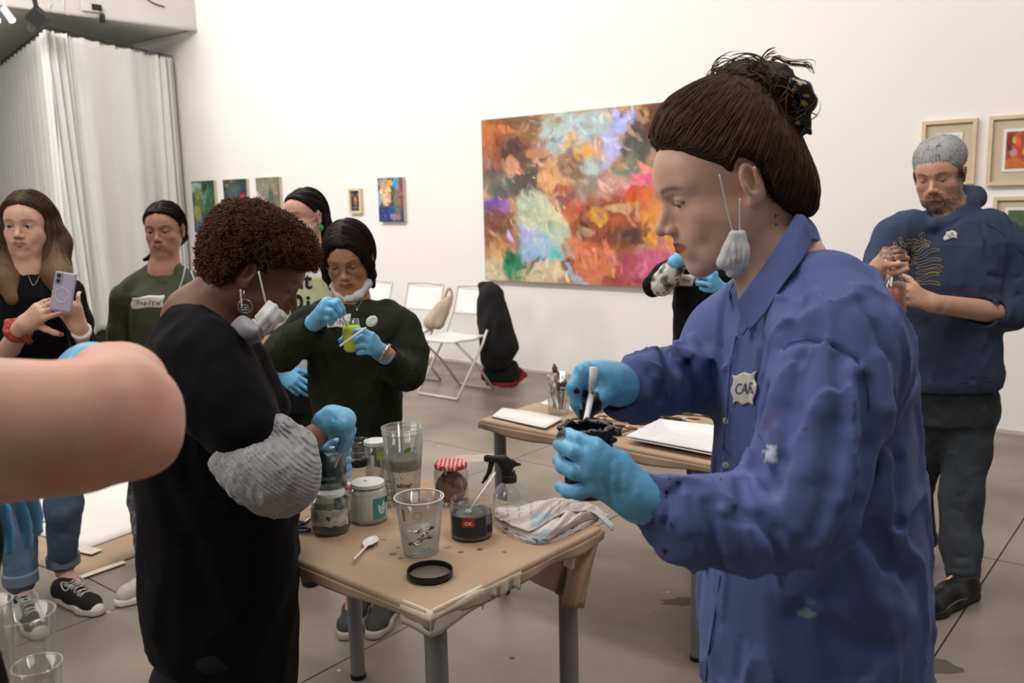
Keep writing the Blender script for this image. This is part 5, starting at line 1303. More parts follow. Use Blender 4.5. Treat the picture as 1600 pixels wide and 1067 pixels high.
def headcol(fr, skin, lip=None, brow=None, brown=1.0, beard=None, blush=.12, lipstick=1.0, lidline=True, wide=1.0, browang=0.0):
    skin = np.array(srgb(*skin)); lip = np.array(srgb(*(lip or (150, 80, 74)))); brow = np.array(srgb(*(brow or (48, 34, 28))))
    def sm(d, w): return 1 / (1 + np.exp(np.clip(d / w, -30, 30)))
    def fn(V):
        q = Linv(fr, V); x, y, z = q.T; ax = np.abs(x)
        n_ = fbm(V * 60, 3) - .5; C = skin[None] * (1 + .16 * n_[:, None])
        front = y > .02
        m = sm(((ax - .043) / .022) ** 2 + ((z + .03) / .020) ** 2 - 1, .5) * front * blush
        m += sm((ax / .014) ** 2 + ((z + .033) / .013) ** 2 - 1, .4) * (y > .085) * blush
        C = C * (1 - m[:, None]) + C * np.array([1.06, .80, .76]) * m[:, None]
        if beard is not None:
            bc = np.array(srgb(*beard)); zz = z + .0
            m = ((zz < -.052) | ((ax > .050 * wide) & (zz < .012) & (y < .058))) & (y > -.018) & (zz > -.130)
            m2 = (ax < .030) & (zz > -.062) & (zz < -.0475) & (y > .07)
            m3 = (np.abs(zz + .0630) < .010) & (ax < .026) & (y > .06)
            mm = ((m & ~m3) | m2).astype(float) * np.clip(.62 + 1.3 * (fbm(V * 300, 2) - .5), 0, 1)
            mm *= np.where((ax > .03) & (zz > -.075) & (y > .045), .35, 1)
            C = C * (1 - mm[:, None]) + bc * mm[:, None]
        zl = -.0635 + .006 * 0
        m = sm((ax / .0265) ** 2 + ((z + .0632) / np.where(z > -.0632, .0075, .0098)) ** 2 - 1, .10) * (y > .078) * .85 * lipstick
        C = C * (1 - m[:, None]) + lip * m[:, None]
        zb = .0185 + .0055 * np.sin(np.clip((ax - .012) / .036, 0, 1) * 2.4) + browang * (ax - .03)
        m = sm((np.abs(z - zb) - .0032) / .0011, 1) * sm((np.abs(ax - .0315) - .0185) / .002, 1) * (y > .055) * .8 * brown
        C = C * (1 - m[:, None]) + brow * m[:, None]
        m = sm((np.abs(ax - .0065) / .0038) ** 2 + ((z + .0430) / .0026) ** 2 - 1, .3) * (y > .088) * .75  # nostrils drawn as dark spots, the hollow's shade put into the skin colour
        C = C * (1 - m[:, None]) + np.array(srgb(60, 30, 26)) * m[:, None]
        if lidline:
            r_ = np.sqrt(((ax - .0315)) ** 2 + (y - .0745) ** 2 + z ** 2)
            d2 = ((ax - .0315) / .0135) ** 2 + ((z + .0005) / .0052) ** 2
            m = sm(np.abs(d2 - 1.0) - .25, .12) * (y > .078) * (z > -.003) * .95
            C = C * (1 - m[:, None]) + np.array(srgb(40, 26, 22)) * m[:, None]
        return np.clip(C, 0, 1)
    return fn


def eyes(par, fr, iris=(70, 50, 36), gaze=(0, 0), h=.0012):
    for x in (-1, 1):
        g = G(); c = T(fr, x * .0315, .0745, .0005); k = fr[2]
        d = nrm(np.array([gaze[0], 1, gaze[1]])); zx = nrm(np.cross(d, [0, 0, 1])); zz = np.cross(zx, d)
        Rl = fr[1] @ np.stack([zx, np.cross(d, zx) * 1, d], 1)
        th = np.concatenate([np.linspace(0, .5, 9), np.linspace(.6, 1.9, 10)])
        prof = np.stack([.0126 * k * np.sin(th), .0126 * k * np.cos(th)], 1); prof[0, 0] = 1e-5
        V0 = g.lathe(prof, c, 20, Rl)
        ang = np.repeat(th, 20); C = np.zeros((len(ang), 3)); C[:] = srgb(176, 168, 162)
        C[ang < .52] = srgb(*iris); C[ang < .2] = srgb(8, 8, 8); g.C = [C]
        g.obj('eye', M['eye'], par, colored=True)


def hand(s, W, F, N, thumb=1, curl=((30, 40),) * 4, splay=6, tcurl=(25, 20), sc=1.0, dr=0.0, k=None, palm=True, tspread=42, fing=True):
    """W wrist point, F finger direction, N back-of-hand normal, thumb=+1/-1 side along F x N"""
    F = nrm(F); N = nrm(np.asarray(N, float) - (np.asarray(N, float) @ F) * F); X = np.cross(F, N) * thumb
    def P(x, y, z): return np.asarray(W) + (X * x + F * y + N * z) * sc
    kn = [(.029, .086, .003), (.0095, .092, .005), (-.0105, .086, .003), (-.0285, .075, -.001)]
    ln = [(.043, .026, .021), (.047, .030, .022), (.043, .028, .022), (.033, .021, .019)]
    rr = [.0090, .0092, .0087, .0078]; kk = .010 if k is None else k
    if palm:
        s.cone(P(.004, -.035, 0), P(.004, .01, 0), (.0255 + dr) * sc, (.024 + dr) * sc, .01)
        for i, (x, y, z) in enumerate(kn): s.cone(P(x * .55 + .002, .012, -.002), P(x, y, z - .003), (.0150 + dr) * sc, (.0118 + dr) * sc, .016)
        s.cone(P(.018, .018, -.010), P(.030, .048, -.012), (.017 + dr) * sc, (.013 + dr) * sc, .014)
    tips = []
    if fing:
        for i in range(4):
            x, y, z = kn[i]; p = np.array([x, y, z - .002]); c_ = curl[i]; sp = math.radians((1.4 - i) * splay); a = 0; pts = [P(*p)]
            angs = (c_[0], c_[0] + c_[1], c_[0] + c_[1] + c_[1] * .65) if len(c_) == 2 else (c_[0], c_[0] + c_[1], c_[0] + c_[1] + c_[2])
            for L_, an in zip(ln[i], angs):
                an = math.radians(an); p = p + np.array([math.sin(sp) * math.cos(an) * L_, math.cos(sp) * math.cos(an) * L_, -math.sin(an) * L_]); pts.append(P(*p))
            r = rr[i]; s.chain(pts, [(r + .0012 + dr) * sc, (r + dr) * sc, (r - .0008 + dr) * sc, (r - .0020 + dr) * sc], .0022); tips.append(pts)
        ts = math.radians(tspread); p = np.array([.026, .038, -.012]); d = np.array([math.sin(ts), math.cos(ts), -.25]); pts = [P(*p)]
        for L_, cc in ((.036, 0), (.031, tcurl[0]), (.026, tcurl[1])):
            c_ = math.radians(cc); d = nrm(d * math.cos(c_) + np.array([-math.cos(ts) * .6, math.sin(ts) * .4, -.7]) * math.sin(c_)); p = p + d * L_; pts.append(P(*p))
        s.chain(pts, [(.0135 + dr) * sc, (.0110 + dr) * sc, (.0100 + dr) * sc, (.0080 + dr) * sc], .006); tips.append(pts)
    return tips


def st(pl, pr_, py, Y, b, rv=(1, 0, 0), k=1.0):
    c = at((pl + pr_) / 2, py, Y); a = abs(pr_ - pl) / 2 * (-((c - CAM) @ CRn)[2]) / FPX * k
    return (c, a, b, rv)


def combed(hair, starts, flow, steps=24, ds=.008, lift=.001, jitter=.25, seed=0, off=(0, .003)):
    """strands stepping along a flow field while staying on the hair surface"""
    r = np.random.default_rng(seed); p = np.asarray(starts, float).copy(); n = len(p)
    o = r.uniform(off[0], off[1], n)[:, None]; jit = r.normal(size=(n, 3)) * jitter; out = []
    for i in range(steps):
        g = hair.grad(p); d = hair.ev(p); p = p - g * (d[:, None] - o - lift)
        out.append(p.copy())
        f = flow(p) + jit * .4 + r.normal(size=(n, 3)) * jitter * .25
        f = f - (f * g).sum(1)[:, None] * g; p = p + nrm(f) * ds
    return np.stack(out, 1)


def strands(g, P, w=.0009, col=None):
    """P (n,m,3) -> thin triangular tubes"""
    n, m = P.shape[:2]; Tn = np.gradient(P, axis=1); Tn = nrm(Tn); up = np.array([.3, .5, .8]); A = nrm(np.cross(Tn, up)); B = np.cross(A, Tn)
    t = np.linspace(0, 1, m); ww = w * np.minimum(1, np.minimum(t * 8 + .4, (1 - t) * 4 + .12))
    V = np.stack([P + (A * math.cos(a) + B * math.sin(a)) * ww[None, :, None] for a in (0, 2.094, 4.189)], 2)  # n,m,3,3
    i, j, k = np.meshgrid(np.arange(n), np.arange(m - 1), np.arange(3), indexing='ij'); k2 = (k + 1) % 3
    idx = lambda i, j, k: (i * m + j) * 3 + k
    F = np.stack([idx(i, j, k), idx(i, j + 1, k), idx(i, j + 1, k2), idx(i, j, k2)], -1).reshape(-1, 4)
    c = None if col is None else np.repeat(col, m * 3, 0)
    g.add(V.reshape(-1, 3), F, c)


def haircol(base, tip=None, n=1, seed=0, axis=None):
    base = np.array(srgb(*base)); r = np.random.default_rng(seed); return base[None] * r.uniform(.7, 1.35, (n, 1)) + r.normal(size=(n, 3)) * .002


def surf_pts(V, n, seed=0, mask=None):
    idx = np.arange(len(V)) if mask is None else np.nonzero(mask(V))[0]
    return V[np.random.default_rng(seed).choice(idx, n)]


def patch(sdf, quad, nx, ny, eps=.0015, th=.0008, colf=None, shape=None, near=.4):
    """small sheet laid on a cloth surface; quad = tl,tr,br,bl pixel corners"""
    u, v = np.meshgrid(np.linspace(0, 1, nx), np.linspace(0, 1, ny)); q = np.array(quad, float)
    p = (q[0] * (1 - u)[..., None] + q[1] * u[..., None]) * (1 - v)[..., None] + (q[3] * (1 - u)[..., None] + q[2] * u[..., None]) * v[..., None]
    if shape: p = shape(u, v, p)
    P = sdf.march(p[..., 0], p[..., 1], near); n_ = sdf.grad(P); P = P + n_ * eps
    g = G(); g.grid(P, th, nv=n_, col=None if colf is None else colf(u, v).reshape(-1, 3)); return g


def linepatch(sdf, pts, w=.0006, eps=.001, near=.4, closed=False, col=None, g=None):
    p = np.array(pts, float); P = sdf.march(p[:, 0], p[:, 1], near); P = P[np.abs(P[:, 1] - np.median(P[:, 1])) < .3]; P = P + sdf.grad(P) * eps
    g = g or G(); g.tube(P, w, 5, closed=closed, col=col); return g


def shoe(par, ank, toe, w=.045, L=None, up=None, sole=None, low=True, name='shoe', canvas=False, hh=.075, z0=0.0):
    """ank, toe: floor points under heel and at toe"""
    a = np.array([*ank[:2], z0]); b = np.array([*toe[:2], z0]); d = nrm(b - a); L_ = np.linalg.norm(b - a); sd = perp(d)
    R_ = np.stack([d, sd, [0, 0, 1]], 1)
    s = S(.02); Q = lambda x, y, z: a + d * x * L_ + sd * y + np.array([0, 0, z])
    s.chain([Q(.12, 0, .045), Q(.45, 0, .042), Q(.78, 0, .034)], [w * .78, w * .82, w * .80], .03)
    s.cone(Q(.85, 0, .03), Q(.90, 0, .028), w * .72, w * .62, .03)
    s.cone(Q(.12, 0, .05), Q(.16, 0, hh), w * .76, w * .72, .03); s.cone(Q(.2, 0, .06), Q(.5, 0, .055), w * .62, w * .5, .03)
    s.cut(a + [0, 0, .018], (0, 0, -1)); s.cut(Q(.12, 0, hh), (0.0, 0, 1.0), .004)
    t = s.obj(name, up, .0045, par)
    s2 = S(.02); s2.chain([Q(.10, 0, .014), Q(.45, 0, .014), Q(.75, 0, .014), Q(.92, 0, .014)], [w * .86, w * .84, w * .98, w * .72], .02); s2.cut(a + [0, 0, .003], (0, 0, -1)); s2.cut(a + [0, 0, .030], (0, 0, 1), .003)
    s2.obj('sole', sole, .0045, t)
    return t, Q, s


SKIN = {n_: mat('skin_' + n_, (.5, .4, .3), .48, attr=True, var=.05, vscale=40, bump=.12, bscale=500, sss=.12, bdist=.0006) for n_ in ('light', 'dark')}
SKIN['dark'].node_tree.nodes['Principled BSDF'].inputs['Subsurface Weight'].default_value = .03
M['eye'] = mat('eyeball', (.5, .5, .5), .12, attr=True, var=.02, coat=.5)
M['glove'] = mat('blue_nitrile', (.5, .5, .5), .36, attr=True, var=.06, vscale=60, bump=.25, bscale=160, bdist=.0012)
M['mask'] = mat('white_mask_fabric', srgb(206, 206, 208), .85, var=.03, vscale=60, bump=.15, bscale=600)
M['hair'] = mat('hair_strands', (.5, .5, .5), .55, attr=True, var=.15, vscale=60, spec=.18, bump=.4, bscale=300)
M['steel'] = mat('steel', srgb(176, 176, 178), .28, metal=.9)
M['black_cloth'] = mat('black_jersey', srgb(15, 15, 17), .95, var=.2, vscale=12, bump=.2, bscale=400, sheen=.03, spec=.15)
M['olive_cloth'] = mat('olive_sweatshirt', srgb(64, 68, 48), .92, var=.08, vscale=12, bump=.2, bscale=500)
M['green_cloth'] = mat('dark_green_fleece', srgb(37, 42, 33), .95, var=.12, vscale=14, bump=.3, bscale=400, spec=.2)
M['navy_hood'] = mat('navy_hoodie', srgb(58, 67, 90), .93, var=.10, vscale=10, bump=.25, bscale=450, spec=.2)
M['jeans'] = mat('blue_denim', srgb(70, 88, 112), .9, var=.14, vscale=9, bump=.3, bscale=500, hue2=srgb(96, 114, 136))
M['dark_jeans'] = mat('dark_denim', srgb(34, 38, 44), .9, var=.25, vscale=6, bump=.3, bscale=500, hue2=srgb(56, 62, 68))
M['black_trouser'] = mat('black_trouser_cloth', srgb(22, 22, 25), .9, var=.15)
M['tag'] = mat('paper_name_tag', srgb(205, 202, 192), .7, var=.04, vscale=60, bump=.2, bscale=90)
M['pen'] = mat('pen_ink', srgb(70, 72, 110), .6)
GLOVE = (104, 178, 220)


def glovecol(black=None):
    def fn(V):
        C = np.array(srgb(*GLOVE))[None] * (0.93 + .14 * fbm(V * 50, 2)[:, None])
        if black is not None:
            m = black(V)
            C = C * (1 - m[:, None]) + np.array(srgb(18, 18, 24)) * m[:, None]
        return C
    return fn


def glove(par, fn, h=.003, col=None, name='glove', wrinkle=.0006):
    s = S(.01); fn(s)
    if wrinkle: s.noise(lambda p: (fbm(p * 130, 2) - .5) * wrinkle * 2.2)
    s.obj(name, M['glove'], h, par, color=col or glovecol()); return s


def cuffring(s, W, F, r=.030, L=.03, hole=True):
    """flared glove cuff at the wrist"""
    F = nrm(F); s.cone(np.asarray(W) - F * (.03 + L), np.asarray(W) - F * .01, r, r * .9, .008)
    if hole: s.cone(np.asarray(W) - F * (.05 + L), np.asarray(W) - F * (.022 + L), r * .86, r * .80, .001, 's')


def tagtext(sdf, quad, txt, mt, par, near=.4, eps=.0030, size=1.0, bold=0.0, shear=.2, pad=(.1, .25), th=.0):
    V, Tt, w = text_mesh(txt, 1.0, shear, bold); hh = V[:, 1].max() - V[:, 1].min(); q = np.array(quad, float)
    u = pad[0] + V[:, 0] / w * (1 - 2 * pad[0]); v = 1 - (pad[1] + (V[:, 1] - V[:, 1].min()) / hh * (1 - 2 * pad[1]))
    p = (q[0] * (1 - u)[:, None] + q[1] * u[:, None]) * (1 - v)[:, None] + (q[3] * (1 - u)[:, None] + q[2] * u[:, None]) * v[:, None]
    P = sdf.march(p[:, 0], p[:, 1], near); P = P + sdf.grad(P) * eps
    return G().add(P, Tt).obj('lettering', mt, par, smooth=False)


def scribble(sdf, pts, mt, par, near=.4, w=.0008, eps=.0028, name='handwriting'):
    g = G()
    for L_ in pts: linepatch(sdf, spline(L_, 4 * len(L_)), w, eps, near, g=g)
    return g.obj(name, mt, par)


def maskbox(par, fr, quadL, name='face_mask'): pass


HL = ([-.12, -.085, -.055, -.038, -.033, -.006, .010, .020, .046, .066, .085, .11], [-.110, -.100, -.074, -.045, .004, .030, .006, .024, .046, .068, .082, .088])


def hairshell(s, fr, t0=.012, hl=HL, vol=(), fade=.030, wide=1.0, inner=.008, grooves=.0, gdir=None, part=None):
    """scalp shell whose thickness fades to nothing along the hairline"""
    k = fr[2]; R = fr[1]; w = wide
    s.ell(T(fr, 0, -.016, .032), np.array((.073 * w, .093, .084)) * k, R, 0)
    s.ell(T(fr, 0, .046, .034), np.array((.056 * w, .046, .048)) * k, R, .03)
    s.ell(T(fr, 0, -.045, -.012), np.array((.064 * w, .060, .070)) * k, R, .03)
    for a, r in vol: s.ell(T(fr, *a), np.array(r) * k, R, .02)
    o32, R32 = fr[0].astype(f32), fr[1].astype(f32)
    def fn(p):
        q = ((p - o32) @ R32) / k; m = q[..., 2] - np.interp(q[..., 1], hl[0], hl[1]).astype(f32)
        tt = np.clip(m / fade + .22, 0, 1); tt = tt * tt * (3 - 2 * tt)
        o = inner - (t0 + inner) * tt
        if part is not None: o = o + .005 * np.exp(-((q[..., 0] - part) / .005) ** 2) * (q[..., 1] > -.03) * (q[..., 2] > .05)
        return (o * k).astype(f32)
    s.noise(fn); return s


def limb2(s, a, b, c, r0, r1, r2, k=.03):
    s.cone(a, b, r0, r1, k); s.cone(b, c, r1, r2, k)


def bodybase(s, fr, nb, ch, pv, arms, legs, nr=.05, tr=.095, sc=1.0):
    """the figure under the clothes; arms [(shoulder, elbow, wrist)], legs [(hip, knee, ankle, toe)]"""
    s.cone(T(fr, 0, -.024, -.05), nb, nr * 1.02, nr * 1.1, .03); s.chain([nb, ch, pv], [nr * 1.3, tr, tr], .05)
    for sh_, el, wr in arms:
        sh_ = sh_ + (ch - sh_) * .10 - [0, 0, .012]
        s.cone(nb * .55 + ch * .45, sh_, .034, .032, .03); limb2(s, sh_, el, wr, .032 * sc, .033 * sc, .024 * sc)
    for hp, kn, an, toe in legs:
        s.cone(pv, hp, .07, .07, .04); limb2(s, hp, kn, an, .060, .038, .029); s.chain([an, an + (toe - an) * .3 - [0, 0, .02], toe], [.030, .028, .020], .02)


def sheet3(rows, par, m, name, col=(.8, .8, .8), th=.0022, n=26, pleat=0):
    A = np.array([spline([at(*p_) for p_ in row], n) for row in rows]); P = np.stack([spline(A[:, j], 16) for j in range(n)], 1)
    if pleat:
        nv = nrm(np.cross(np.gradient(P, axis=0), np.gradient(P, axis=1))); P = P + nv * (.0016 * np.sin(np.linspace(0, pleat * 6.28, 16)))[:, None, None]
    return G().grid(P, th, col=col).obj(name, m, par, colored=True)
# ================================================================== HERO: woman in the blue shirt
def skinpart(s, fr, colfn, par, h, fine_pad=.13, hf=.002, extra_fine=None, m='light'):
    lo = fr[0] - fine_pad * fr[2]; hi = fr[0] + fine_pad * fr[2]
    return s.obj('body', SKIN[m], h, par, color=colfn, fine=(lo, hi, hf))


def woman_blue():
    t = thing('person', 'woman in an oversized paint-stained blue shirt stirring a black jar', 'person', (.42, 1.33, 0))
    fr = hframe(at(1131, 285, 1.33), 186, 20, 0, 1.0); s = S(.01)
    head(s, fr, open_=.0028, smile=1.0, nose=1.03, lips=.8, look=1.0, mouth=.2)
    nb = at(1222, 425, 1.33)
    s.cone(T(fr, 0, -.022, -.055), nb, .056, .060, .03); s.cone(nb, at(1240, 490, 1.33), .06, .06, .04)
    for x in (-1, 1): s.cone(T(fr, x * .034, .010, -.075), T(fr, x * .026, -.035, -.14), .022, .02, .03)
    # trunk and limbs below the clothes (one continuous figure)
    ch = at(1265, 590, 1.34); pv = at(1270, 900, 1.36); shN, shF = at(1292, 540, 1.17), at(1195, 505, 1.48)
    s.chain([at(1240, 500, 1.33), ch, at(1268, 760, 1.35), pv], [.06, .09, .09, .095], .05)
    elN, wrN = at(1245, 815, 1.09), at(1008, 778, 1.06); s.chain([at(1270, 545, 1.22), shN, elN], [.05, .05, .036], .03); s.chain([elN, wrN], [.036, .026], .02)
    elF, wrF = at(1098, 588, 1.43), at(968, 604, 1.305); s.chain([at(1225, 530, 1.40), at(1185, 525, 1.44), elF, wrF], [.04, .036, .030, .023], .02)
    for dy in (-.1, .1):
        hip = pv + np.array([0, dy, -.03]); kn = np.array([hip[0] - .02, hip[1] + dy * .2, .46]); an = np.array([hip[0] + .02, hip[1] + dy * .3, .09]); s.chain([hip, kn, an], [.085, .055, .038], .04)
        s.chain([an, an - [.03, 0, .045], an - [.13, 0, .055]], [.038, .036, .028], .02)
    s.cone(wrN, at(972, 752, 1.06), .025, .018, .01); s.cone(wrF, at(938, 590, 1.305), .024, .018, .01)
    hc = headcol(fr, (222, 178, 156), (166, 80, 74), (74, 52, 42), blush=.16, browang=-.1)
    skinpart(s, fr, hc, t, .009, .125, .0022)
    eyes(t, fr, (70, 50, 40), (0, -.7))
    body = s
    # ---- hair: swept back to a high bun
    hr = S(.02)
    q = lambda x, y, z: T(fr, x, y, z)
    hairshell(hr, fr, .0125, vol=[((0, -.078, -.040), (.056, .036, .050)), ((0, .014, .088), (.052, .052, .045)), ((0, -.030, .085), (.058, .060, .052)), ((0, -.064, -.072), (.040, .030, .040))])
    hr.noise(lambda p: (fbm(np.stack([((p - fr[0].astype(f32)) @ fr[1].astype(f32))[..., 0] * 150, ((p - fr[0].astype(f32)) @ fr[1].astype(f32))[..., 1] * 18, ((p - fr[0].astype(f32)) @ fr[1].astype(f32))[..., 2] * 110], -1), 3) - .5) * .0035)
    bc = at(1178, 132, 1.33)
    bd = nrm(bc - q(0, -.06, .09))
    bun = S(.012); bun.cone(q(0, -.055, .10), bc + [.02, 0, -.01], .040, .040, .02)
    bun.ell(bc + [-.022, 0, .004], (.032, .036, .030), None, .02); bun.ell(bc + [.022, 0, -.012], (.036, .038, .036), None, .02); bun.ell(bc + [.048, 0, -.038], (.034, .036, .034), None, .02); bun.ell(bc + [.036, 0, -.07], (.034, .036, .034), None, .02)
    g = G(); V, F = hr.mesh(.0045); base_c = (62, 46, 38)
    g.add(V, F, np.array(srgb(*base_c)) * .8)
    bun.noise(lambda p: (fbm(p * np.array([60, 120, 120], f32), 3) - .5) * .014); V2, F2 = bun.mesh(.005); g.add(V2, F2, np.array(srgb(40, 30, 26)))
    tgt = q(0, -.07, .135)
    def flow(p):
        L_ = Linv(fr, p); d = tgt - p; back = fr[1] @ np.array([0, -1., .25]); low = np.clip((-.01 - L_[:, 2]) / .05, 0, 1)[:, None]
        return nrm(d) * (1 - .3 * low) + back * (.55 - .2 * low)
    sp = surf_pts(V, 3200, 1, lambda V: (Linv(fr, V)[:, 2] - np.interp(Linv(fr, V)[:, 1], *HL) > -.004) & (body.ev(V) > .001))
    P = combed(hr, sp, flow, 16, .0075, .0002, .18, 2, (-.0006, .0016)); strands(g, P, .00075, haircol((84, 62, 50), n=len(P), seed=3))
    # bun loops
    r = np.random.default_rng(5); loops = []
    for k in range(620):
        c = bc + np.array([r.uniform(-.035, .055), r.uniform(-.03, .03), 0]); c[2] += .004 - .7 * max(0, c[0] - bc[0] - .0) + r.uniform(-.02, .014)
        a0 = r.uniform(0, 6.28); ax = nrm(r.normal(size=3) * [.4, 1, .4]); u = nrm(np.cross(ax, [.2, .1, 1])); v = np.cross(ax, u); R_ = r.uniform(.018, .036); tt = np.linspace(a0, a0 + r.uniform(2, 4.5), 18)
        loops.append(c + R_ * (np.cos(tt)[:, None] * u + np.sin(tt)[:, None] * v * r.uniform(.6, 1)) + ax * np.linspace(0, .012, 18)[:, None])
    strands(g, np.array(loops), .0010, haircol((92, 66, 52), n=620, seed=6))
    fly = []
    def fl(pts, Y=1.33, n=18): fly.append(spline([at(*p_, Y) for p_ in pts], n))
    for k in range(14):
        dy = r.uniform(-1, 1) * 4; fl([(1196 + k % 3, 112 + dy), (1212, 90 + dy), (1232 + k % 5, 98 + dy * 1.5), (1255 + k, 100 + dy * 2), (1272, 112 + dy * 2)], 1.31 + .003 * k)
    for k in range(10): fl([(1185, 105), (1192 + k * 1.2, 88), (1200 + k * 1.1, 78 + k), (1212 + k * .4, 73 + k * 1.5)], 1.32 + .002 * k)
    for k in range(6): fl([(1262, 290), (1268 + k, 310), (1262 + k, 328), (1250 + k, 338 + k)], 1.33 + .003 * k)
    for k in range(5): fl([(1235, 340), (1250 + k, 332), (1268, 320 + 3 * k), (1280 - k * 2, 318)], 1.33)
    for k in range(5): fl([(1232, 350), (1234 + k, 372), (1238 - k, 388), (1230 + k * 2, 402)], 1.31)
    for k in range(6): fl([(1128, 128), (1118 - k, 122 - k), (1122, 104 + k), (1134, 98 + k * 2)], 1.33)
    for k in range(4): fl([(1060 + k, 150), (1085, 128 + 3 * k), (1110, 124 + 2 * k), (1125, 128)], 1.33)
    fly = np.array(fly); fly = fly + r.normal(size=(len(fly), 1, 3)) * .0015; strands(g, fly, .00055, haircol((84, 60, 46), n=len(fly), seed=8))
    g.obj('hair', M['hair'], t, colored=True)
    # claw clip
    s = S(.004); cc = lambda x, y, d=0: at(x, y, 1.29 + d)
    s.chain([cc(1238, 130), cc(1252, 142), cc(1264, 160), cc(1266, 168)], [.008, .015, .012, .006]); s.cut(at(1250, 145, 1.31), (0, 1, 0))
    s.chain([cc(1262, 168), cc(1262, 190), cc(1258, 204), cc(1250, 213)], [.005, .0045, .004, .003]); s.chain([cc(1245, 190), cc(1262, 196), cc(1266, 208)], [.005, .004, .003]); s.chain([cc(1240, 165), cc(1252, 185)], [.005, .004])
    def claw(V):
        n_ = fbm(V * 110 + 3, 2); C = np.zeros((len(V), 3)); C[:] = srgb(20, 17, 16); C[n_ > .64] = srgb(196, 150, 66); return C
    o = s.obj('hair_clip', mat('tortoiseshell', (.5, .5, .5), .2, attr=True, coat=.3), .0018, t, color=claw); o['label'] = 'black and amber hair claw'
    # mask hanging from the ear
    mk = S(.006); mq = lambda x, y, d=0: at(x, y, 1.235 + d)
    mk.chain([mq(1146, 368), mq(1143, 390), mq(1134, 408)], [.0075, .012, .012]); mk.chain([mq(1159, 366), mq(1160, 390), mq(1158, 412)], [.006, .009, .010]); mk.chain([mq(1146, 405), mq(1143, 425)], [.014, .008]); mk.chain([mq(1140, 408), mq(1128, 412)], [.011, .006]); mk.chain([mq(1157, 400), mq(1152, 424)], [.011, .007])
    for a_, b_ in (((1152, 366), (1150, 424)), ((1146, 372), (1134, 412)), ((1163, 372), (1156, 420)), ((1141, 380), (1144, 415))): mk.ridge([mq(*a_, -.011), mq(*b_, -.012)], .0016, -.004)
    o = mk.obj('face_mask', M['mask'], .002, t)
    for pts in ([(1124, 272), (1130, 300), (1138, 335), (1146, 366)], [(1156, 310), (1156, 340), (1156, 366)]):
        G().tube(spline([at(*p_, 1.238) for p_ in pts], 14), .0011, 6).obj('ear_loop', M['mask'], o)
    # ---- shirt
    sh = S(.03); rv = nrm([1, .12, 0])
    W_ = [st(1118, 1440, 1120, 1.34, .185, rv), st(1100, 1436, 1040, 1.34, .185, rv), st(1100, 1432, 940, 1.34, .185, rv), st(1108, 1426, 840, 1.34, .18, rv), st(1118, 1418, 740, 1.34, .175, rv), st(1126, 1408, 650, 1.34, .17, rv), st(1130, 1398, 570, 1.33, .17, rv), st(1138, 1378, 510, 1.33, .165, rv), st(1160, 1340, 455, 1.33, .13, rv), st(1185, 1290, 410, 1.33, .085, rv)]
    sh.loft(W_[::-1], rd=.02, pw=2.1)
    sh.chain([at(1290, 480, 1.25), at(1300, 545, 1.19)], [.075, .088], .06)      # near shoulder
    sh.chain([at(1300, 545, 1.18), at(1288, 640, 1.13), at(1262, 740, 1.10), at(1240, 800, 1.08)], [.082, .074, .070, .068], .03)
    sh.chain([at(1240, 812, 1.08), at(1160, 822, 1.07), at(1080, 812, 1.06), at(1045, 790, 1.055)], [.064, .056, .050, .038], .02)
    sh.cone(at(1052, 850, 1.06), at(1075, 855, 1.07), .020, .022, .02)
    sh.cone(at(1040, 784, 1.06), at(1012, 778, 1.055), .0300, .0290, .006)           # cuff
    sh.cone(at(1016, 779, 1.056), at(985, 775, 1.05), .0262, .0262, .001, 's')
    sh.chain([at(1175, 500, 1.42), at(1135, 530, 1.46), at(1105, 575, 1.44)], [.07, .062, .058], .04)  # far shoulder to elbow
    sh.chain([at(1098, 592, 1.44), at(1040, 595, 1.37), at(1000, 600, 1.33)], [.056, .050, .044], .02)
    sh.cone(at(1000, 612, 1.33), at(972, 622, 1.32), .042, .034, .012); sh.cone(at(982, 606, 1.32), at(950, 606, 1.30), .034, .034, .002, 's')
    sh.cone(at(975, 645, 1.32), at(1000, 640, 1.33), .012, .016, .01)
    # neck opening
    sh.cone(at(1205, 400, 1.33), at(1225, 345, 1.33), .066, .08, .004, 's'); sh.cone(at(1165, 440, 1.29), at(1182, 400, 1.30), .030, .06, .01, 's')
    # creases: (polyline px, Y, width, amp)
    def rg(pts, w, amp):
        P = [sh_base.march(np.array([p_[0]]), np.array([p_[1]]), .6)[0] for p_ in pts]; P = [p_ for p_ in P if p_[1] < 1.65]
        for a_, b_ in zip(P[:-1], P[1:]):
            if np.linalg.norm(a_ - b_) < .22: sh.ridge([a_, b_], w, amp)
    import copy
    sh_base = S(.03); sh_base.ops = list(sh.ops)
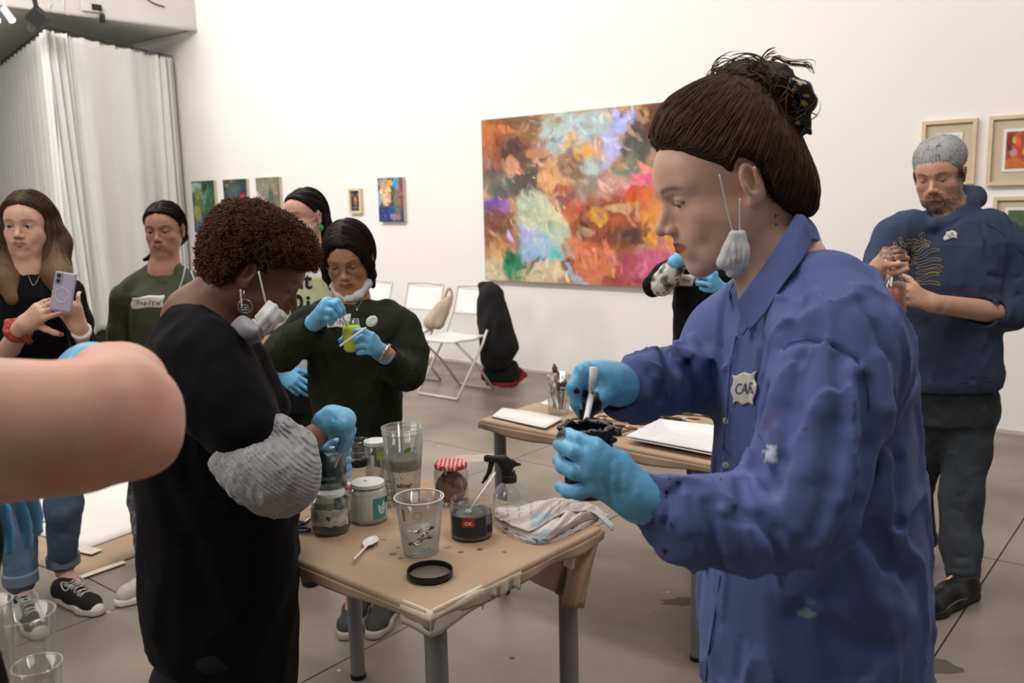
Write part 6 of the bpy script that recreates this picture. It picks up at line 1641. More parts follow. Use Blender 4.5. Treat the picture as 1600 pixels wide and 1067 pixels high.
    RG = [([(1200, 620), (1185, 660), (1182, 720), (1200, 760)], .012, -.020), ([(1230, 560), (1210, 620), (1190, 680)], .012, .010), ([(1255, 560), (1240, 640), (1225, 720), (1200, 790)], .010, -.008), ([(1282, 560), (1276, 640), (1258, 740)], .012, .008), ([(1310, 560), (1312, 660), (1295, 760), (1270, 840)], .011, -.007), ([(1335, 580), (1335, 680), (1318, 780)], .012, .008),
          ([(1352, 600), (1355, 700), (1342, 790), (1300, 870)], .014, -.024), ([(1232, 530), (1262, 531), (1300, 540), (1340, 562), (1352, 600)], .0035, -.006), ([(1226, 545), (1240, 533), (1262, 531)], .004, -.005), ([(1345, 470), (1372, 520), (1385, 560)], .007, -.012), ([(1340, 462), (1365, 500)], .007, .008), ([(1375, 560), (1388, 640), (1380, 720), (1350, 800)], .012, .010), ([(1395, 620), (1404, 720), (1400, 820)], .009, -.010),
          ([(1115, 745), (1108, 790), (1110, 850), (1120, 880)], .009, -.018), ([(1085, 742), (1070, 775), (1072, 830)], .008, .006), ([(1060, 745), (1052, 790)], .006, -.008), ([(1135, 752), (1128, 800), (1140, 860)], .008, .009), ([(1160, 750), (1165, 800), (1210, 830), (1218, 870)], .009, -.010), ([(1180, 745), (1200, 790), (1240, 830)], .009, .007), ([(1150, 800), (1190, 812), (1215, 850)], .007, -.008), ([(1120, 805), (1160, 815), (1190, 815)], .006, -.006),
          ([(1040, 745), (1045, 790), (1038, 820)], .0035, -.007), ([(1000, 560), (985, 580), (988, 620)], .004, -.006), ([(1035, 545), (1045, 580), (1035, 620)], .008, -.010), ([(1060, 540), (1075, 575), (1090, 625)], .010, -.016), ([(1050, 545), (1062, 590), (1060, 630)], .008, .008), ([(1020, 545), (1025, 590), (1015, 640)], .008, .006), ([(1080, 530), (1092, 570), (1105, 610)], .010, .010),
          ([(1142, 445), (1130, 480), (1126, 540), (1130, 600)], .008, -.010), ([(1160, 500), (1148, 560), (1142, 640)], .008, .006), ([(1180, 480), (1190, 540), (1185, 600)], .010, -.008), ([(1210, 470), (1212, 530), (1205, 590)], .012, .006), ([(1240, 430), (1250, 480), (1240, 525)], .012, -.006),
          ([(1160, 900), (1158, 1000), (1150, 1060)], .008, -.006), ([(1260, 890), (1250, 960), (1300, 1000), (1380, 1010)], .018, -.012), ([(1360, 820), (1390, 880), (1418, 900)], .016, -.014), ([(1330, 860), (1370, 940), (1415, 960)], .018, .012), ([(1200, 930), (1210, 1050)], .02, .008), ([(1400, 900), (1405, 980), (1390, 1060)], .016, .008), ([(1300, 940), (1310, 1060)], .02, -.008)]
    for p_, w_, a_ in RG: rg(p_, w_ * .85, a_ * 1.25)
    sh.noise(folds(31, .0030, .10, (.2, 0, 1), 4)); sh.noise(folds(33, .0007, .02, (.3, .1, 1), 3)); sh.noise(lambda p: -np.maximum(0, .07 - np.abs(fbm(p * np.array([15, 15, 6], f32), 2) - .5)) * .11)
    cloth = np.array(srgb(88, 100, 152))
    spl = at(1205, 720, 1.1)
    def shc(V):
        n_ = fbm(V * 9 + 2, 3); C = cloth[None] * (.94 + .12 * n_[:, None])
        x, y = proj(V); nearm = V[:, 1] < 1.3
        d = ((x - 1205) / 24) ** 2 + ((y - 668) / 42) ** 2; m = np.clip(1 - d, 0, 1) * (fbm(V * 55, 3) > .45) * nearm * .5; C = C * (1 - m[:, None]) + np.array(srgb(92, 66, 92)) * m[:, None]
        d = ((x - 1203) / 12) ** 2 + ((y - 708) / 16) ** 2; m = (d < 1) & (fbm(V * 90, 3) > .52) & nearm; C[m] = srgb(176, 180, 200)
        d = ((x - 1262) / 16) ** 2 + ((y - 957) / 8) ** 2; m = (d < 1) & (fbm(V * 70, 2) > .42) & nearm; C[m] = srgb(140, 160, 176)
        d = ((x - 1266) / 9) ** 2 + ((y - 940) / 5) ** 2; m = (d < 1) & (fbm(V * 60, 2) > .5) & nearm; C[m] = srgb(110, 130, 160)
        d = ((x - 1020) / 40) ** 2 + ((y - 610) / 50) ** 2; m = np.clip(1 - d, 0, 1) * (fbm(V * 22, 3) > .52) * .5; C = C * (1 - m[:, None]) + np.array(srgb(40, 40, 72)) * m[:, None]
        for (cx, cy, rr) in ((1258, 670, 3), (1108, 590, 2), (1125, 640, 2), (1040, 862, 5), (1296, 470, 2)):
            C[((x - cx) ** 2 + (y - cy) ** 2 < rr * rr) & (V[:, 1] < 1.5)] = srgb(110, 56, 60) if cx == 1258 else srgb(36, 34, 50)
        return C
    M['blue_cloth'] = mat('blue_cotton_shirt', (.5, .5, .5), .88, attr=True, var=.07, vscale=14, bump=.3, bscale=700, bdist=.0006, sheen=.05, spec=.25)
    so = sh.obj('shirt', M['blue_cloth'], .0042, t, color=shc)
    # collar: a folded band with a pointed leaf, built as curved sheets around the neck
    sheet = lambda rows, name='collar': sheet3(rows, so, M['blue_cloth'], name, cloth * .98)
    # near leaf: from back of neck (1250,335) to point (1172,518)
    sheet([[(1244, 336, 1.27), (1222, 372, 1.255), (1196, 412, 1.24), (1168, 448, 1.225), (1152, 470, 1.22)], [(1258, 340, 1.262), (1240, 388, 1.235), (1214, 432, 1.22), (1186, 474, 1.21), (1160, 492, 1.212)], [(1268, 372, 1.258), (1256, 402, 1.228), (1222, 448, 1.207), (1196, 490, 1.198), (1171, 518, 1.20)]])
    # collar stand behind and the far leaf
    sheet([[(1246, 334, 1.27), (1254, 332, 1.33), (1242, 336, 1.40)], [(1262, 352, 1.262), (1274, 352, 1.33), (1260, 352, 1.405)], [(1270, 374, 1.262), (1284, 378, 1.33), (1268, 372, 1.41)]])
    sheet([[(1150, 440, 1.40), (1143, 446, 1.385), (1140, 462, 1.37)], [(1143, 452, 1.375), (1139, 466, 1.36), (1146, 478, 1.345)], [(1138, 462, 1.365), (1140, 480, 1.35), (1152, 496, 1.33)]])
    o = sheet([[(1150, 470, 1.262), (1158, 490, 1.255), (1154, 520, 1.25)], [(1160, 478, 1.245), (1170, 506, 1.235), (1162, 524, 1.235)]])
    # placket edge, seams, buttons
    linepatch(sh, [(1150, 525), (1141, 580), (1137, 640), (1131, 700), (1126, 750)], .0012, .0008, .6).obj('placket_seam', mat('seam_thread_mid', srgb(66, 80, 140), .9), so)
    g = G(); linepatch(sh, [(1126, 900), (1118, 960), (1108, 1020), (1104, 1064)], .0016, .001, .6, g=g); g.obj('placket_seam', mat('seam_thread', srgb(66, 80, 140), .9), so)
    g = G(); linepatch(sh, [(1225, 548), (1234, 536), (1262, 529), (1300, 538), (1335, 556), (1352, 584), (1358, 640)], .0008, .0016, .6, g=g); g.obj('seam', mat('seam_thread_arm', srgb(58, 72, 128), .9), so)
    g = G(); linepatch(sh, [(1046, 744), (1040, 770), (1043, 805), (1050, 822)], .0008, .0016, .6, g=g); g.obj('seam', mat('seam_thread_dark', srgb(58, 72, 128), .9), so)
    bm = mat('pale_button', srgb(196, 190, 170), .4)
    for (x, y) in ((1135, 657), (1135, 726)):
        P = sh.march(np.array([float(x)]), np.array([float(y)]), .6)[0]; n_ = nrm(sh.grad(P[None])[0] + [0, -.6, 0]); u = nrm(np.cross(n_, [0, 0, 1])); G().lathe([(.001, .0016), (.0042, .0016), (.0052, .001), (.0052, 0)], P + n_ * .0015, 20, np.stack([u, np.cross(n_, u), n_], 1)).obj('button', bm, so, smooth='auto')
    quad = [(1146, 586), (1184, 580), (1180, 632), (1146, 628)]
    def wob(u, v, p): return p + np.stack([2.2 * np.sin(v * 9 + u * 3), 2.0 * np.sin(u * 11 + 2 * v)], -1)
    o = patch(sh, quad, 14, 14, .003, .0012, None, wob, .6).obj('name_tag', M['tag'], so); tagtext(sh, [(1150, 597), (1184, 593), (1182, 617), (1150, 618)], 'CAR', M['pen'], so, .6, .0042, pad=(.08, .12))
    # ---- gloves
    def gN(s):  # near hand wraps the jar: explicit joints
        Y = 1.045
        kn = [(930, 699, Y - .005), (926, 716, Y - .012), (926, 737, Y - .012), (930, 759, Y - .004)]
        ch_ = [[(905, 688, Y + .00), (888, 681, Y + .022), (879, 681, Y + .045)], [(899, 706, Y - .008), (880, 697, Y + .012), (873, 694, Y + .036)], [(898, 737, Y - .008), (880, 729, Y + .010), (872, 718, Y + .034)], [(905, 768, Y + .002), (887, 768, Y + .018), (875, 760, Y + .038)]]
        W = at(1003, 781, Y + .005)
        for i in range(4):
            K = at(*kn[i]); s.cone(W + (K - W) * .1, K, .021, .0125 if i < 3 else .0118, .018)
            s.chain([K] + [at(*p_) for p_ in ch_[i]], [.0112, .0102, .0095, .0080] if i < 3 else [.0108, .0098, .0088, .0074], .0026)
        s.ell(at(962, 741, Y + .002), (.034, .014, .024), np.array(Matrix.Rotation(.55, 3, 'Y')), .015)
        s.chain([at(968, 722, Y + .03), at(950, 712, Y + .06), at(935, 708, Y + .09), at(918, 706, Y + .105)], [.016, .013, .011, .009], .01)
        s.cone(at(990, 772, Y), at(1006, 783, Y + .004), .0265, .0285, .01); s.cone(at(1004, 781, Y + .004), at(1030, 795, Y + .01), .0262, .029, .001, 's')
        for k in range(7):
            x = 945 + k * 9; s.ridge([at(x, 712 + k * 5.5, Y - .02), at(x - 4, 745 + k * 4, Y - .028), at(x + 2, 782 + k * 3, Y - .018)], .0022, -.0016 if k % 2 else .0012)
    def blkN(V):
        x, y = proj(V); return ((x < 884) & (y < 688) & (x + y < 1568)).astype(float) * .9
    glove(t, gN, .0026, glovecol(blkN))
    def gF(s):
        Y = 1.29; W = at(968, 602, Y + .012)
        kn = [(914, 580, Y - .012), (912, 584, Y + .012), (914, 590, Y + .034), (918, 598, Y + .052)]
        ch_ = [[(897, 604, Y - .016), (901, 630, Y - .012), (911, 650, Y - .002)], [(896, 606, Y + .006), (903, 632, Y + .006), (914, 648, Y + .012)], [(902, 612, Y + .032), (912, 630, Y + .028), (924, 634, Y + .022)], [(908, 616, Y + .05), (918, 628, Y + .044), (930, 628, Y + .036)]]
        for i in range(4):
            K = at(*kn[i]); s.cone(W + (K - W) * .12, K, .022, .0145, .02); s.chain([K] + [at(*p_) for p_ in ch_[i]], [.0125, .0108, .0098, .0082], .004)
        s.chain([at(952, 612, Y - .01), at(938, 622, Y - .022), at(926, 632, Y - .022), at(919, 646, Y - .014)], [.016, .0125, .011, .0085], .012)
        s.ell(at(936, 590, Y + .012), (.028, .032, .022), None, .02)
        s.cone(at(958, 598, Y + .01), at(974, 604, Y + .016), .027, .029, .012)
        for k in range(5): s.ridge([at(930 + k * 9, 566 + k * 2, Y - .02), at(926 + k * 9, 590, Y - .03), at(932 + k * 9, 620, Y - .02)], .002, .001 if k % 2 else -.0014)
    def blkF(V):
        x, y = proj(V); n_ = fbm(V * 60, 3); d = ((x - 922) / (17 + 12 * (n_ - .5))) ** 2 + ((y - 634) / 27) ** 2
        m = (d < 1.0 + (n_ - .5)) | (((x - 901) / 5) ** 2 + ((y - 611) / 5) ** 2 < 1) | ((y > 640) & (x > 905)); return m.astype(float)
    glove(t, gF, .0026, glovecol(blkF))
    return fr


frH = woman_blue()
# the jar of black paint in her hand (rests between thumb and fingers) and the stirrer
jc = at(918, 668, 1.095); jr = pr(jc, 39); jh = .088; jb = jc - np.array([0, 0, jh])
t = thing('paint_jar', 'paint-smeared black jar held by the woman in the blue shirt', 'jar', jb)
G().lathe(wallprof([(.001, 0), (jr * .86, 0), (jr * .95, .006), (jr * .95, jh * .60), (jr * .93, jh * .66), (jr * 1.0, jh * .70), (jr * 1.02, jh * .76), (jr * .97, jh * .80), (jr * 1.0, jh * .86), (jr * 1.04, jh * .92), (jr * 1.0, jh)], .0025), jb, 56).obj('jar_wall', MI['black_paint'], t)
s = S(.004); r = np.random.default_rng(4)
for k in range(46):
    a = r.uniform(0, 6.28); z = jh * r.uniform(.66, 1.03); s.ell(jb + [jr * 1.0 * math.cos(a), jr * 1.0 * math.sin(a), z], (r.uniform(.003, .007), r.uniform(.003, .007), r.uniform(.002, .005)))
for k in range(24):
    a = k * 6.283 / 24; s.cone(jb + [jr * .99 * math.cos(a), jr * .99 * math.sin(a), jh * .98], jb + [jr * .99 * math.cos(a + .26), jr * .99 * math.sin(a + .26), jh * (.98 + .02 * r.normal())], .003, .003)
s.noise(lambda p: (fbm(p * 220, 2) - .5) * .003); s.obj('paint_crust', MI['black_paint'], .002, t)
G().lathe([(jr * .93, jh * .80), (.001, jh * .79)], jb, 32).obj('paint_surface', MI['black_paint'], t)
tp, md_, bt = at(928, 574, 1.262), at(924, 618, 1.266), jb + np.array([-.002, -.004, jh * .5])
tag(G().tube([tp, md_], [.0062, .0048], 8, flat=.5, up=[0, 1, 0]).tube([md_, at(916, 655, 1.2), bt], [.005, .004, .0035], 8).obj('stirring_stick', M['whitep']), 'white plastic stirrer pinched over the black jar', 'stick')
# ================================================================== OTHER PEOPLE
def man_cap():
    Y = 3.35; t = thing('person', 'bearded man in grey knit cap and navy hoodie stirring a jar', 'person', (1.65, 3.35, 0))
    fr = hframe(at(1467, 271, Y + .02), 231, 17, 3, 1.02); s = S(.01)
    head(s, fr, open_=.0022, jaw=1.12, nose=1.05, look=1.5, wide=1.04)
    nb, ch, pv = at(1486, 338, Y + .03), at(1482, 440, Y + .02), at(1485, 600, Y + .04)
    A = lambda x, y, d=0: at(x, y, Y + d)
    shR, elR, wrR = A(1410, 360, -.02), A(1362, 448, -.10), A(1372, 418, -.22)
    shL, elL, wrL = A(1556, 372, -.02), A(1572, 490, -.08), A(1458, 474, -.24)
    an1, to1 = onz(1502, 930, 0) + [0, 0, .09], onz(1450, 955, 0) + [0, 0, .03]; an2, to2 = onz(1440, 878, 0) + [0, 0, .09], onz(1412, 888, 0) + [0, 0, .03]
    legs = [(A(1520, 620, .02), A(1508, 760, .0), an1, to1), (A(1455, 620, .10), A(1438, 750, .12), an2, to2)]
    bodybase(s, fr, nb, ch, pv, [(shR, elR, wrR), (shL, elL, wrL)], legs, nr=.056, tr=.11, sc=1.1)
    s.cone(elL, wrL, .043, .028, .02); s.cone(elR, wrR, .040, .027, .02)
    # bare hands: right pinches the stirrer, left holds the jar
    hand(s, wrR + (A(1372, 412, -.24) - wrR) * .3, A(1386, 400, -.32) - wrR, (-.75, -.5, .3), thumb=1, curl=((50, 60), (55, 65), (60, 65), (62, 60)), tspread=35, tcurl=(35, 35), sc=1.06)
    hand(s, wrL, A(1404, 452, -.26) - wrL, (.1, -.85, .55), thumb=1, curl=((25, 45), (28, 48), (30, 48), (34, 45)), tspread=60, tcurl=(10, 20), sc=1.08)
    hc = headcol(fr, (196, 150, 126), (150, 90, 82), (40, 30, 26), beard=(38, 31, 28), brown=1.1, wide=1.04)
    s.obj('body', SKIN['light'], .0062, t, color=hc, fine=(fr[0] - .13, fr[0] + .13, .0032))
    eyes(t, fr, (60, 44, 34), (0, -.8))
    # short hair at the temples is covered by the ribbed cap
    cp = S(.02); q = lambda x, y, z: T(fr, x, y, z)
    cp.ell(q(0, -.020, .050), (.090, .110, .086), fr[1]); cp.ell(q(.0, -.088, .046), (.070, .060, .064), fr[1], .04); cp.cone(q(0, -.105, .02), q(0, -.118, .055), .035, .03, .03)
    cp.cut(q(0, .090, .030), fr[1] @ nrm([0, .30, -1]), .004)
    for z_, y_ in ((.035, -.13), (.07, -.12)): cp.ridge([q(-.06, y_ + .02, z_), q(0, y_, z_), q(.06, y_ + .02, z_)], .006, -.006)
    cp.ridge([q(.05, -.02, .125), q(.085, -.06, .06), q(.08, -.08, .0)], .01, .004)
    def rib(p):
        L_ = (p - fr[0].astype(f32)) @ fr[1].astype(f32); a = np.arctan2(L_[..., 0], L_[..., 1] + .03); return .0016 * np.sin(a * 62)
    cp.noise(rib); cp.noise(lambda p: (fbm(p * 60, 2) - .5) * .004)
    def capc(V):
        n_ = fbm(V * 130, 2); C = np.array(srgb(146, 148, 148))[None] * (.8 + .4 * fbm(V * 40, 3)[:, None]); C[n_ > .72] = srgb(104, 84, 90); return C
    cp.obj('knit_cap', mat('grey_knit', (.5, .5, .5), .95, attr=True, var=.12, vscale=120, bump=.5, bscale=500), .0032, t, color=capc)
    # hoodie
    h = S(.03); rv = nrm([1, -.35, 0])
    h.loft([st(1406, 1556, 606, Y + .03, .13, rv), st(1404, 1560, 590, Y + .03, .145, rv), st(1404, 1556, 520, Y + .02, .15, rv), st(1400, 1560, 440, Y, .145, rv), st(1400, 1568, 380, Y + .01, .135, rv), st(1420, 1545, 345, Y + .02, .115, rv), st(1450, 1520, 325, Y + .03, .08, rv)], rd=.012, pw=2.2)
    h.chain([A(1420, 358), A(1396, 372, -.01), A(1382, 400, -.03), A(1368, 425, -.06)], [.075, .072, .062, .055], .03)
    h.chain([A(1545, 358), A(1566, 385, -.01), A(1580, 440, -.03), A(1578, 485, -.06), A(1545, 490, -.12)], [.078, .080, .076, .070, .058], .03)
    h.cone(A(1548, 488, -.13), A(1500, 482, -.18), .046, .044, .002, 's')
    # hood lying round the neck
    h.chain([A(1440, 336, -.02), A(1460, 350, -.07), A(1490, 343, -.05), A(1513, 322, .0), A(1522, 308, .09), A(1495, 304, .12)], [.018, .018, .024, .034, .040, .04], .02)
    h.cone(A(1470, 320, -.02), A(1478, 290, .0), .050, .060, .01, 's')
    h.ridge([A(1450, 345, -.10), A(1476, 356, -.12), A(1510, 340, -.06), A(1535, 322, .02)], .008, -.012)
    h.ridge([A(1532, 345, -.10), A(1540, 380, -.13), A(1535, 440, -.13)], .008, -.007); h.ridge([A(1540, 455, -.16), A(1570, 470, -.16), A(1595, 460, -.10)], .010, -.010); h.ridge([A(1545, 430, -.14), A(1580, 440, -.14), A(1598, 430, -.08)], .010, -.008)
    h.ridge([A(1440, 590, -.14), A(1500, 596, -.14), A(1550, 590, -.1)], .008, -.006)
    h.ridge([A(1380, 395, -.08), A(1390, 420, -.09)], .008, -.006)
    h.noise(folds(41, .005, .10, (.1, 0, 1), 5)); h.noise(lambda p: (fbm(p * 22, 3) - .5) * .008)
    ho = h.obj('hoodie', M['navy_hood'], .0065, t)
    # printed tree of looping lines
    tan_ = mat('tan_print', srgb(168, 150, 112), .7); g = G()
    c0 = np.array([1418, 418.])
    def loop(c, ang, L_, w):
        a = math.radians(ang); d = np.array([math.cos(a), -math.sin(a)]); n_ = np.array([-d[1], d[0]]); m = 26
        pts = [];
        for u in np.linspace(0, 2 * math.pi, m, endpoint=False):
            xx = .5 * (1 - math.cos(u)) * L_; yy = math.sin(u) * w * .5; yy = max(-w * .42, min(w * .42, yy * 1.35)) + 1.6 * math.sin(xx / L_ * 7); pts.append(np.array(c) + d * xx + n_ * yy)
        linepatch(h, pts, .0011, .0012, 2.5, closed=True, g=g)
    for (x, y, ang, L_, w) in [(1414, 420, 172, 26, 5), (1412, 412, 160, 26, 5), (1412, 404, 148, 24, 5), (1414, 398, 133, 26, 5), (1418, 394, 118, 26, 5), (1426, 386, 160, 20, 5), (1433, 378, 170, 16, 5), (1436, 368, 10, 9, 6), (1425, 400, 75, 16, 5), (1430, 396, 30, 24, 5), (1425, 390, 15, 28, 5), (1428, 382, 8, 26, 5), (1430, 404, 22, 40, 5), (1430, 411, 8, 42, 5), (1432, 418, 2, 42, 5), (1430, 426, 4, 42, 5), (1432, 436, 14, 36, 5), (1430, 440, -6, 40, 5), (1418, 428, 190, 14, 4), (1424, 414, 60, 14, 5), (1432, 376, 0, 16, 4)]: loop((x, y), ang, L_, w)
    g.obj('tree_print', tan_, ho)
    g = G(); linepatch(h, [(1598, 396), (1570, 368), (1545, 352), (1530, 342)], .0012, .001, 2.5, g=g); linepatch(h, [(1410, 585), (1460, 594), (1510, 598), (1552, 596)], .0014, .001, 2.5, g=g); g.obj('seam', mat('dark_seam', srgb(28, 38, 62), .9), ho)
    def wob(u, v, p): return p + np.stack([1.2 * np.sin(v * 7), 1.5 * np.sin(u * 6 + 1)], -1)
    patch(h, [(1478, 361), (1494, 362), (1496, 372), (1474, 375)], 8, 8, .004, .0015, None, wob, 2.5).obj('name_tag', M['tag'], ho)
    scribble(h, [[(1480, 366), (1484, 371), (1487, 364), (1490, 370)]], M['pen'], ho, 2.5, .0009, .007)
    # trousers
    tr = S(.04); L1, L2 = legs
    tr.loft([st(1416, 1548, 660, Y + .04, .115, rv), st(1412, 1550, 600, Y + .04, .125, rv)][::1], rd=.02, pw=2.2)
    tr.chain([A(1512, 640, .02), A(1510, 700, .0), A(1502, 775, -.06), A(1500, 850, -.14), an1 + [0, 0, .0]], [.105, .088, .076, .070, .062], .03)
    tr.chain([A(1446, 640, .08), A(1438, 700, .10), A(1428, 790, .13), an2 + [0, 0, .02]], [.095, .082, .068, .056], .03)
    tr.cut(an1 - [0, 0, .035], (0, 0, -1)); 
    for (x0, y0, x1, y1) in ((1470, 775, 1535, 765), (1472, 790, 1530, 800), (1468, 880, 1530, 890), (1470, 895, 1528, 902), (1480, 865, 1530, 870), (1462, 690, 1500, 710), (1480, 750, 1540, 740)): tr.ridge([A(x0, y0, -.12), A((x0 + x1) / 2, (y0 + y1) / 2 + 5, -.13 - max(0, y0 - 780) * .0012), A(x1, y1, -.10 - max(0, y0 - 780) * .0012)], .009, -.006)
    tr.noise(folds(42, .005, .09, (.5, 0, .5), 5)); tr.noise(lambda p: (fbm(p * 18, 3) - .5) * .012)
    tr.obj('jeans', M['dark_jeans'], .008, t)
    bl = mat('black_leather_shoe', srgb(20, 20, 22), .45, var=.2)
    sh1, Q, ss = shoe(t, onz(1520, 930, 0), onz(1434, 968, 0), .052, up=bl, sole=mat('dark_sole', srgb(30, 30, 30), .6), hh=.10)
    gs_ = mat('grey_stripe', srgb(120, 120, 120), .5); [linepatch(ss, spline(L_, 12), .0016, .001, 2.2).obj('side_stripe', gs_, sh1) for L_ in ([(1470, 958), (1482, 948), (1498, 938), (1512, 935)], [(1478, 960), (1490, 950), (1505, 942)], [(1490, 956), (1503, 948), (1514, 941)])]
    shoe(t, onz(1446, 885, 0), onz(1398, 905, 0), .05, up=bl, sole=bl, hh=.10)
    # jar and stirrer
    jb = A(1399, 490, -.30); jt = A(1396, 424, -.30); r_ = pr(jb, 17); H_ = np.linalg.norm(jt - jb); d = nrm(jt - jb); u = nrm(np.cross(d, [0, 1, .0])); Rj = np.stack([u, np.cross(d, u), d], 1)
    j = thing('glass_jar', 'glass jar of rust coloured paint held by the man in the cap', 'jar', jb)
    G().lathe(wallprof([(.001, 0), (r_ * .9, 0), (r_, .006), (r_, H_ * .72), (r_ * .72, H_ * .84), (r_ * .72, H_)], .0018), jb, 36, Rj).obj('jar_wall', M['glass'], j)
    G().lathe([(.001, .003), (r_ * .88, .003), (r_ * .95, .01), (r_ * .95, H_ * .62), (.001, H_ * .64)], jb, 32, Rj).obj('rust_paint', MI['rust_paint'], j)
    tag(G().tube([A(1384, 406, -.33), A(1392, 440, -.30), A(1400, 470, -.30)], .0034, 6).obj('stirring_stick', M['whitep']), 'thin pale stirrer in the rust coloured jar', 'stick')


def woman_olive():
    Y = 3.65; t = thing('person', 'woman in olive sweatshirt with tied back hair and thin cross strap', 'person', (-1.35, 3.7, 0)); A = lambda x, y, d=0: at(x, y, Y + d)
    fr = hframe(A(257, 358, .07), 271, 6, 0, .93); s = S(.01); head(s, fr, open_=.0034, look=.8, nose=1.0, jaw=.95, chin=.97)
    nb, ch, pv = A(257, 425, .06), A(255, 500, .04), A(257, 620, .04)
    shR, elR, wrR = A(198, 455, .03), A(186, 540, .03), A(205, 600, -.06); shL, elL, wrL = A(308, 455, .03), A(322, 540, .04), A(318, 620, -.02)
    an = onz(243, 925, 0) + [0, 0, .09]; an2 = onz(290, 935, 0) + [0, 0, .09]
    legs = [(A(232, 640, .04), A(228, 780, .03), an, an + np.array([-.05, -.10, -.06])), (A(280, 640, .04), A(278, 780, .03), an2, an2 + np.array([.03, -.14, -.06]))]
    bodybase(s, fr, nb, ch, pv, [(shR, elR, wrR), (shL, elL, wrL)], legs, nr=.048, tr=.085)
    hand(s, wrR, (.1, -.1, -1), (-.3, -1, 0), sc=.95); hand(s, wrL, (-.1, -.1, -1), (.3, -1, 0), thumb=-1, sc=.95)
    s.obj('body', SKIN['light'], .0065, t, color=headcol(fr, (176, 128, 104), (148, 84, 76), (34, 26, 24), brown=1.1), fine=(fr[0] - .12, fr[0] + .12, .0034))
    eyes(t, fr, (48, 34, 28), (0, -.15))
    hr = S(.02); hairshell(hr, fr, .010, part=.004, fade=.014); hr.ell(T(fr, 0, -.11, -.02), np.array((.032, .03, .04)), fr[1], .02)
    hr.chain([T(fr, -.04, -.10, -.05), T(fr, .035, -.075, -.115), T(fr, .075, -.03, -.125), T(fr, .105, .0, -.135)], [.022, .02, .014, .008], .02)
    g = G(); V, F = hr.mesh(.0042); g.add(V, F, np.array(srgb(24, 19, 18)))
    sp = surf_pts(V, 700, 1, lambda V: (Linv(fr, V)[:, 2] - np.interp(Linv(fr, V)[:, 1], *HL)) > .004)
    def flow(p):
        L_ = Linv(fr, p); return (np.stack([np.sign(L_[:, 0] - .004) * .8 * (L_[:, 1] > -.02), -1.0 + 0 * L_[:, 0], -.9 + 0 * L_[:, 0]], -1)) @ fr[1].T
    P = combed(hr, sp, flow, 12, .008, .0002, .1, 2); strands(g, P, .0009, haircol((40, 31, 28), n=len(P), seed=3)); g.obj('hair', M['hair'], t, colored=True)
    w = S(.03); rv = (1, 0, 0)
    w.loft([st(204, 312, 660, Y + .04, .115), st(205, 312, 560, Y + .04, .115), st(206, 312, 500, Y + .03, .12), st(203, 314, 462, Y + .03, .11), st(222, 296, 440, Y + .05, .085), st(236, 280, 424, Y + .06, .065)], rd=.02)
    w.chain([A(222, 450, .04), A(196, 466, .03), A(188, 520, .03), A(190, 570, .0), A(205, 595, -.05)], [.058, .058, .052, .048, .042], .02)
    w.chain([A(292, 450, .04), A(316, 466, .03), A(324, 520, .03), A(320, 590, .0)], [.058, .058, .050, .044], .02)
    w.chain([A(238, 424, .05), A(212, 446, .04)], [.035, .045], .03); w.chain([A(277, 424, .05), A(302, 446, .04)], [.035, .045], .03)
    w.cone(A(257, 420, .05), A(257, 396, .04), .046, .058, .006, 's')
    w.ridge([A(206, 470, -.06), A(209, 520, -.08), A(206, 580, -.08)], .009, -.02); w.ridge([A(308, 480, -.06), A(307, 540, -.08)], .009, -.02); w.ridge([A(222, 520, -.1), A(240, 540, -.1), A(270, 545, -.1)], .012, -.008)
    w.ridge([A(232, 428, .0), A(257, 440, -.03), A(282, 428, .0)], .006, .005)
    w.noise(folds(51, .005, .09, (.1, 0, 1), 5)); w.noise(lambda p: (fbm(p * 22, 3) - .5) * .009)
    wo = w.obj('sweatshirt', M['olive_cloth'], .0065, t)
    wv = lambda u, v, p: p + np.stack([.8 * np.sin(v * 8), .8 * np.sin(u * 9)], -1)
    patch(w, [(207, 465), (257, 461), (255, 480), (205, 483)], 14, 8, .003, .0012, None, wv, 2.5).obj('name_tag', M['tag'], wo)
    scribble(w, [[(214, 477), (217, 468), (220, 476)], [(222, 476), (222, 471), (226, 476), (227, 471)], [(229, 471), (228, 477), (231, 472)], [(233, 476), (236, 468), (234, 476)], [(238, 473), (241, 471), (239, 476), (242, 476)], [(244, 470), (246, 476), (248, 471), (250, 476), (252, 469)]], M['pen'], wo, 2.5, .0011, .0055)
    bm = mat('pale_blue_cord', srgb(160, 168, 176), .8)
    g = G(); linepatch(w, spline([(290, 413), (285, 440), (268, 480), (246, 515), (217, 560)], 24), .0045, .004, 2.5, g=g); linepatch(w, spline([(294, 414), (300, 430), (307, 446), (312, 460)], 10), .0045, .004, 2.5, g=g); g.obj('cross_strap', bm, t)
    tr = S(.03); tr.loft([st(212, 306, 690, Y + .04, .10), st(210, 308, 640, Y + .04, .11)], rd=.02)
    tr.chain([A(232, 670, .04), legs[0][1], an + [0, 0, .05]], [.082, .070, .062], .03); tr.chain([A(282, 670, .04), legs[1][1], an2 + [0, 0, .05]], [.082, .070, .062], .03); tr.noise(folds(52, .006, .08, (0, 0, 1), 4))
    def plaid(V):
        C = np.zeros((len(V), 3)); C[:] = srgb(34, 38, 48); C[(np.sin(V[:, 2] * 150) > .8) | (np.sin(V[:, 0] * 170) > .85)] = srgb(92, 96, 104); return C
    tr.obj('plaid_trousers', M['attr'], .008, t, color=plaid)
    wsh = mat('white_trainer', srgb(186, 180, 176), .6, var=.05)
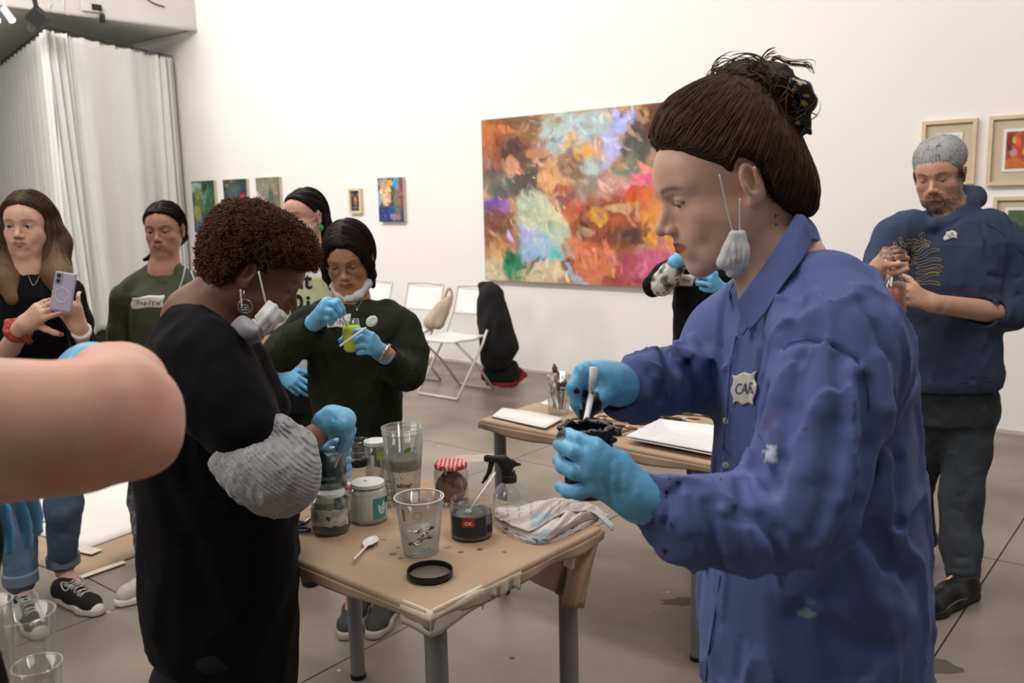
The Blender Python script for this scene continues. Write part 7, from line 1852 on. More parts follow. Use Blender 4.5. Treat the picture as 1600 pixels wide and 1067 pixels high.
    shoe(t, an + [.02, .04, 0], an + np.array([-.09, -.12, 0]), .046, up=wsh, sole=M['whitep']); shoe(t, an2 + [0, .03, 0], an2 + np.array([.04, -.19, 0]), .046, up=wsh, sole=M['whitep'])


def woman_phone():
    Y = 3.28; t = thing('person', 'woman with long light brown hair filming with a lilac phone', 'person', (-1.75, 3.3, 0)); A = lambda x, y, d=0: at(x, y, Y + d)
    fr = hframe(A(44, 351, .08), 277, 3, -2, 1.0); s = S(.01); head(s, fr, open_=.0058, jaw=1.02, chin=.98, mouth=.6, smile=.15, lips=1.1)
    nb, ch, pv = A(48, 422, .07), A(48, 500, .05), A(52, 610, .05)
    shR, elR, wrR = A(-12, 445, .03), A(2, 560, -.02), A(38, 506, -.20); shL, elL, wrL = A(104, 448, .05), A(136, 556, .0), A(124, 512, -.16)
    an, toe = onz(104, 925, 0) + [0, 0, .09], onz(146, 955, 0) + [0, 0, .03]; an2 = onz(38, 955, 0) + [0, 0, .09]; toe2 = onz(58, 985, 0) + [0, 0, .03]
    legs = [(A(92, 630, .04), A(98, 780, .0), an, toe), (A(28, 630, .04), A(34, 790, .02), an2, toe2)]
    bodybase(s, fr, nb, ch, pv, [(shR, elR, wrR), (shL, elL, wrL)], legs, nr=.047, tr=.085)
    s.cone(A(14, 548, -.06), wrR, .034, .025, .02)
    hR = hand(s, wrR, A(84, 470, -.24) - wrR, (-.2, -.9, .2), thumb=1, curl=((22, 30), (26, 34), (30, 36), (32, 36)), tspread=55, tcurl=(5, 10))
    hL = hand(s, wrL, A(102, 466, -.20) - wrL, (.1, -.9, .1), thumb=-1, curl=((18, 40), (22, 42), (26, 44), (30, 42)), tspread=40, tcurl=(20, 20))
    hc0 = headcol(fr, (222, 176, 152), (172, 96, 90), (96, 70, 50), brown=.9, browang=-.1)
    nails = [p_[-1] for p_ in hR + hL]
    def hc(V):
        C = hc0(V)
        for n_ in nails: C[np.linalg.norm(V - (n_ + [0, -.004, .003]), axis=1) < .0075] = srgb(176, 44, 48)
        return C
    s.obj('body', SKIN['light'], .006, t, color=hc, fine=(fr[0] - .13, fr[0] + .13, .0032))
    eyes(t, fr, (62, 66, 62), (.15, -.05))
    hr = S(.02); q = lambda x, y, z: T(fr, x, y, z)
    hl = (HL[0], [-.2, -.2, -.2, -.2, -.17, -.12, -.04, .012, .040, .062, .080, .086]); hairshell(hr, fr, .013, hl, part=.0)
    # long falls to chest on both sides
    hr.chain([q(.066, -.01, .05), q(.080, .0, -.02), q(.088, .008, -.09), A(12, 440, -.02), A(22, 466, -.05)], [.020, .022, .028, .040, .030], .03)
    hr.chain([q(.060, -.05, .03), q(.085, -.04, -.06), A(-4, 430, .03), A(-6, 462, -.0)], [.03, .04, .05, .04], .04)
    hr.chain([q(-.064, -.01, .05), q(-.080, -.004, -.02), q(-.090, .0, -.08), A(93, 432, -.0), A(96, 466, -.04)], [.020, .022, .028, .032, .022], .03)
    hr.chain([q(-.05, -.06, .02), q(-.08, -.05, -.07), A(88, 430, .04), A(92, 460, .02)], [.03, .04, .045, .03], .04); hr.cone(q(0, -.07, 0), q(0, -.06, -.14), .065, .06, .03)
    g = G(); V, F = hr.mesh(.0052)
    def hcol(V): z = V[:, 2]; tt = np.clip((1.58 - z) / .35, 0, 1)[:, None]; return np.array(srgb(74, 58, 44)) * (1 - tt) + np.array(srgb(128, 100, 72)) * tt
    g.add(V, F, hcol(V) * .8)
    sp = surf_pts(V, 1500, 1, lambda V: (Linv(fr, V)[:, 2] - np.interp(Linv(fr, V)[:, 1], *hl)) > .006)
    def flow(p):
        L_ = Linv(fr, p); top = np.clip((L_[:, 2] - .02) / .06, 0, 1); return np.stack([np.sign(L_[:, 0]) * top * 1.2, -.35 * top, -1 + .3 * top], -1) @ fr[1].T
    P = combed(hr, sp, flow, 20, .010, .0003, .07, 2, (0, .004)); strands(g, P, .0011, hcol(P[:, 10]) * np.random.default_rng(1).uniform(.6, 1.5, (len(P), 1))); g.obj('hair', M['hair'], t, colored=True)
    w = S(.03)
    w.loft([st(-2, 108, 574, Y + .05, .10), st(0, 104, 540, Y + .05, .10), st(-2, 104, 500, Y + .04, .11), st(-8, 106, 460, Y + .04, .11), st(8, 92, 437, Y + .06, .09), st(26, 74, 420, Y + .07, .06)], rd=.015)
    w.chain([A(90, 446, .05), A(108, 458, .04), A(124, 505, .02), A(136, 548, .0), A(131, 545, -.06), A(126, 530, -.12)], [.055, .052, .046, .042, .040, .036], .02)
    w.chain([A(-2, 448, .05), A(-18, 470, .03), A(-12, 540, .0), A(4, 560, -.04), A(12, 550, -.07)], [.055, .052, .046, .044, .038], .02)
    w.cone(A(127, 534, -.12), A(124, 512, -.17), .030, .030, .001, 's'); w.cone(A(12, 550, -.07), A(30, 522, -.15), .03, .032, .001, 's'); w.cone(A(48, 424, .05), A(50, 396, .02), .05, .062, .006, 's')
    w.ridge([A(105, 490, -.05), A(104, 540, -.05)], .01, -.012); w.noise(folds(61, .004, .07, (.2, 0, 1), 5)); w.noise(lambda p: (fbm(p * 24, 3) - .5) * .006)
    wo = w.obj('top', M['black_cloth'], .006, t)
    g = G(); linepatch(w, spline([(44, 428), (48, 440), (52, 446), (58, 440), (64, 424)], 16), .0009, .002, 2.5, g=g); g.obj('necklace', M['steel'], wo)
    s2 = S(.006); a = A(31, 512, -.17); F_ = nrm(wrR - A(14, 548, -.06)); u = nrm(np.cross(F_, [0, 1, 0])); v = np.cross(F_, u)
    pts = [A(28, 516, -.165) + .034 * (u * math.cos(x) + v * math.sin(x)) for x in np.linspace(0, 6.28, 15)]; s2.chain(pts, .013, .006); s2.cone(A(40, 526, -.19), A(46, 534, -.18), .014, .010, .01); s2.cone(A(14, 504, -.17), A(14, 514, -.17), .014, .010, .01); s2.noise(lambda p: (fbm(p * 120, 2) - .5) * .010)
    s2.obj('hair_scrunchie', mat('red_satin', srgb(168, 62, 52), .6, var=.15, vscale=30), .004, t)
    wa = A(127, 517, -.155); F_ = nrm(wrL - elL); u = nrm(np.cross(F_, [0, 1, 0])); v = np.cross(F_, u)
    o = G().tube([wa + .029 * (u * math.cos(x) + v * math.sin(x)) for x in np.linspace(0, 6.28, 25)[:-1]], .006, 8, closed=True, flat=1.4).obj('watch_strap', M['whitep'], t); G().box(wa + u * .030, (.006, .012, .015), np.stack([u, v, F_], 1)).obj('watch_case', M['steel'], o, smooth=False)
    # phone
    pc = A(99, 456, -.245); uz = nrm(A(103, 432, -.235) - A(95, 480, -.255)); ux = nrm(np.cross([.05, 1, .1], uz)); uy = np.cross(uz, ux); Rp = np.stack([ux, uy, uz], 1)
    ph = thing('phone', 'lilac smartphone held up in both hands by the long-haired woman', 'phone', pc)
    s3 = S(.001); s3.box(pc, (.0375, .0045, .0675), Rp, .004); s3.obj('phone_body', mat('lilac_phone', srgb(172, 162, 184), .3, var=.03), .0025, ph)
    bk = -uy if (-uy) @ (CAM - pc) > 0 else uy
    G().box(pc - ux * .0 + uz * .045 + bk * .0058 + ux * (-.020 if ux[0] > 0 else .020), (.011, .0016, .018), Rp).obj('camera_bump', mat('lilac_bump', srgb(156, 146, 168), .25), ph, smooth=False)
    for dz in (.054, .036): c_ = pc + uz * dz + bk * .0082 + ux * (-.020 if ux[0] > 0 else .020); G().lathe([(.001, .001), (.0065, .001), (.0075, -.001)], c_, 20, np.stack([ux, np.cross(bk, ux), bk], 1)).obj('camera_lens', M['black'], ph)
    G().tube([pc - uz * .012 + bk * .0052 + .024 * (ux * math.cos(x) + uz * math.sin(x)) for x in np.linspace(0, 6.28, 33)[:-1]], .0011, 6, closed=True).obj('ring_mark', M['whitep'], ph)
    tr = S(.03); tr.loft([st(6, 106, 660, Y + .05, .10), st(0, 110, 571, Y + .05, .105)], rd=.015)
    tr.chain([A(88, 640, .04), A(98, 700, .03), A(100, 790, .0), an + [0, 0, .05]], [.088, .074, .064, .056], .03); tr.chain([A(26, 640, .04), A(26, 700, .04), A(28, 800, .02), an2 + [0, 0, .04]], [.088, .080, .068, .058], .03)
    tr.cut(an + [0, 0, -.015], (0, 0, -1)); tr.noise(folds(62, .005, .08, (.2, 0, 1), 5)); tr.noise(lambda p: (fbm(p * 20, 3) - .5) * .008)
    jo = tr.obj('jeans', M['jeans'], .0075, t)
    lm = mat('light_denim_cuff', srgb(112, 124, 142), .9, var=.1)
    for a_ in (an, an2): c = S(.004); c.cone(a_ + [0, 0, .03], a_ + [0, 0, .065], .0625, .062); c.cone(a_ + [0, 0, .0], a_ + [0, 0, .1], .045, .045, .002, 's'); c.cut(a_ + [0, 0, .025], (0, 0, -1), .004); c.cut(a_ + [0, 0, .070], (0, 0, 1), .004); c.obj('turned_cuff', lm, .0045, jo)
    blk = mat('black_canvas', srgb(24, 24, 26), .85)
    for (h_, to_) in ((onz(92, 935, 0), onz(156, 962, 0)), (onz(28, 950, 0), onz(66, 1000, 0))):
        so_, Q, ss = shoe(t, h_, to_, .046, up=blk, sole=mat('white_rubber', srgb(196, 190, 182), .6, var=.06), hh=.085)
        c = S(.01); c.cone(Q(.86, 0, .030), Q(.92, 0, .024), .036, .028, .01); c.cut(Q(.80, 0, .03), -(Q(1, 0, 0) - Q(0, 0, 0)), .003); c.cut(Q(0, 0, .022), (0, 0, -1)); c.obj('toe_cap', M['whitep'], .004, so_)
        g = G()
        for k in range(6):
            x = .30 + k * .075; P = [Q(x, -.026, 0), Q(x + .03, 0, 0), Q(x + .05, .026, 0)]; P2 = [Q(x, .026, 0), Q(x + .03, 0, 0), Q(x + .05, -.026, 0)]
            for PP in (P, P2):
                pts = spline([p_ + [0, 0, .10] for p_ in PP], 9)
                for _ in range(30): pts = pts - np.array([0, 0, 1.]) * (ss.ev(pts)[:, None] - .002) * .8
                g.tube(pts, .0030, 5, flat=.6)
        for sgn in (-1, 1): b0 = Q(.34, 0, .088); g.tube(spline([b0, b0 + (Q(0, .035 * sgn, 0) - Q(0, 0, 0)) + [0, 0, .012], b0 + (Q(.12, .04 * sgn, 0) - Q(0, 0, 0)) - [0, 0, .01], b0 + (Q(.1, .008 * sgn, 0) - Q(0, 0, 0))], 12), .0026, 5)
        g.obj('laces', mat('white_laces', srgb(190, 186, 176), .9), so_)


def woman_green():
    Y = 2.98; t = thing('person', 'woman with glasses in dark green sweatshirt holding a yellow jar', 'person', (-.5, 2.98, 0)); A = lambda x, y, d=0: at(x, y, Y + d)
    fr = hframe(A(545, 402, .02), 266, 21, 2, .95); s = S(.01); head(s, fr, open_=.0026, jaw=1.0, look=1.2, wide=1.03, nose=.96, lips=1.1)
    nb, ch, pv = A(548, 474, .04), A(556, 545, .02), A(556, 660, .03)
    shR, elR, wrR = A(486, 492, .02), A(444, 556, -.06), A(500, 497, -.30); shL, elL, wrL = A(628, 492, .02), A(640, 575, -.04), A(600, 551, -.28)
    a1, a2 = onz(560, 965, 0), onz(590, 955, 0); an1, an2 = a1 + [-.01, .06, .09], a2 + [.02, .07, .09]
    legs = [(A(528, 680, .02), A(535, 800, .0), an1, a1 + np.array([-.03, -.1, .03])), (A(584, 680, .02), A(590, 800, .0), an2, a2 + np.array([.01, -.1, .03]))]
    bodybase(s, fr, nb, ch, pv, [(shR, elR, wrR), (shL, elL, wrL)], legs, nr=.047, tr=.09)
    s.cone(wrR, A(508, 492, -.32), .024, .018, .01); s.cone(wrL, A(588, 542, -.28), .024, .018, .01)
    s.obj('body', SKIN['light'], .006, t, color=headcol(fr, (184, 134, 104), (140, 76, 68), (36, 28, 26), wide=1.03, brown=.8), fine=(fr[0] - .12, fr[0] + .12, .0030))
    eyes(t, fr, (36, 26, 22), (0, -.7))
    hr = S(.02); q = lambda x, y, z: T(fr, x, y, z)
    hl = (HL[0], [-.13, -.13, -.12, -.10, -.09, -.07, -.03, .010, .030, .050, .064, .075]); hairshell(hr, fr, .015, hl, part=.012)
    hr.chain([q(.052, .062, .055), q(.070, .048, .02), q(.078, .036, -.02), q(.079, .040, -.055), q(.066, .052, -.09), q(.050, .060, -.10)], [.014, .014, .015, .014, .009, .005], .012); hr.chain([q(.03, .07, .07), q(.062, .060, .045), q(.070, .055, .0)], [.010, .012, .010], .012)
    hr.chain([q(-.052, .062, .055), q(-.070, .046, .02), q(-.078, .034, -.02), q(-.078, .028, -.06), q(-.074, .022, -.105)], [.014, .014, .015, .014, .010], .012); hr.chain([q(-.03, .07, .07), q(-.062, .060, .045), q(-.070, .053, .0)], [.010, .012, .010], .012)
    g = G(); V, F = hr.mesh(.0040); g.add(V, F, np.array(srgb(28, 22, 21)))
    sp = surf_pts(V, 1100, 1, lambda V: (Linv(fr, V)[:, 2] - np.interp(Linv(fr, V)[:, 1], *hl)) > .006)
    def flow(p):
        L_ = Linv(fr, p); top = np.clip((L_[:, 2] - .03) / .06, 0, 1); return np.stack([np.sign(L_[:, 0] - .012) * top * 1.3, .1 * top, -1 + .4 * top], -1) @ fr[1].T
    P = combed(hr, sp, flow, 14, .009, .0003, .08, 2, (0, .003)); strands(g, P, .0009, haircol((48, 37, 33), n=len(P), seed=3)); g.obj('hair', M['hair'], t, colored=True)
    # glasses
    gm = mat('thin_glasses_metal', srgb(96, 84, 72), .3, metal=.7); go = None
    g = G()
    for x in (-1, 1):
        g.tube([q(x * .033 + .021 * math.cos(a), .1000 - .010 * abs(x * .033 + .021 * math.cos(a)) / .05, -.006 + .0195 * math.sin(a)) for a in np.linspace(0, 6.283, 29)[:-1]], .0010, 6, closed=True)
        g.tube([q(x * .054, .092, -.002), q(x * .078, .05, .002), q(x * .080, .0, .0)], .0010, 6)
    g.tube([q(-.012, .1, -.002), q(0, .107, .001), q(.012, .1, -.002)], .0010, 6); go = g.obj('glasses_frame', gm, t)
    for x in (-1, 1): G().lathe([(.001, 0), (.0195, 0)], q(x * .033, .094, -.006), 24, fr[1] @ np.array(Matrix.Rotation(-math.pi / 2, 3, 'X'))).obj('lens', clear_mat('lens_glass', (.97, .97, .97), .05, .03), go)
    # mask under the chin
    mk = S(.01); mk.chain([q(-.070, .012, -.052), q(-.062, .046, -.086), q(-.030, .080, -.112), q(0, .090, -.118), q(.030, .080, -.112), q(.062, .046, -.086), q(.070, .012, -.055)], [.008, .015, .017, .017, .017, .015, .008], .01)
    mk.ridge([q(-.06, .06, -.100), q(0, .108, -.125), q(.06, .06, -.100)], .003, -.004); mk.ridge([q(-.05, .06, -.112), q(0, .104, -.135), q(.05, .06, -.112)], .003, -.004); mk.noise(lambda p: (fbm(p * 90, 2) - .5) * .004)
    o = mk.obj('face_mask', M['mask'], .003, t)
    for x in (-1, 1): G().tube(spline([q(x * .072, .012, -.05), q(x * .083, .0, -.02), q(x * .084, -.005, .01)], 8), .0012, 5).obj('ear_loop', M['mask'], o)
    w = S(.03)
    w.loft([st(500, 628, 684, Y + .03, .12), st(482, 628, 600, Y + .03, .13), st(482, 634, 540, Y + .02, .13), st(488, 628, 508, Y + .02, .12), st(504, 606, 484, Y + .03, .10), st(522, 580, 468, Y + .04, .07)], rd=.02)
    w.chain([A(508, 494, .03), A(482, 508, .0), A(450, 538, -.05), A(440, 552, -.10), A(468, 530, -.2), A(490, 510, -.26)], [.058, .058, .058, .056, .050, .042], .03)
    w.chain([A(604, 494, .03), A(626, 512, .0), A(640, 548, -.02), A(636, 582, -.06), A(615, 572, -.18), A(604, 557, -.24)], [.058, .060, .062, .058, .048, .040], .03)
    w.cone(A(492, 506, -.27), A(504, 494, -.31), .034, .034, .002, 's'); w.cone(A(603, 556, -.25), A(596, 548, -.29), .032, .034, .002, 's'); w.cone(A(548, 470, .0), A(547, 440, -.04), .046, .075, .006, 's')
    w.chain([A(524, 470, .0), A(548, 482, -.04), A(575, 472, .0)], .012, .012)
    for pts, wd_, am in (([(478, 560), (486, 600), (484, 660)], .012, -.010), ([(505, 540), (500, 600)], .012, -.008), ([(625, 590), (628, 640)], .010, -.010), ([(440, 530), (460, 540), (480, 545)], .010, -.012), ([(600, 585), (620, 590), (645, 580)], .010, -.012)): w.ridge([A(x, y, -.13) for x, y in pts], wd_, am)
    w.noise(folds(71, .006, .09, (.2, 0, 1), 5)); w.noise(lambda p: (fbm(p * 22, 3) - .5) * .009)
    wo = w.obj('sweatshirt', M['green_cloth'], .006, t)
    wv = lambda u, v, p: p + np.stack([1. * np.sin(v * 8), 1. * np.sin(u * 9)], -1)
    patch(w, [(514, 494), (548, 490), (546, 513), (507, 511)], 12, 8, .003, .0012, None, wv, 2.2).obj('name_tag', M['tag'], wo)
    scribble(w, [[(520, 500), (523, 506), (526, 499)], [(528, 499), (528, 507)], [(531, 507), (532, 500), (536, 506), (537, 499)]], M['pen'], wo, 2.2, .0011, .0055)
    g = G(); linepatch(w, spline([(550, 474), (555, 480), (558, 483), (562, 478), (566, 470)], 12), .0008, .003, 2.2, g=g); linepatch(w, [(558, 482), (558, 487)], .003, .004, 2.2, g=g); g.obj('necklace', M['steel'], wo)
    # gloved hands
    Yh = Y - .33
    def gR(s):
        H_ = lambda x, y, d=0: at(x, y, Yh + d); W = H_(498, 498, .03)
        kn = [(513, 470, -.02), (507, 474, -.035), (504, 484, -.042), (504, 494, -.035)]
        ch_ = [[(528, 471, -.025), (535, 482, -.02), (537, 490, -.01)], [(523, 475, -.04), (531, 487, -.035), (531, 495, -.02)], [(517, 486, -.05), (524, 494, -.04), (522, 500, -.02)], [(513, 497, -.044), (518, 504, -.03), (516, 506, -.015)]]
        for i in range(4):
            K = H_(*kn[i]); s.cone(W + (K - W) * .1, K, .019, .0130, .018); s.chain([K] + [H_(*p_) for p_ in ch_[i]], [.0105, .0095, .0085, .0070], .003)
        s.chain([H_(512, 478, .0), H_(524, 480, .005), H_(534, 489, .0)], [.013, .011, .0085], .008); s.cone(H_(500, 497, .03), H_(490, 504, .04), .025, .027, .01)
    glove(t, gR, .0034)
    def gL(s):
        H_ = lambda x, y, d=0: at(x, y, Yh + d); W = H_(594, 549, .05)
        kn = [(581, 524, -.01), (578, 532, -.02), (578, 541, -.02), (580, 549, -.01)]
        ch_ = [[(568, 517, -.015), (558, 517, .0), (553, 520, .015)], [(566, 527, -.025), (558, 529, -.012), (554, 532, .006)], [(567, 539, -.022), (560, 541, -.008), (557, 543, .008)], [(569, 549, -.012), (563, 551, .0), (560, 552, .01)]]
        for i in range(4):
            K = H_(*kn[i]); s.cone(W + (K - W) * .1, K, .018, .0118, .016); s.chain([K] + [H_(*p_) for p_ in ch_[i]], [.0100, .0092, .0084, .0072], .0025)
        s.chain([H_(586, 530, .03), H_(560, 520, .07), H_(540, 528, .075), H_(532, 532, .065)], [.014, .011, .010, .008], .01); s.cone(H_(592, 549, .045), H_(601, 556, .06), .024, .027, .01)
    glove(t, gL, .0034)
    c = at(600, 551, Yh + .03); G().tube([c + np.array([.6 * .028 * math.cos(x), .028 * math.sin(x), .8 * .028 * math.cos(x)]) for x in np.linspace(0, 6.28, 21)[:-1]], .005, 6, closed=True).obj('watch', M['steel'], t)
    tr = S(.03); tr.loft([st(492, 624, 740, Y + .03, .11), st(492, 626, 670, Y + .03, .115)], rd=.02)
    tr.chain([A(526, 700, .02), legs[0][1], an1 + [0, 0, .07]], [.085, .066, .054], .03); tr.chain([A(586, 700, .02), legs[1][1], an2 + [0, 0, .07]], [.085, .066, .054], .03); tr.cut(an1 + [0, 0, .02], (0, 0, -1))
    tr.obj('trousers', M['black_trouser'], .008, t)
    gy = mat('grey_slip_on', srgb(62, 60, 58), .8, var=.1); so_ = mat('off_white_sole', srgb(176, 168, 152), .7)
    shoe(t, a1 + [.0, .10, 0], onz(540, 1000, 0), .048, up=gy, sole=so_, hh=.06); shoe(t, a2 + [.06, .10, 0], onz(582, 1000, 0) + [.0, .0, 0], .048, up=gy, sole=so_, hh=.06)
    # yellow jar and the two white spoons
    jb, jt = at(553, 549, Yh + .035), at(548, 499, Yh + .035); r_ = pr(jb, 15.5); H_ = np.linalg.norm(jt - jb); d = nrm(jt - jb); u = nrm(np.cross(d, [0, 1, 0])); Rj = np.stack([u, np.cross(d, u), d], 1)
    j = thing('glass_jar', 'glass jar of bright yellow paint in the bespectacled woman\'s gloved hand', 'jar', jb)
    G().lathe(wallprof([(.001, 0), (r_ * .8, 0), (r_, .010), (r_, H_ * .68), (r_ * .86, H_ * .80), (r_ * .84, H_)], .0018), jb, 36, Rj).obj('jar_wall', M['glass'], j)
    G().lathe([(.001, .003), (r_ * .78, .003), (r_ * .95, .011), (r_ * .95, H_ * .68), (r_ * .80, H_ * .80), (.001, H_ * .80)], jb, 36, Rj).obj('yellow_paint', MI['yellow_paint'], j)
    tag(G().tube([at(532, 489, Yh - .02), at(540, 502, Yh + .02), at(546, 520, Yh + .035)], [.004, .0035, .0035], 6).obj('plastic_spoon', M['whitep']), 'thin white stirrer pinched over the yellow jar', 'spoon')
    sp_ = S(.004); a, b_ = at(532, 540, Yh - .035), at(571, 513, Yh - .045); sp_.cone(a, b_, .0035, .004); sp_.ell(at(581, 502, Yh - .045), (.0195, .005, .0155), np.array(Matrix.Rotation(-.65, 3, 'Y')), .006); sp_.ell(at(582, 501, Yh - .057), (.016, .009, .011), np.array(Matrix.Rotation(-.65, 3, 'Y')), .002, 's')
    tag(sp_.obj('plastic_spoon', M['whitep'], .002), 'white plastic spoon held across the yellow jar', 'spoon')


def woman_masked():
    Y = 3.95; t = thing('person', 'woman with face mask and green earring in printed pale t-shirt', 'person', (-1.0, 3.95, 0)); A = lambda x, y, d=0: at(x, y, Y + d)
    fr = hframe(A(476, 338, .02), 238, 4, 0, .98); s = S(.01); head(s, fr, open_=.0045)
    nb, ch, pv = A(484, 400, .05), A(470, 470, .04), A(465, 575, .05)
    shR, elR, wrR = A(430, 420, .02), A(414, 520, .02), A(436, 582, -.10); shL, elL, wrL = A(520, 420, .04), A(528, 520, .05), A(505, 600, -.02)
    a1, a2 = onz(450, 880, 0) + [0, 0, .09], onz(500, 885, 0) + [0, 0, .09]
    legs = [(A(445, 590, .05), A(446, 730, .05), a1, a1 + np.array([0, -.13, -.06])), (A(490, 590, .05), A(492, 730, .05), a2, a2 + np.array([0, -.13, -.06]))]
    bodybase(s, fr, nb, ch, pv, [(shR, elR, wrR), (shL, elL, wrL)], legs, nr=.047, tr=.085)
    s.obj('body', SKIN['light'], .007, t, color=headcol(fr, (206, 158, 136), None, (40, 30, 28)), fine=(fr[0] - .12, fr[0] + .12, .0036))
    eyes(t, fr, (50, 36, 30), (.3, 0))
    hr = S(.02); q = lambda x, y, z: T(fr, x, y, z); hairshell(hr, fr, .012, part=.0); hr.ell(q(0, -.100, .01), (.035, .03, .035), fr[1], .02)
    hr.chain([q(0, -.115, .0), q(.0, -.125, -.06), q(-.02, -.10, -.13), q(-.03, -.08, -.17)], [.030, .030, .024, .012], .02)
    g = G(); V, F = hr.mesh(.0045); g.add(V, F, np.array(srgb(24, 19, 19)))
    sp = surf_pts(V, 500, 1, lambda V: (Linv(fr, V)[:, 2] - np.interp(Linv(fr, V)[:, 1], *HL)) > .004)
    P = combed(hr, sp, lambda p: np.stack([np.sign(Linv(fr, p)[:, 0]) * .3, -1. + 0 * p[:, 0], -.5 + 0 * p[:, 0]], -1) @ fr[1].T, 12, .009, .0002, .1, 2); strands(g, P, .001, haircol((40, 31, 28), n=len(P), seed=3)); g.obj('hair', M['hair'], t, colored=True)
    mk = S(.015); mk.ell(q(0, .046, -.056), (.073, .062, .054), fr[1]); mk.ell(q(0, .102, -.045), (.022, .020, .030), fr[1], .02); mk.ell(q(0, .060, -.085), (.050, .040, .034), fr[1], .02)
    for z in (-.050, -.066, -.082): mk.ridge([q(-.062, .07, z), q(0, .118, z), q(.062, .07, z)], .0022, -.002)
    o = mk.obj('face_mask', M['mask'], .0034, t)
    for z0 in (-.035, -.09): G().tube([q(-.048, .068, z0), q(-.080, .012, -.005 if z0 > -.05 else -.03)], .0016, 5).obj('ear_loop', M['mask'], o)
    o = G().lathe([(.001, -.003), (.012, -.003), (.014, 0), (.012, .003), (.001, .003)], q(-.086, -.008, -.052), 16, fr[1] @ np.array(Matrix.Rotation(math.pi / 2, 3, 'Y'))).obj('earring', mat('green_earring', srgb(60, 150, 76), .4), t)
    w = S(.03); w.loft([st(430, 506, 585, Y + .05, .10), st(428, 512, 540, Y + .05, .105), st(424, 520, 480, Y + .04, .11), st(420, 526, 430, Y + .04, .105), st(440, 512, 404, Y + .05, .08), st(456, 506, 392, Y + .06, .06)], rd=.015)
    w.chain([A(440, 418, .04), A(422, 440, .02), A(414, 476, .02)], [.058, .060, .058], .02); w.chain([A(508, 418, .05), A(526, 440, .04), A(530, 476, .04)], [.058, .060, .056], .02); w.noise(folds(81, .005, .08, (.1, 0, 1), 5))
    def tee(V): x, y = proj(V); return np.where((y > 432)[:, None] & (y < 497)[:, None], np.array(srgb(214, 218, 176)), np.array(srgb(208, 206, 210)))
    wo = w.obj('t_shirt', M['attr'], .0065, t, color=tee); ik = mat('black_print', srgb(26, 26, 28), .8)
    for txt, qd in (('it', [(468, 426), (488, 426), (488, 452), (468, 452)]), ('b', [(458, 448), (474, 448), (474, 486), (458, 486)]), ('tic', [(438, 470), (468, 474), (466, 494), (436, 490)]), ('io', [(478, 462), (508, 462), (508, 490), (478, 490)])): tagtext(w, qd, txt, ik, wo, 3.0, .003, shear=.0, pad=(.02, .02), bold=.02)
    def gR(s): hand(s, A(436, 578, -.10), A(470, 606, -.14) - A(436, 578, -.10), (-.3, -.8, .5), thumb=-1, curl=((15, 25), (20, 30), (24, 34), (30, 34)), sc=1.05); s.cone(A(438, 580, -.10), A(428, 572, -.08), .026, .029, .01)
    glove(t, gR, .004)
    tr = S(.03); tr.loft([st(428, 508, 640, Y + .05, .10), st(426, 510, 577, Y + .05, .105)], rd=.015); tr.chain([A(446, 620, .05), legs[0][1], a1], [.08, .065, .05], .03); tr.chain([A(490, 620, .05), legs[1][1], a2], [.08, .065, .05], .03); tr.obj('trousers', M['black_trouser'], .009, t)
    bs = M['black_trouser']
    for a in (a1, a2): shoe(t, a + [0, .04, 0], a + [0, -.2, 0], .045, up=bs, sole=bs)


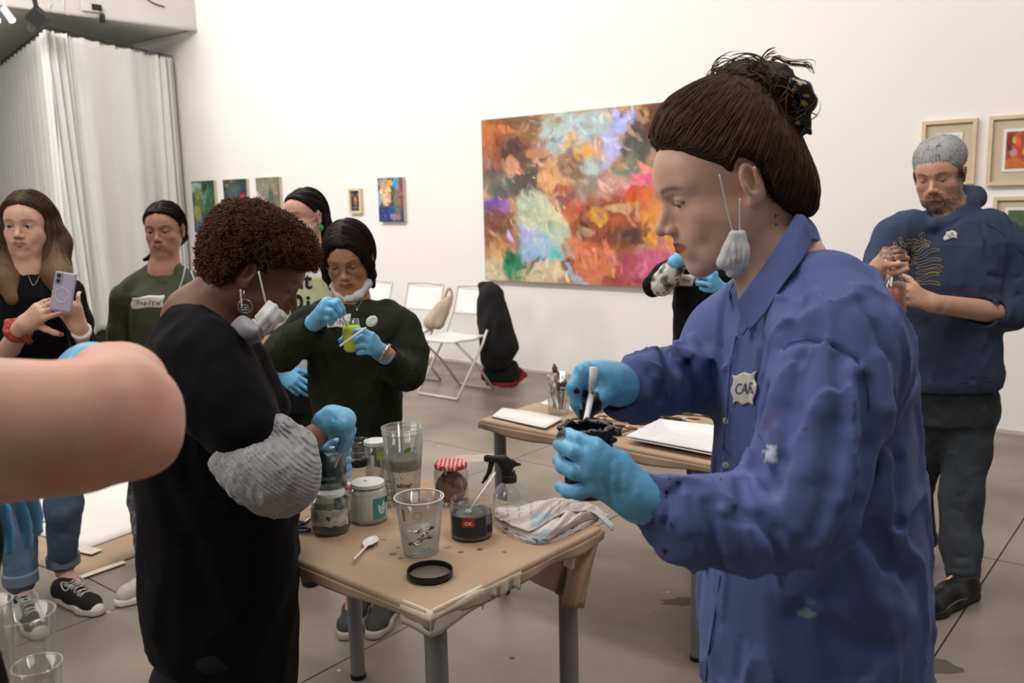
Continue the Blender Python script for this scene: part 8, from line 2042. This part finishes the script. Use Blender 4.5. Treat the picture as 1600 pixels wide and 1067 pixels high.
def person_back():
    Y = 3.75; t = thing('person', 'person in black top with rolled floral cuffs behind the blue shirt woman', 'person', (.85, 3.8, 0)); A = lambda x, y, d=0: at(x, y, Y + d)
    fr = hframe(A(1128, 352, .05), 262, 16, 0, .96); s = S(.01); head(s, fr)
    nb, ch, pv = A(1122, 405, .07), A(1115, 470, .05), A(1112, 580, .05)
    shR, elR, wrR = A(1072, 420, .04), A(1022, 448, -.06), A(1062, 405, -.16); shL, elL, wrL = A(1166, 420, .04), A(1178, 500, -.04), A(1132, 456, -.18)
    a1, a2 = onz(1095, 850, 0) + [0, 0, .09], onz(1140, 850, 0) + [0, 0, .09]
    legs = [(A(1094, 600, .05), A(1096, 720, .05), a1, a1 + np.array([0, -.13, -.06])), (A(1136, 600, .05), A(1138, 720, .05), a2, a2 + np.array([0, -.13, -.06]))]
    bodybase(s, fr, nb, ch, pv, [(shR, elR, wrR), (shL, elL, wrL)], legs, nr=.045, tr=.085)
    s.obj('body', SKIN['light'], .008, t, color=headcol(fr, (150, 108, 86)), fine=(fr[0] - .12, fr[0] + .12, .004)); eyes(t, fr)
    hr = S(.02); hairshell(hr, fr, .012); g = G(); V, F = hr.mesh(.006); g.add(V, F, np.array(srgb(26, 20, 19))); g.obj('hair', M['hair'], t, colored=True)
    w = S(.03); w.loft([st(1051, 1170, 640, Y + .05, .11), st(1051, 1172, 560, Y + .05, .11), st(1051, 1176, 480, Y + .04, .115), st(1056, 1180, 430, Y + .04, .11), st(1085, 1155, 406, Y + .06, .08), st(1100, 1145, 392, Y + .07, .055)], rd=.02)
    w.chain([A(1080, 418, .04), A(1062, 420, .02), A(1040, 430, -.03), A(1022, 446, -.07)], [.060, .058, .052, .050], .02); w.chain([A(1160, 420, .04), A(1176, 440, .02), A(1180, 495, -.02), A(1162, 484, -.12)], [.06, .058, .05, .045], .02)
    w.noise(folds(91, .006, .09, (.1, 0, 1), 5)); wo = w.obj('top', M['black_cloth'], .007, t)
    c = S(.01); c.chain([A(1034, 444, -.10), A(1046, 428, -.13), A(1058, 414, -.15)], [.050, .044, .038], .01); c.cone(A(1056, 416, -.15), A(1066, 404, -.17), .030, .030, .002, 's'); c.noise(folds(92, .005, .04, (1, 0, 1), 4))
    def flor(V):
        n_ = fbm(V * 28 + 4, 3); C = np.zeros((len(V), 3)); C[:] = srgb(196, 196, 186); C[n_ > .58] = srgb(110, 118, 84); C[n_ > .66] = srgb(66, 64, 50); return C
    c.obj('rolled_cuff', M['attr'], .005, t, color=flor)
    c = S(.01); c.chain([A(1056, 422, -.13), A(1072, 410, -.12)], [.026, .022]); c.noise(folds(93, .004, .03, (1, 0, 1), 4)); c.obj('rolled_cuff', M['attr'], .005, t, color=flor)
    patch(w, [(1062, 428), (1087, 430), (1082, 447), (1060, 446)], 8, 6, .003, .0012, None, None, 3.0).obj('name_tag', M['tag'], wo)
    scribble(w, [[(1066, 440), (1069, 434), (1071, 440)], [(1073, 440), (1075, 435), (1077, 440), (1080, 435)]], M['pen'], wo, 3.0, .0012, .0055)
    def gR(s): hand(s, A(1061, 404, -.17), A(1078, 388, -.22) - A(1061, 404, -.17), (-.5, -.6, .5), thumb=1, curl=((40, 50),) * 4, sc=1.0); s.cone(A(1062, 404, -.17), A(1056, 410, -.16), .028, .033, .01)
    glove(t, gR, .004)
    def gL(s):
        H_ = lambda x, y, d=0: at(x, y, Y - .24 + d); W = H_(1128, 452, .03)
        for kn, ch_ in (((1114, 428, -.01), [(1103, 421, -.01), (1096, 423, .01)]), ((1110, 436, -.02), [(1097, 431, -.01), (1088, 433, .01)]), ((1110, 445, -.02), [(1098, 442, -.01), (1089, 441, .01)]), ((1114, 453, -.01), [(1103, 453, .0), (1095, 450, .012)])):
            K = H_(*kn); s.cone(W, K, .020, .0125, .015); s.chain([K] + [H_(*p_) for p_ in ch_], [.0108, .0098, .008], .0025)
        s.cone(W, H_(1137, 460, .05), .025, .029, .01); s.chain([H_(1118, 428, .02), H_(1108, 414, .05)], [.012, .009], .008)
    glove(t, gL, .004)
    jb = at(1100, 446, Y - .20); j = thing('glass_jar', 'clear jar held in blue gloves beyond the chin of the blue shirt woman', 'jar', jb); r_ = pr(jb, 14)
    G().lathe(wallprof([(.001, 0), (r_, 0), (r_, .085), (r_ * .85, .095), (r_ * .85, .105)], .0018), jb, 32).obj('jar_wall', M['glass'], j)
    G().lathe([(.001, .003), (r_ * .94, .003), (r_ * .94, .04), (.001, .04)], jb, 24).obj('white_filling', MI['chalk_white'], j)
    tr = S(.03); tr.loft([st(1056, 1168, 680, Y + .05, .10), st(1056, 1168, 620, Y + .05, .105)], rd=.015); tr.chain([A(1094, 660, .05), legs[0][1], a1], [.08, .065, .05], .03); tr.chain([A(1136, 660, .05), legs[1][1], a2], [.08, .065, .05], .03); tr.obj('trousers', M['black_trouser'], .009, t)
    for a in (a1, a2): shoe(t, a + [0, .04, 0], a + [0, -.2, 0], .045, up=M['black_trouser'], sole=M['black_trouser'])


def person_curly():
    Y = 1.88; t = thing('person', 'person with dark curly hair bent over a teal jar, in black', 'person', (-.85, 1.95, 0)); A = lambda x, y, d=0: at(x, y, Y + d)
    fr = hframe(A(402, 424, .02), 10, 32, 0, .96); s = S(.01); head(s, fr, open_=.0025, look=1.5, nose=.98, lips=1.15, jaw=1.02)
    nb, ch, pv = A(310, 500, .0), A(318, 640, .0), A(340, 900, .0)
    s.chain([T(fr, 0, -.026, -.05), A(348, 462, .01), nb], [.056, .055, .062], .03)
    shR, elR, wrR = A(318, 570, -.13), A(402, 748, -.19), A(505, 672, .0); shL, elL, wrL = A(350, 560, .14), A(430, 690, .22), A(480, 727, .30)
    a1, a2 = np.array([-.76, 1.78, .09]), np.array([-.74, 1.98, .09])
    legs = [(A(335, 960, -.04), np.array([-.72, 1.8, .48]), a1, a1 + np.array([.13, 0, -.06])), (A(345, 960, .05), np.array([-.70, 1.98, .48]), a2, a2 + np.array([.13, 0, -.06]))]
    s.chain([nb, A(318, 600, 0), pv], [.06, .09, .10], .05)
    s.cone(nb, shR, .05, .045, .04); limb2(s, shR, elR, wrR, .045, .042, .025); s.cone(nb, shL, .05, .045, .04); limb2(s, shL, elL, wrL, .045, .036, .025)
    for hp, kn, an, toe in legs: s.cone(pv, hp, .07, .06, .04); limb2(s, hp, kn, an, .055, .042, .032); s.chain([an, toe], [.032, .026], .02)
    hc = headcol(fr, (122, 82, 62), (96, 54, 48), (22, 16, 14), brown=.8, blush=.05)
    s.obj('body', SKIN['dark'], .0065, t, color=hc, fine=(fr[0] - .13, fr[0] + .13, .003)); eyes(t, fr, (30, 20, 16), (0, -.7))
    q = lambda x, y, z: T(fr, x, y, z)
    # afro: bumpy volume plus thousands of small curls
    hl = (HL[0], [-.078, -.072, -.066, -.045, .004, .030, .004, .020, .036, .046, .052, .06])
    hr = S(.02); hairshell(hr, fr, .016, hl, fade=.02, vol=[((0, -.030, .066), (.084, .090, .056)), ((0, .030, .072), (.070, .060, .042)), ((0, -.06, .024), (.074, .062, .062))])
    hr.noise(lambda p: (fbm(p * 55, 3) - .5) * .016)
    g = G(); V, F = hr.mesh(.005); g.add(V, F, np.array(srgb(30, 21, 17)))
    n = 5200; sp = surf_pts(V, n, 1, lambda V: (Linv(fr, V)[:, 2] - np.interp(Linv(fr, V)[:, 1], *hl)) > .006); nn = hr.grad(sp); r = np.random.default_rng(3)
    u = nrm(np.cross(nn, r.normal(size=(n, 3)))); v = np.cross(nn, u); m = 11; tt = np.linspace(0, 1, m)
    R_ = r.uniform(.002, .0045, (n, 1, 1)); turn = r.uniform(5, 11, (n, 1)); L_ = r.uniform(.006, .015, (n, 1, 1)); ph = r.uniform(0, 6.28, (n, 1))
    th = turn * tt[None] + ph
    P = sp[:, None] - nn[:, None] * .003 + nn[:, None] * L_ * tt[None, :, None] + (u[:, None] * np.cos(th)[..., None] + v[:, None] * np.sin(th)[..., None]) * R_ + u[:, None] * (r.normal(size=(n, 1, 1)) * .004) * tt[None, :, None]
    strands(g, P, .0010, haircol((92, 60, 42), n=n, seed=4)); g.obj('hair', M['hair'], t, colored=True)
    # mask pulled under the chin, with white cup
    gm_, wm_ = mat('grey_mask_cup', srgb(150, 150, 154), .85, var=.06, bump=.2, bscale=300), M['mask']
    o = sheet3([[(355, 512, 1.830), (376, 493, 1.780), (396, 500, 1.760), (402, 496, 1.760)], [(357, 522, 1.810), (380, 512, 1.745), (400, 516, 1.730), (410, 512, 1.740)], [(366, 532, 1.810), (386, 530, 1.760), (402, 530, 1.750), (413, 524, 1.760)], [(380, 536, 1.840), (392, 538, 1.810), (404, 535, 1.810), (412, 529, 1.830)]], t, gm_, 'face_mask')
    sheet3([[(398, 494, 1.755), (408, 482, 1.750), (419, 469, 1.770)], [(402, 506, 1.740), (416, 490, 1.730), (430, 474, 1.760)], [(409, 519, 1.740), (424, 502, 1.730), (438, 484, 1.765)], [(414, 526, 1.760), (430, 512, 1.760), (441, 497, 1.780)]], o, wm_, 'mask_panel', pleat=3)
    sheet3([[(436, 482, 1.780), (443, 486, 1.790), (449, 494, 1.820)], [(436, 492, 1.770), (442, 496, 1.780), (447, 499, 1.820)], [(434, 504, 1.780), (440, 503, 1.800), (444, 502, 1.830)]], o, wm_, 'mask_edge')
    sheet3([[(396, 498, 1.765), (392, 514, 1.760), (396, 534, 1.780)], [(404, 500, 1.750), (403, 516, 1.740), (408, 530, 1.760)]], o, wm_, 'mask_fold')
    for pts in ([(404, 424), (410, 450), (416, 476)], [(376, 452), (377, 466), (378, 482)]): G().tube(spline([A(*p_, -.085) for p_ in pts], 8), .0020, 6).obj('ear_loop', M['mask'], o)
    # hoop earring with flower
    ec = A(383, 479, -.085); go = G().tube([ec + np.array([.0145 * math.cos(x), 0, .0145 * math.sin(x)]) for x in np.linspace(0, 6.28, 29)[:-1]], .0011, 6, closed=True).obj('hoop_earring', M['steel'], t)
    g = G()
    for k in range(6): a = k * math.pi / 3; c = ec + np.array([.0055 * math.cos(a), -.001, -.0045 + .0055 * math.sin(a)]); g.tube([c + np.array([.0035 * math.cos(x), 0, .0035 * math.sin(x)]) for x in np.linspace(0, 6.28, 13)[:-1]], .0009, 5, closed=True)
    g.tube([ec + [0, 0, .014], A(381, 454, -.085)], .0009, 5); g.obj('flower_charm', M['steel'], go)
    # black t-shirt
    w = S(.03); rv = (1, .15, 0)
    w.loft([st(285, 462, 1110, Y, .155, rv), st(272, 464, 1040, Y, .155, rv), st(238, 464, 990, Y, .16, rv), st(224, 466, 900, Y, .16, rv), st(220, 464, 800, Y, .16, rv), st(218, 448, 700, Y, .16, rv), st(220, 420, 620, Y, .155, rv), st(228, 392, 560, Y, .15, rv), st(246, 370, 515, Y, .12, rv), st(262, 330, 490, Y, .08, rv)], rd=.02)
    w.chain([A(300, 530, -.07), A(318, 570, -.12), A(345, 625, -.16), A(378, 668, -.19)], [.075, .085, .080, .072], .04); w.chain([A(320, 530, .07), A(356, 570, .13), A(405, 635, .18)], [.08, .08, .07], .04)
    w.cone(A(315, 492, 0), A(352, 450, .0), .062, .074, .006, 's')
    for pts, wd_, am in (([(300, 640), (330, 700), (340, 780)], .014, -.014), ([(270, 600), (290, 680), (300, 760)], .016, -.010), ([(350, 820), (390, 860), (450, 870)], .014, -.010), ([(250, 760), (300, 850), (330, 950)], .018, -.010), ([(380, 900), (400, 980), (395, 1050)], .016, -.010)): w.ridge([A(x, y, -.16) for x, y in pts], wd_, am)
    w.noise(folds(102, .006, .10, (.2, 0, 1), 5)); w.noise(lambda p: (fbm(p * 18, 3) - .5) * .010)
    wo = w.obj('t_shirt', M['black_cloth'], .0075, t)
    tr = S(.03); tr.chain([A(335, 1010, -.05), legs[0][1], a1], [.12, .075, .055], .03); tr.chain([A(345, 1010, .08), legs[1][1], a2], [.12, .075, .055], .03); tr.obj('trousers', M['black_trouser'], .009, t)
    for a in (a1, a2): shoe(t, a + [-.04, 0, 0], a + [.2, 0, 0], .046, up=M['black_trouser'], sole=M['black_trouser'])
    # rolled grey knit sleeve
    k_ = S(.02); Ys = -.19
    k_.chain([A(366, 700, Ys), A(402, 722, Ys), A(430, 735, Ys), A(450, 730, Ys)], [.056, .073, .078, .058], .03); k_.chain([A(440, 768, Ys), A(456, 755, Ys), A(454, 702, Ys + .02), A(434, 682, Ys + .02)], [.050, .050, .046, .036], .02)
    k_.chain([A(415, 672, Ys - .0), A(438, 668, Ys)], [.026, .026], .012)
    k_.cut(A(352, 690, Ys), nrm(A(345, 680, Ys) - A(400, 722, Ys)), .01); k_.cone(A(462, 716, Ys + .03), A(520, 672, Ys + .15), .038, .036, .008, 's')
    for pts, wd_, am in (([(352, 680), (372, 730), (400, 770)], .006, -.008), ([(455, 670), (470, 700), (474, 780)], .007, -.014), ([(478, 690), (486, 740), (478, 790)], .006, -.010), ([(420, 668), (440, 690), (462, 700)], .006, -.010), ([(395, 690), (420, 720), (440, 790)], .005, -.006)): k_.ridge([A(x, y, Ys - .085) for x, y in pts], wd_, am)
    dirk = nrm(A(470, 780, Ys) - A(360, 680, Ys)); crs = nrm(np.cross(dirk, [0, 1, 0])).astype(f32)
    k_.noise(lambda p: .0017 * np.sin((p @ crs) * 900 + 5 * fbm(p * 14, 2)) + (fbm(p * 24, 3) - .5) * .008); k_.noise(folds(104, .003, .05, (.2, 0, .9), 4))
    k_.obj('rolled_knit_sleeve', mat('grey_knit_wool', srgb(164, 164, 167), .95, var=.12, vscale=90, bump=.5, bscale=400), .0032, t)
    # gloves
    def gR(s):
        H_ = lambda x, y, d=0: A(x, y, .0 + d); W = H_(518, 658, .0)
        for kn, ch_ in (((540, 652, .02), [(549, 672, .03), (546, 690, .035), (541, 702, .03)]), ((540, 656, .0), [(548, 676, .01), (544, 694, .02), (538, 704, .02)]), ((538, 662, -.02), [(544, 682, -.01), (540, 697, .0), (534, 704, .01)]), ((532, 666, -.03), [(538, 684, -.02), (534, 696, -.01), (529, 702, .0)])):
            K = H_(*kn); s.cone(W, K, .021, .017, .02); s.chain([K] + [H_(*p_) for p_ in ch_], [.0125, .0105, .0095, .008], .004)
        s.ell(H_(530, 652, .005), (.030, .030, .018), np.array(Matrix.Rotation(.35, 3, 'Y')), .02); s.cone(H_(518, 656, .0), H_(511, 663, -.004), .030, .034, .01); s.ridge([H_(512, 634, -.03), H_(524, 656, -.035), H_(516, 686, -.03)], .003, -.003); s.ridge([H_(522, 634, -.03), H_(535, 652, -.035)], .003, -.002)
    glove(t, gR, .0034)
    def gL(s):
        H_ = lambda x, y, d=0: A(x, y, .24 + d); W = H_(490, 728, .08)
        for (y0, y1) in ((690, 704), (708, 718), (724, 729), (738, 741)):
            s.cone(W, H_(520, y0, .09), .022, .012, .015); s.chain([H_(520, y0, .09), H_(540, y0 + 2, .06), H_(543, y1, .01), H_(536, y1 + 2, -.02)], [.0115, .0108, .0105, .009], .003)
        s.chain([W, H_(494, 708, .0), H_(504, 698, -.05)], [.02, .014, .010], .01)
    glove(t, gL, .0034)
    jb = A(517, 760, .22); jb[2] = max(jb[2], ZT + .004); r_ = pr(jb, 27); H_ = hgt(jb, 692)
    j = thing('glass_jar', 'dark teal jar with white lettering held in blue gloved hands', 'jar', jb)
    G().lathe(wallprof([(.001, 0), (r_ * .9, 0), (r_, .008), (r_, H_ * .78), (r_ * .84, H_ * .87), (r_ * .84, H_)], .002), jb, 40).obj('jar_wall', M['glass'], j)
    G().lathe([(.001, .003), (r_ * .9, .004), (r_ * .955, .012), (r_ * .955, H_ * .76), (.001, H_ * .78)], jb, 36).obj('teal_paint', MI['teal_paint'], j)
    rf = lambda z: r_ + 0 * z; wh = mat('pale_lettering', srgb(150, 170, 170), .5)
    wraptext(j, jb, rf, 'Jugada', -84, H_ * .27, .0135, wh); wraptext(j, jb, rf, 'de Aragón', -84, H_ * .13, .0125, wh)
    tag(G().tube([A(536, 700, .04), A(526, 720, .16), A(520, 740, .22)], .0035, 6).obj('stirring_stick', M['whitep']), 'thin stirrer in the teal jar, held by the curly-haired person', 'stick')


def arm_front():
    t = thing('person', 'bare bent forearm and elbow of a person at the left edge', 'person', (-.95, .55, 0)); Y = .70; A = lambda x, y, d=0: at(x, y, Y + d)
    s = S(.03); sh_ = A(-330, 640, -.04)
    # upper arm, elbow with its bony point, forearm folding back away from the camera
    s.chain([sh_, A(-120, 676, -.03), A(20, 672, -.01), A(130, 668, .0)], [.060, .054, .0495, .0450], .03)
    s.chain([A(130, 668, .0), A(178, 655, .01), A(205, 665, .02)], [.0450, .0400, .028], .03)
    s.cone(A(232, 692, .015), A(218, 650, .03), .019, .024, .03)
    wr = A(150, 594, .26); s.chain([A(190, 632, .03), A(188, 606, .08), A(172, 598, .18), wr], [.036, .034, .034, .030], .03)
    # head, trunk and legs of the same person stand outside the frame
    fr = hframe(np.array([-1.12, .55, 1.52]), 60, 10, 0, 1.0); head(s, fr); nb = np.array([-1.12, .52, 1.36])
    s.chain([T(fr, 0, -.02, -.05), nb, sh_], [.05, .055, .06], .04); s.chain([nb, np.array([-1.1, .5, 1.1]), np.array([-1.08, .5, .85])], [.07, .10, .10], .05)
    for dy in (-.09, .09): s.chain([np.array([-1.08, .5 + dy, .85]), np.array([-1.07, .5 + dy, .46]), np.array([-1.1, .5 + dy, .09]), np.array([-1.0, .56 + dy, .03])], [.085, .055, .036, .03], .03)
    # other arm, low
    el2, wr2 = np.array([-.97, .68, 1.08]), at(-62, 752, .92); s.chain([np.array([-1.05, .58, 1.33]), el2, wr2], [.045, .036, .026], .03)
    def skc(V):
        C = np.array(srgb(214, 168, 146))[None] * (1 + .14 * (fbm(V * 45, 3)[:, None] - .5)); x, y = proj(V)
        m = np.clip(fbm(V * 20, 2) - .45, 0, 1)[:, None]; C = C * (1 - m * np.array([-.1, .5, .45])); return C
    s.obj('body', SKIN['light'], .0075, t, color=skc, fine=(np.array([-.62, .55, 1.2]), np.array([-.2, 1.0, 1.45]), .0045))
    def g1(s_): W = wr; F = A(128, 572, .42) - wr; hand(s_, W + nrm(F) * .02, F, (-.4, -.3, .9), thumb=1, curl=((30, 40),) * 4); s_.cone(A(144, 586, .24), A(134, 582, .29), .036, .032, .01)
    glove(t, g1, .0042)
    def g2(s_): hand(s_, wr2, at(-8, 762, 1.0) - wr2, (0, -.5, .8), thumb=-1, curl=((30, 40),) * 4); s_.cone(wr2, wr2 - [.03, .02, 0], .027, .031, .01)
    glove(t, g2, .0045)
    w = S(.03); B = lambda x, y, Y_=.72: at(x, y, Y_)
    w.loft([(np.array([-1.05, .50, .80]), .17, .13, (1, 0, 0)), (np.array([-1.08, .50, 1.1]), .17, .13, (1, 0, 0)), (np.array([-1.1, .50, 1.3]), .17, .12, (1, 0, 0)), (np.array([-1.12, .50, 1.38]), .08, .08, (1, 0, 0))], rd=.03)
    w.chain([np.array([-1.1, .5, 1.30]), sh_, A(-150, 672, -.03)], [.10, .082, .074], .03)
    # loose hem of the dark top that just enters the frame lower left
    w.chain([at(-95, 880, .80), at(-98, 960, .78), at(-88, 1060, .76), at(-78, 1150, .74)], [.030, .028, .038, .055], .04); w.chain([at(-110, 850, .80), np.array([-.95, .58, 1.05])], [.06, .12], .04)
    w.noise(folds(111, .006, .09, (0, 0, 1), 4)); w.obj('top', M['black_cloth'], .009, t)
    tr = S(.03)
    for dy in (-.09, .09): tr.chain([np.array([-1.08, .5 + dy, .86]), np.array([-1.07, .5 + dy, .46]), np.array([-1.1, .5 + dy, .10])], [.11, .075, .055], .03)
    tr.obj('trousers', M['black_trouser'], .011, t)
    hr = S(.02); hairshell(hr, fr, .014); g = G(); V, F = hr.mesh(.007); g.add(V, F, np.array(srgb(60, 44, 34))); g.obj('hair', M['hair'], t, colored=True); eyes(t, fr)
    for dy in (-.09, .09): shoe(t, (-1.13, .48 + dy, 0), (-.92, .60 + dy, 0), .046, up=M['black_trouser'], sole=M['whitep'])


import time
for fn_ in (man_cap, woman_olive, woman_phone, woman_green, woman_masked, person_back, person_curly, arm_front):
    t0_ = time.time(); fn_(); print('TIMING', fn_.__name__, round(time.time() - t0_, 2))
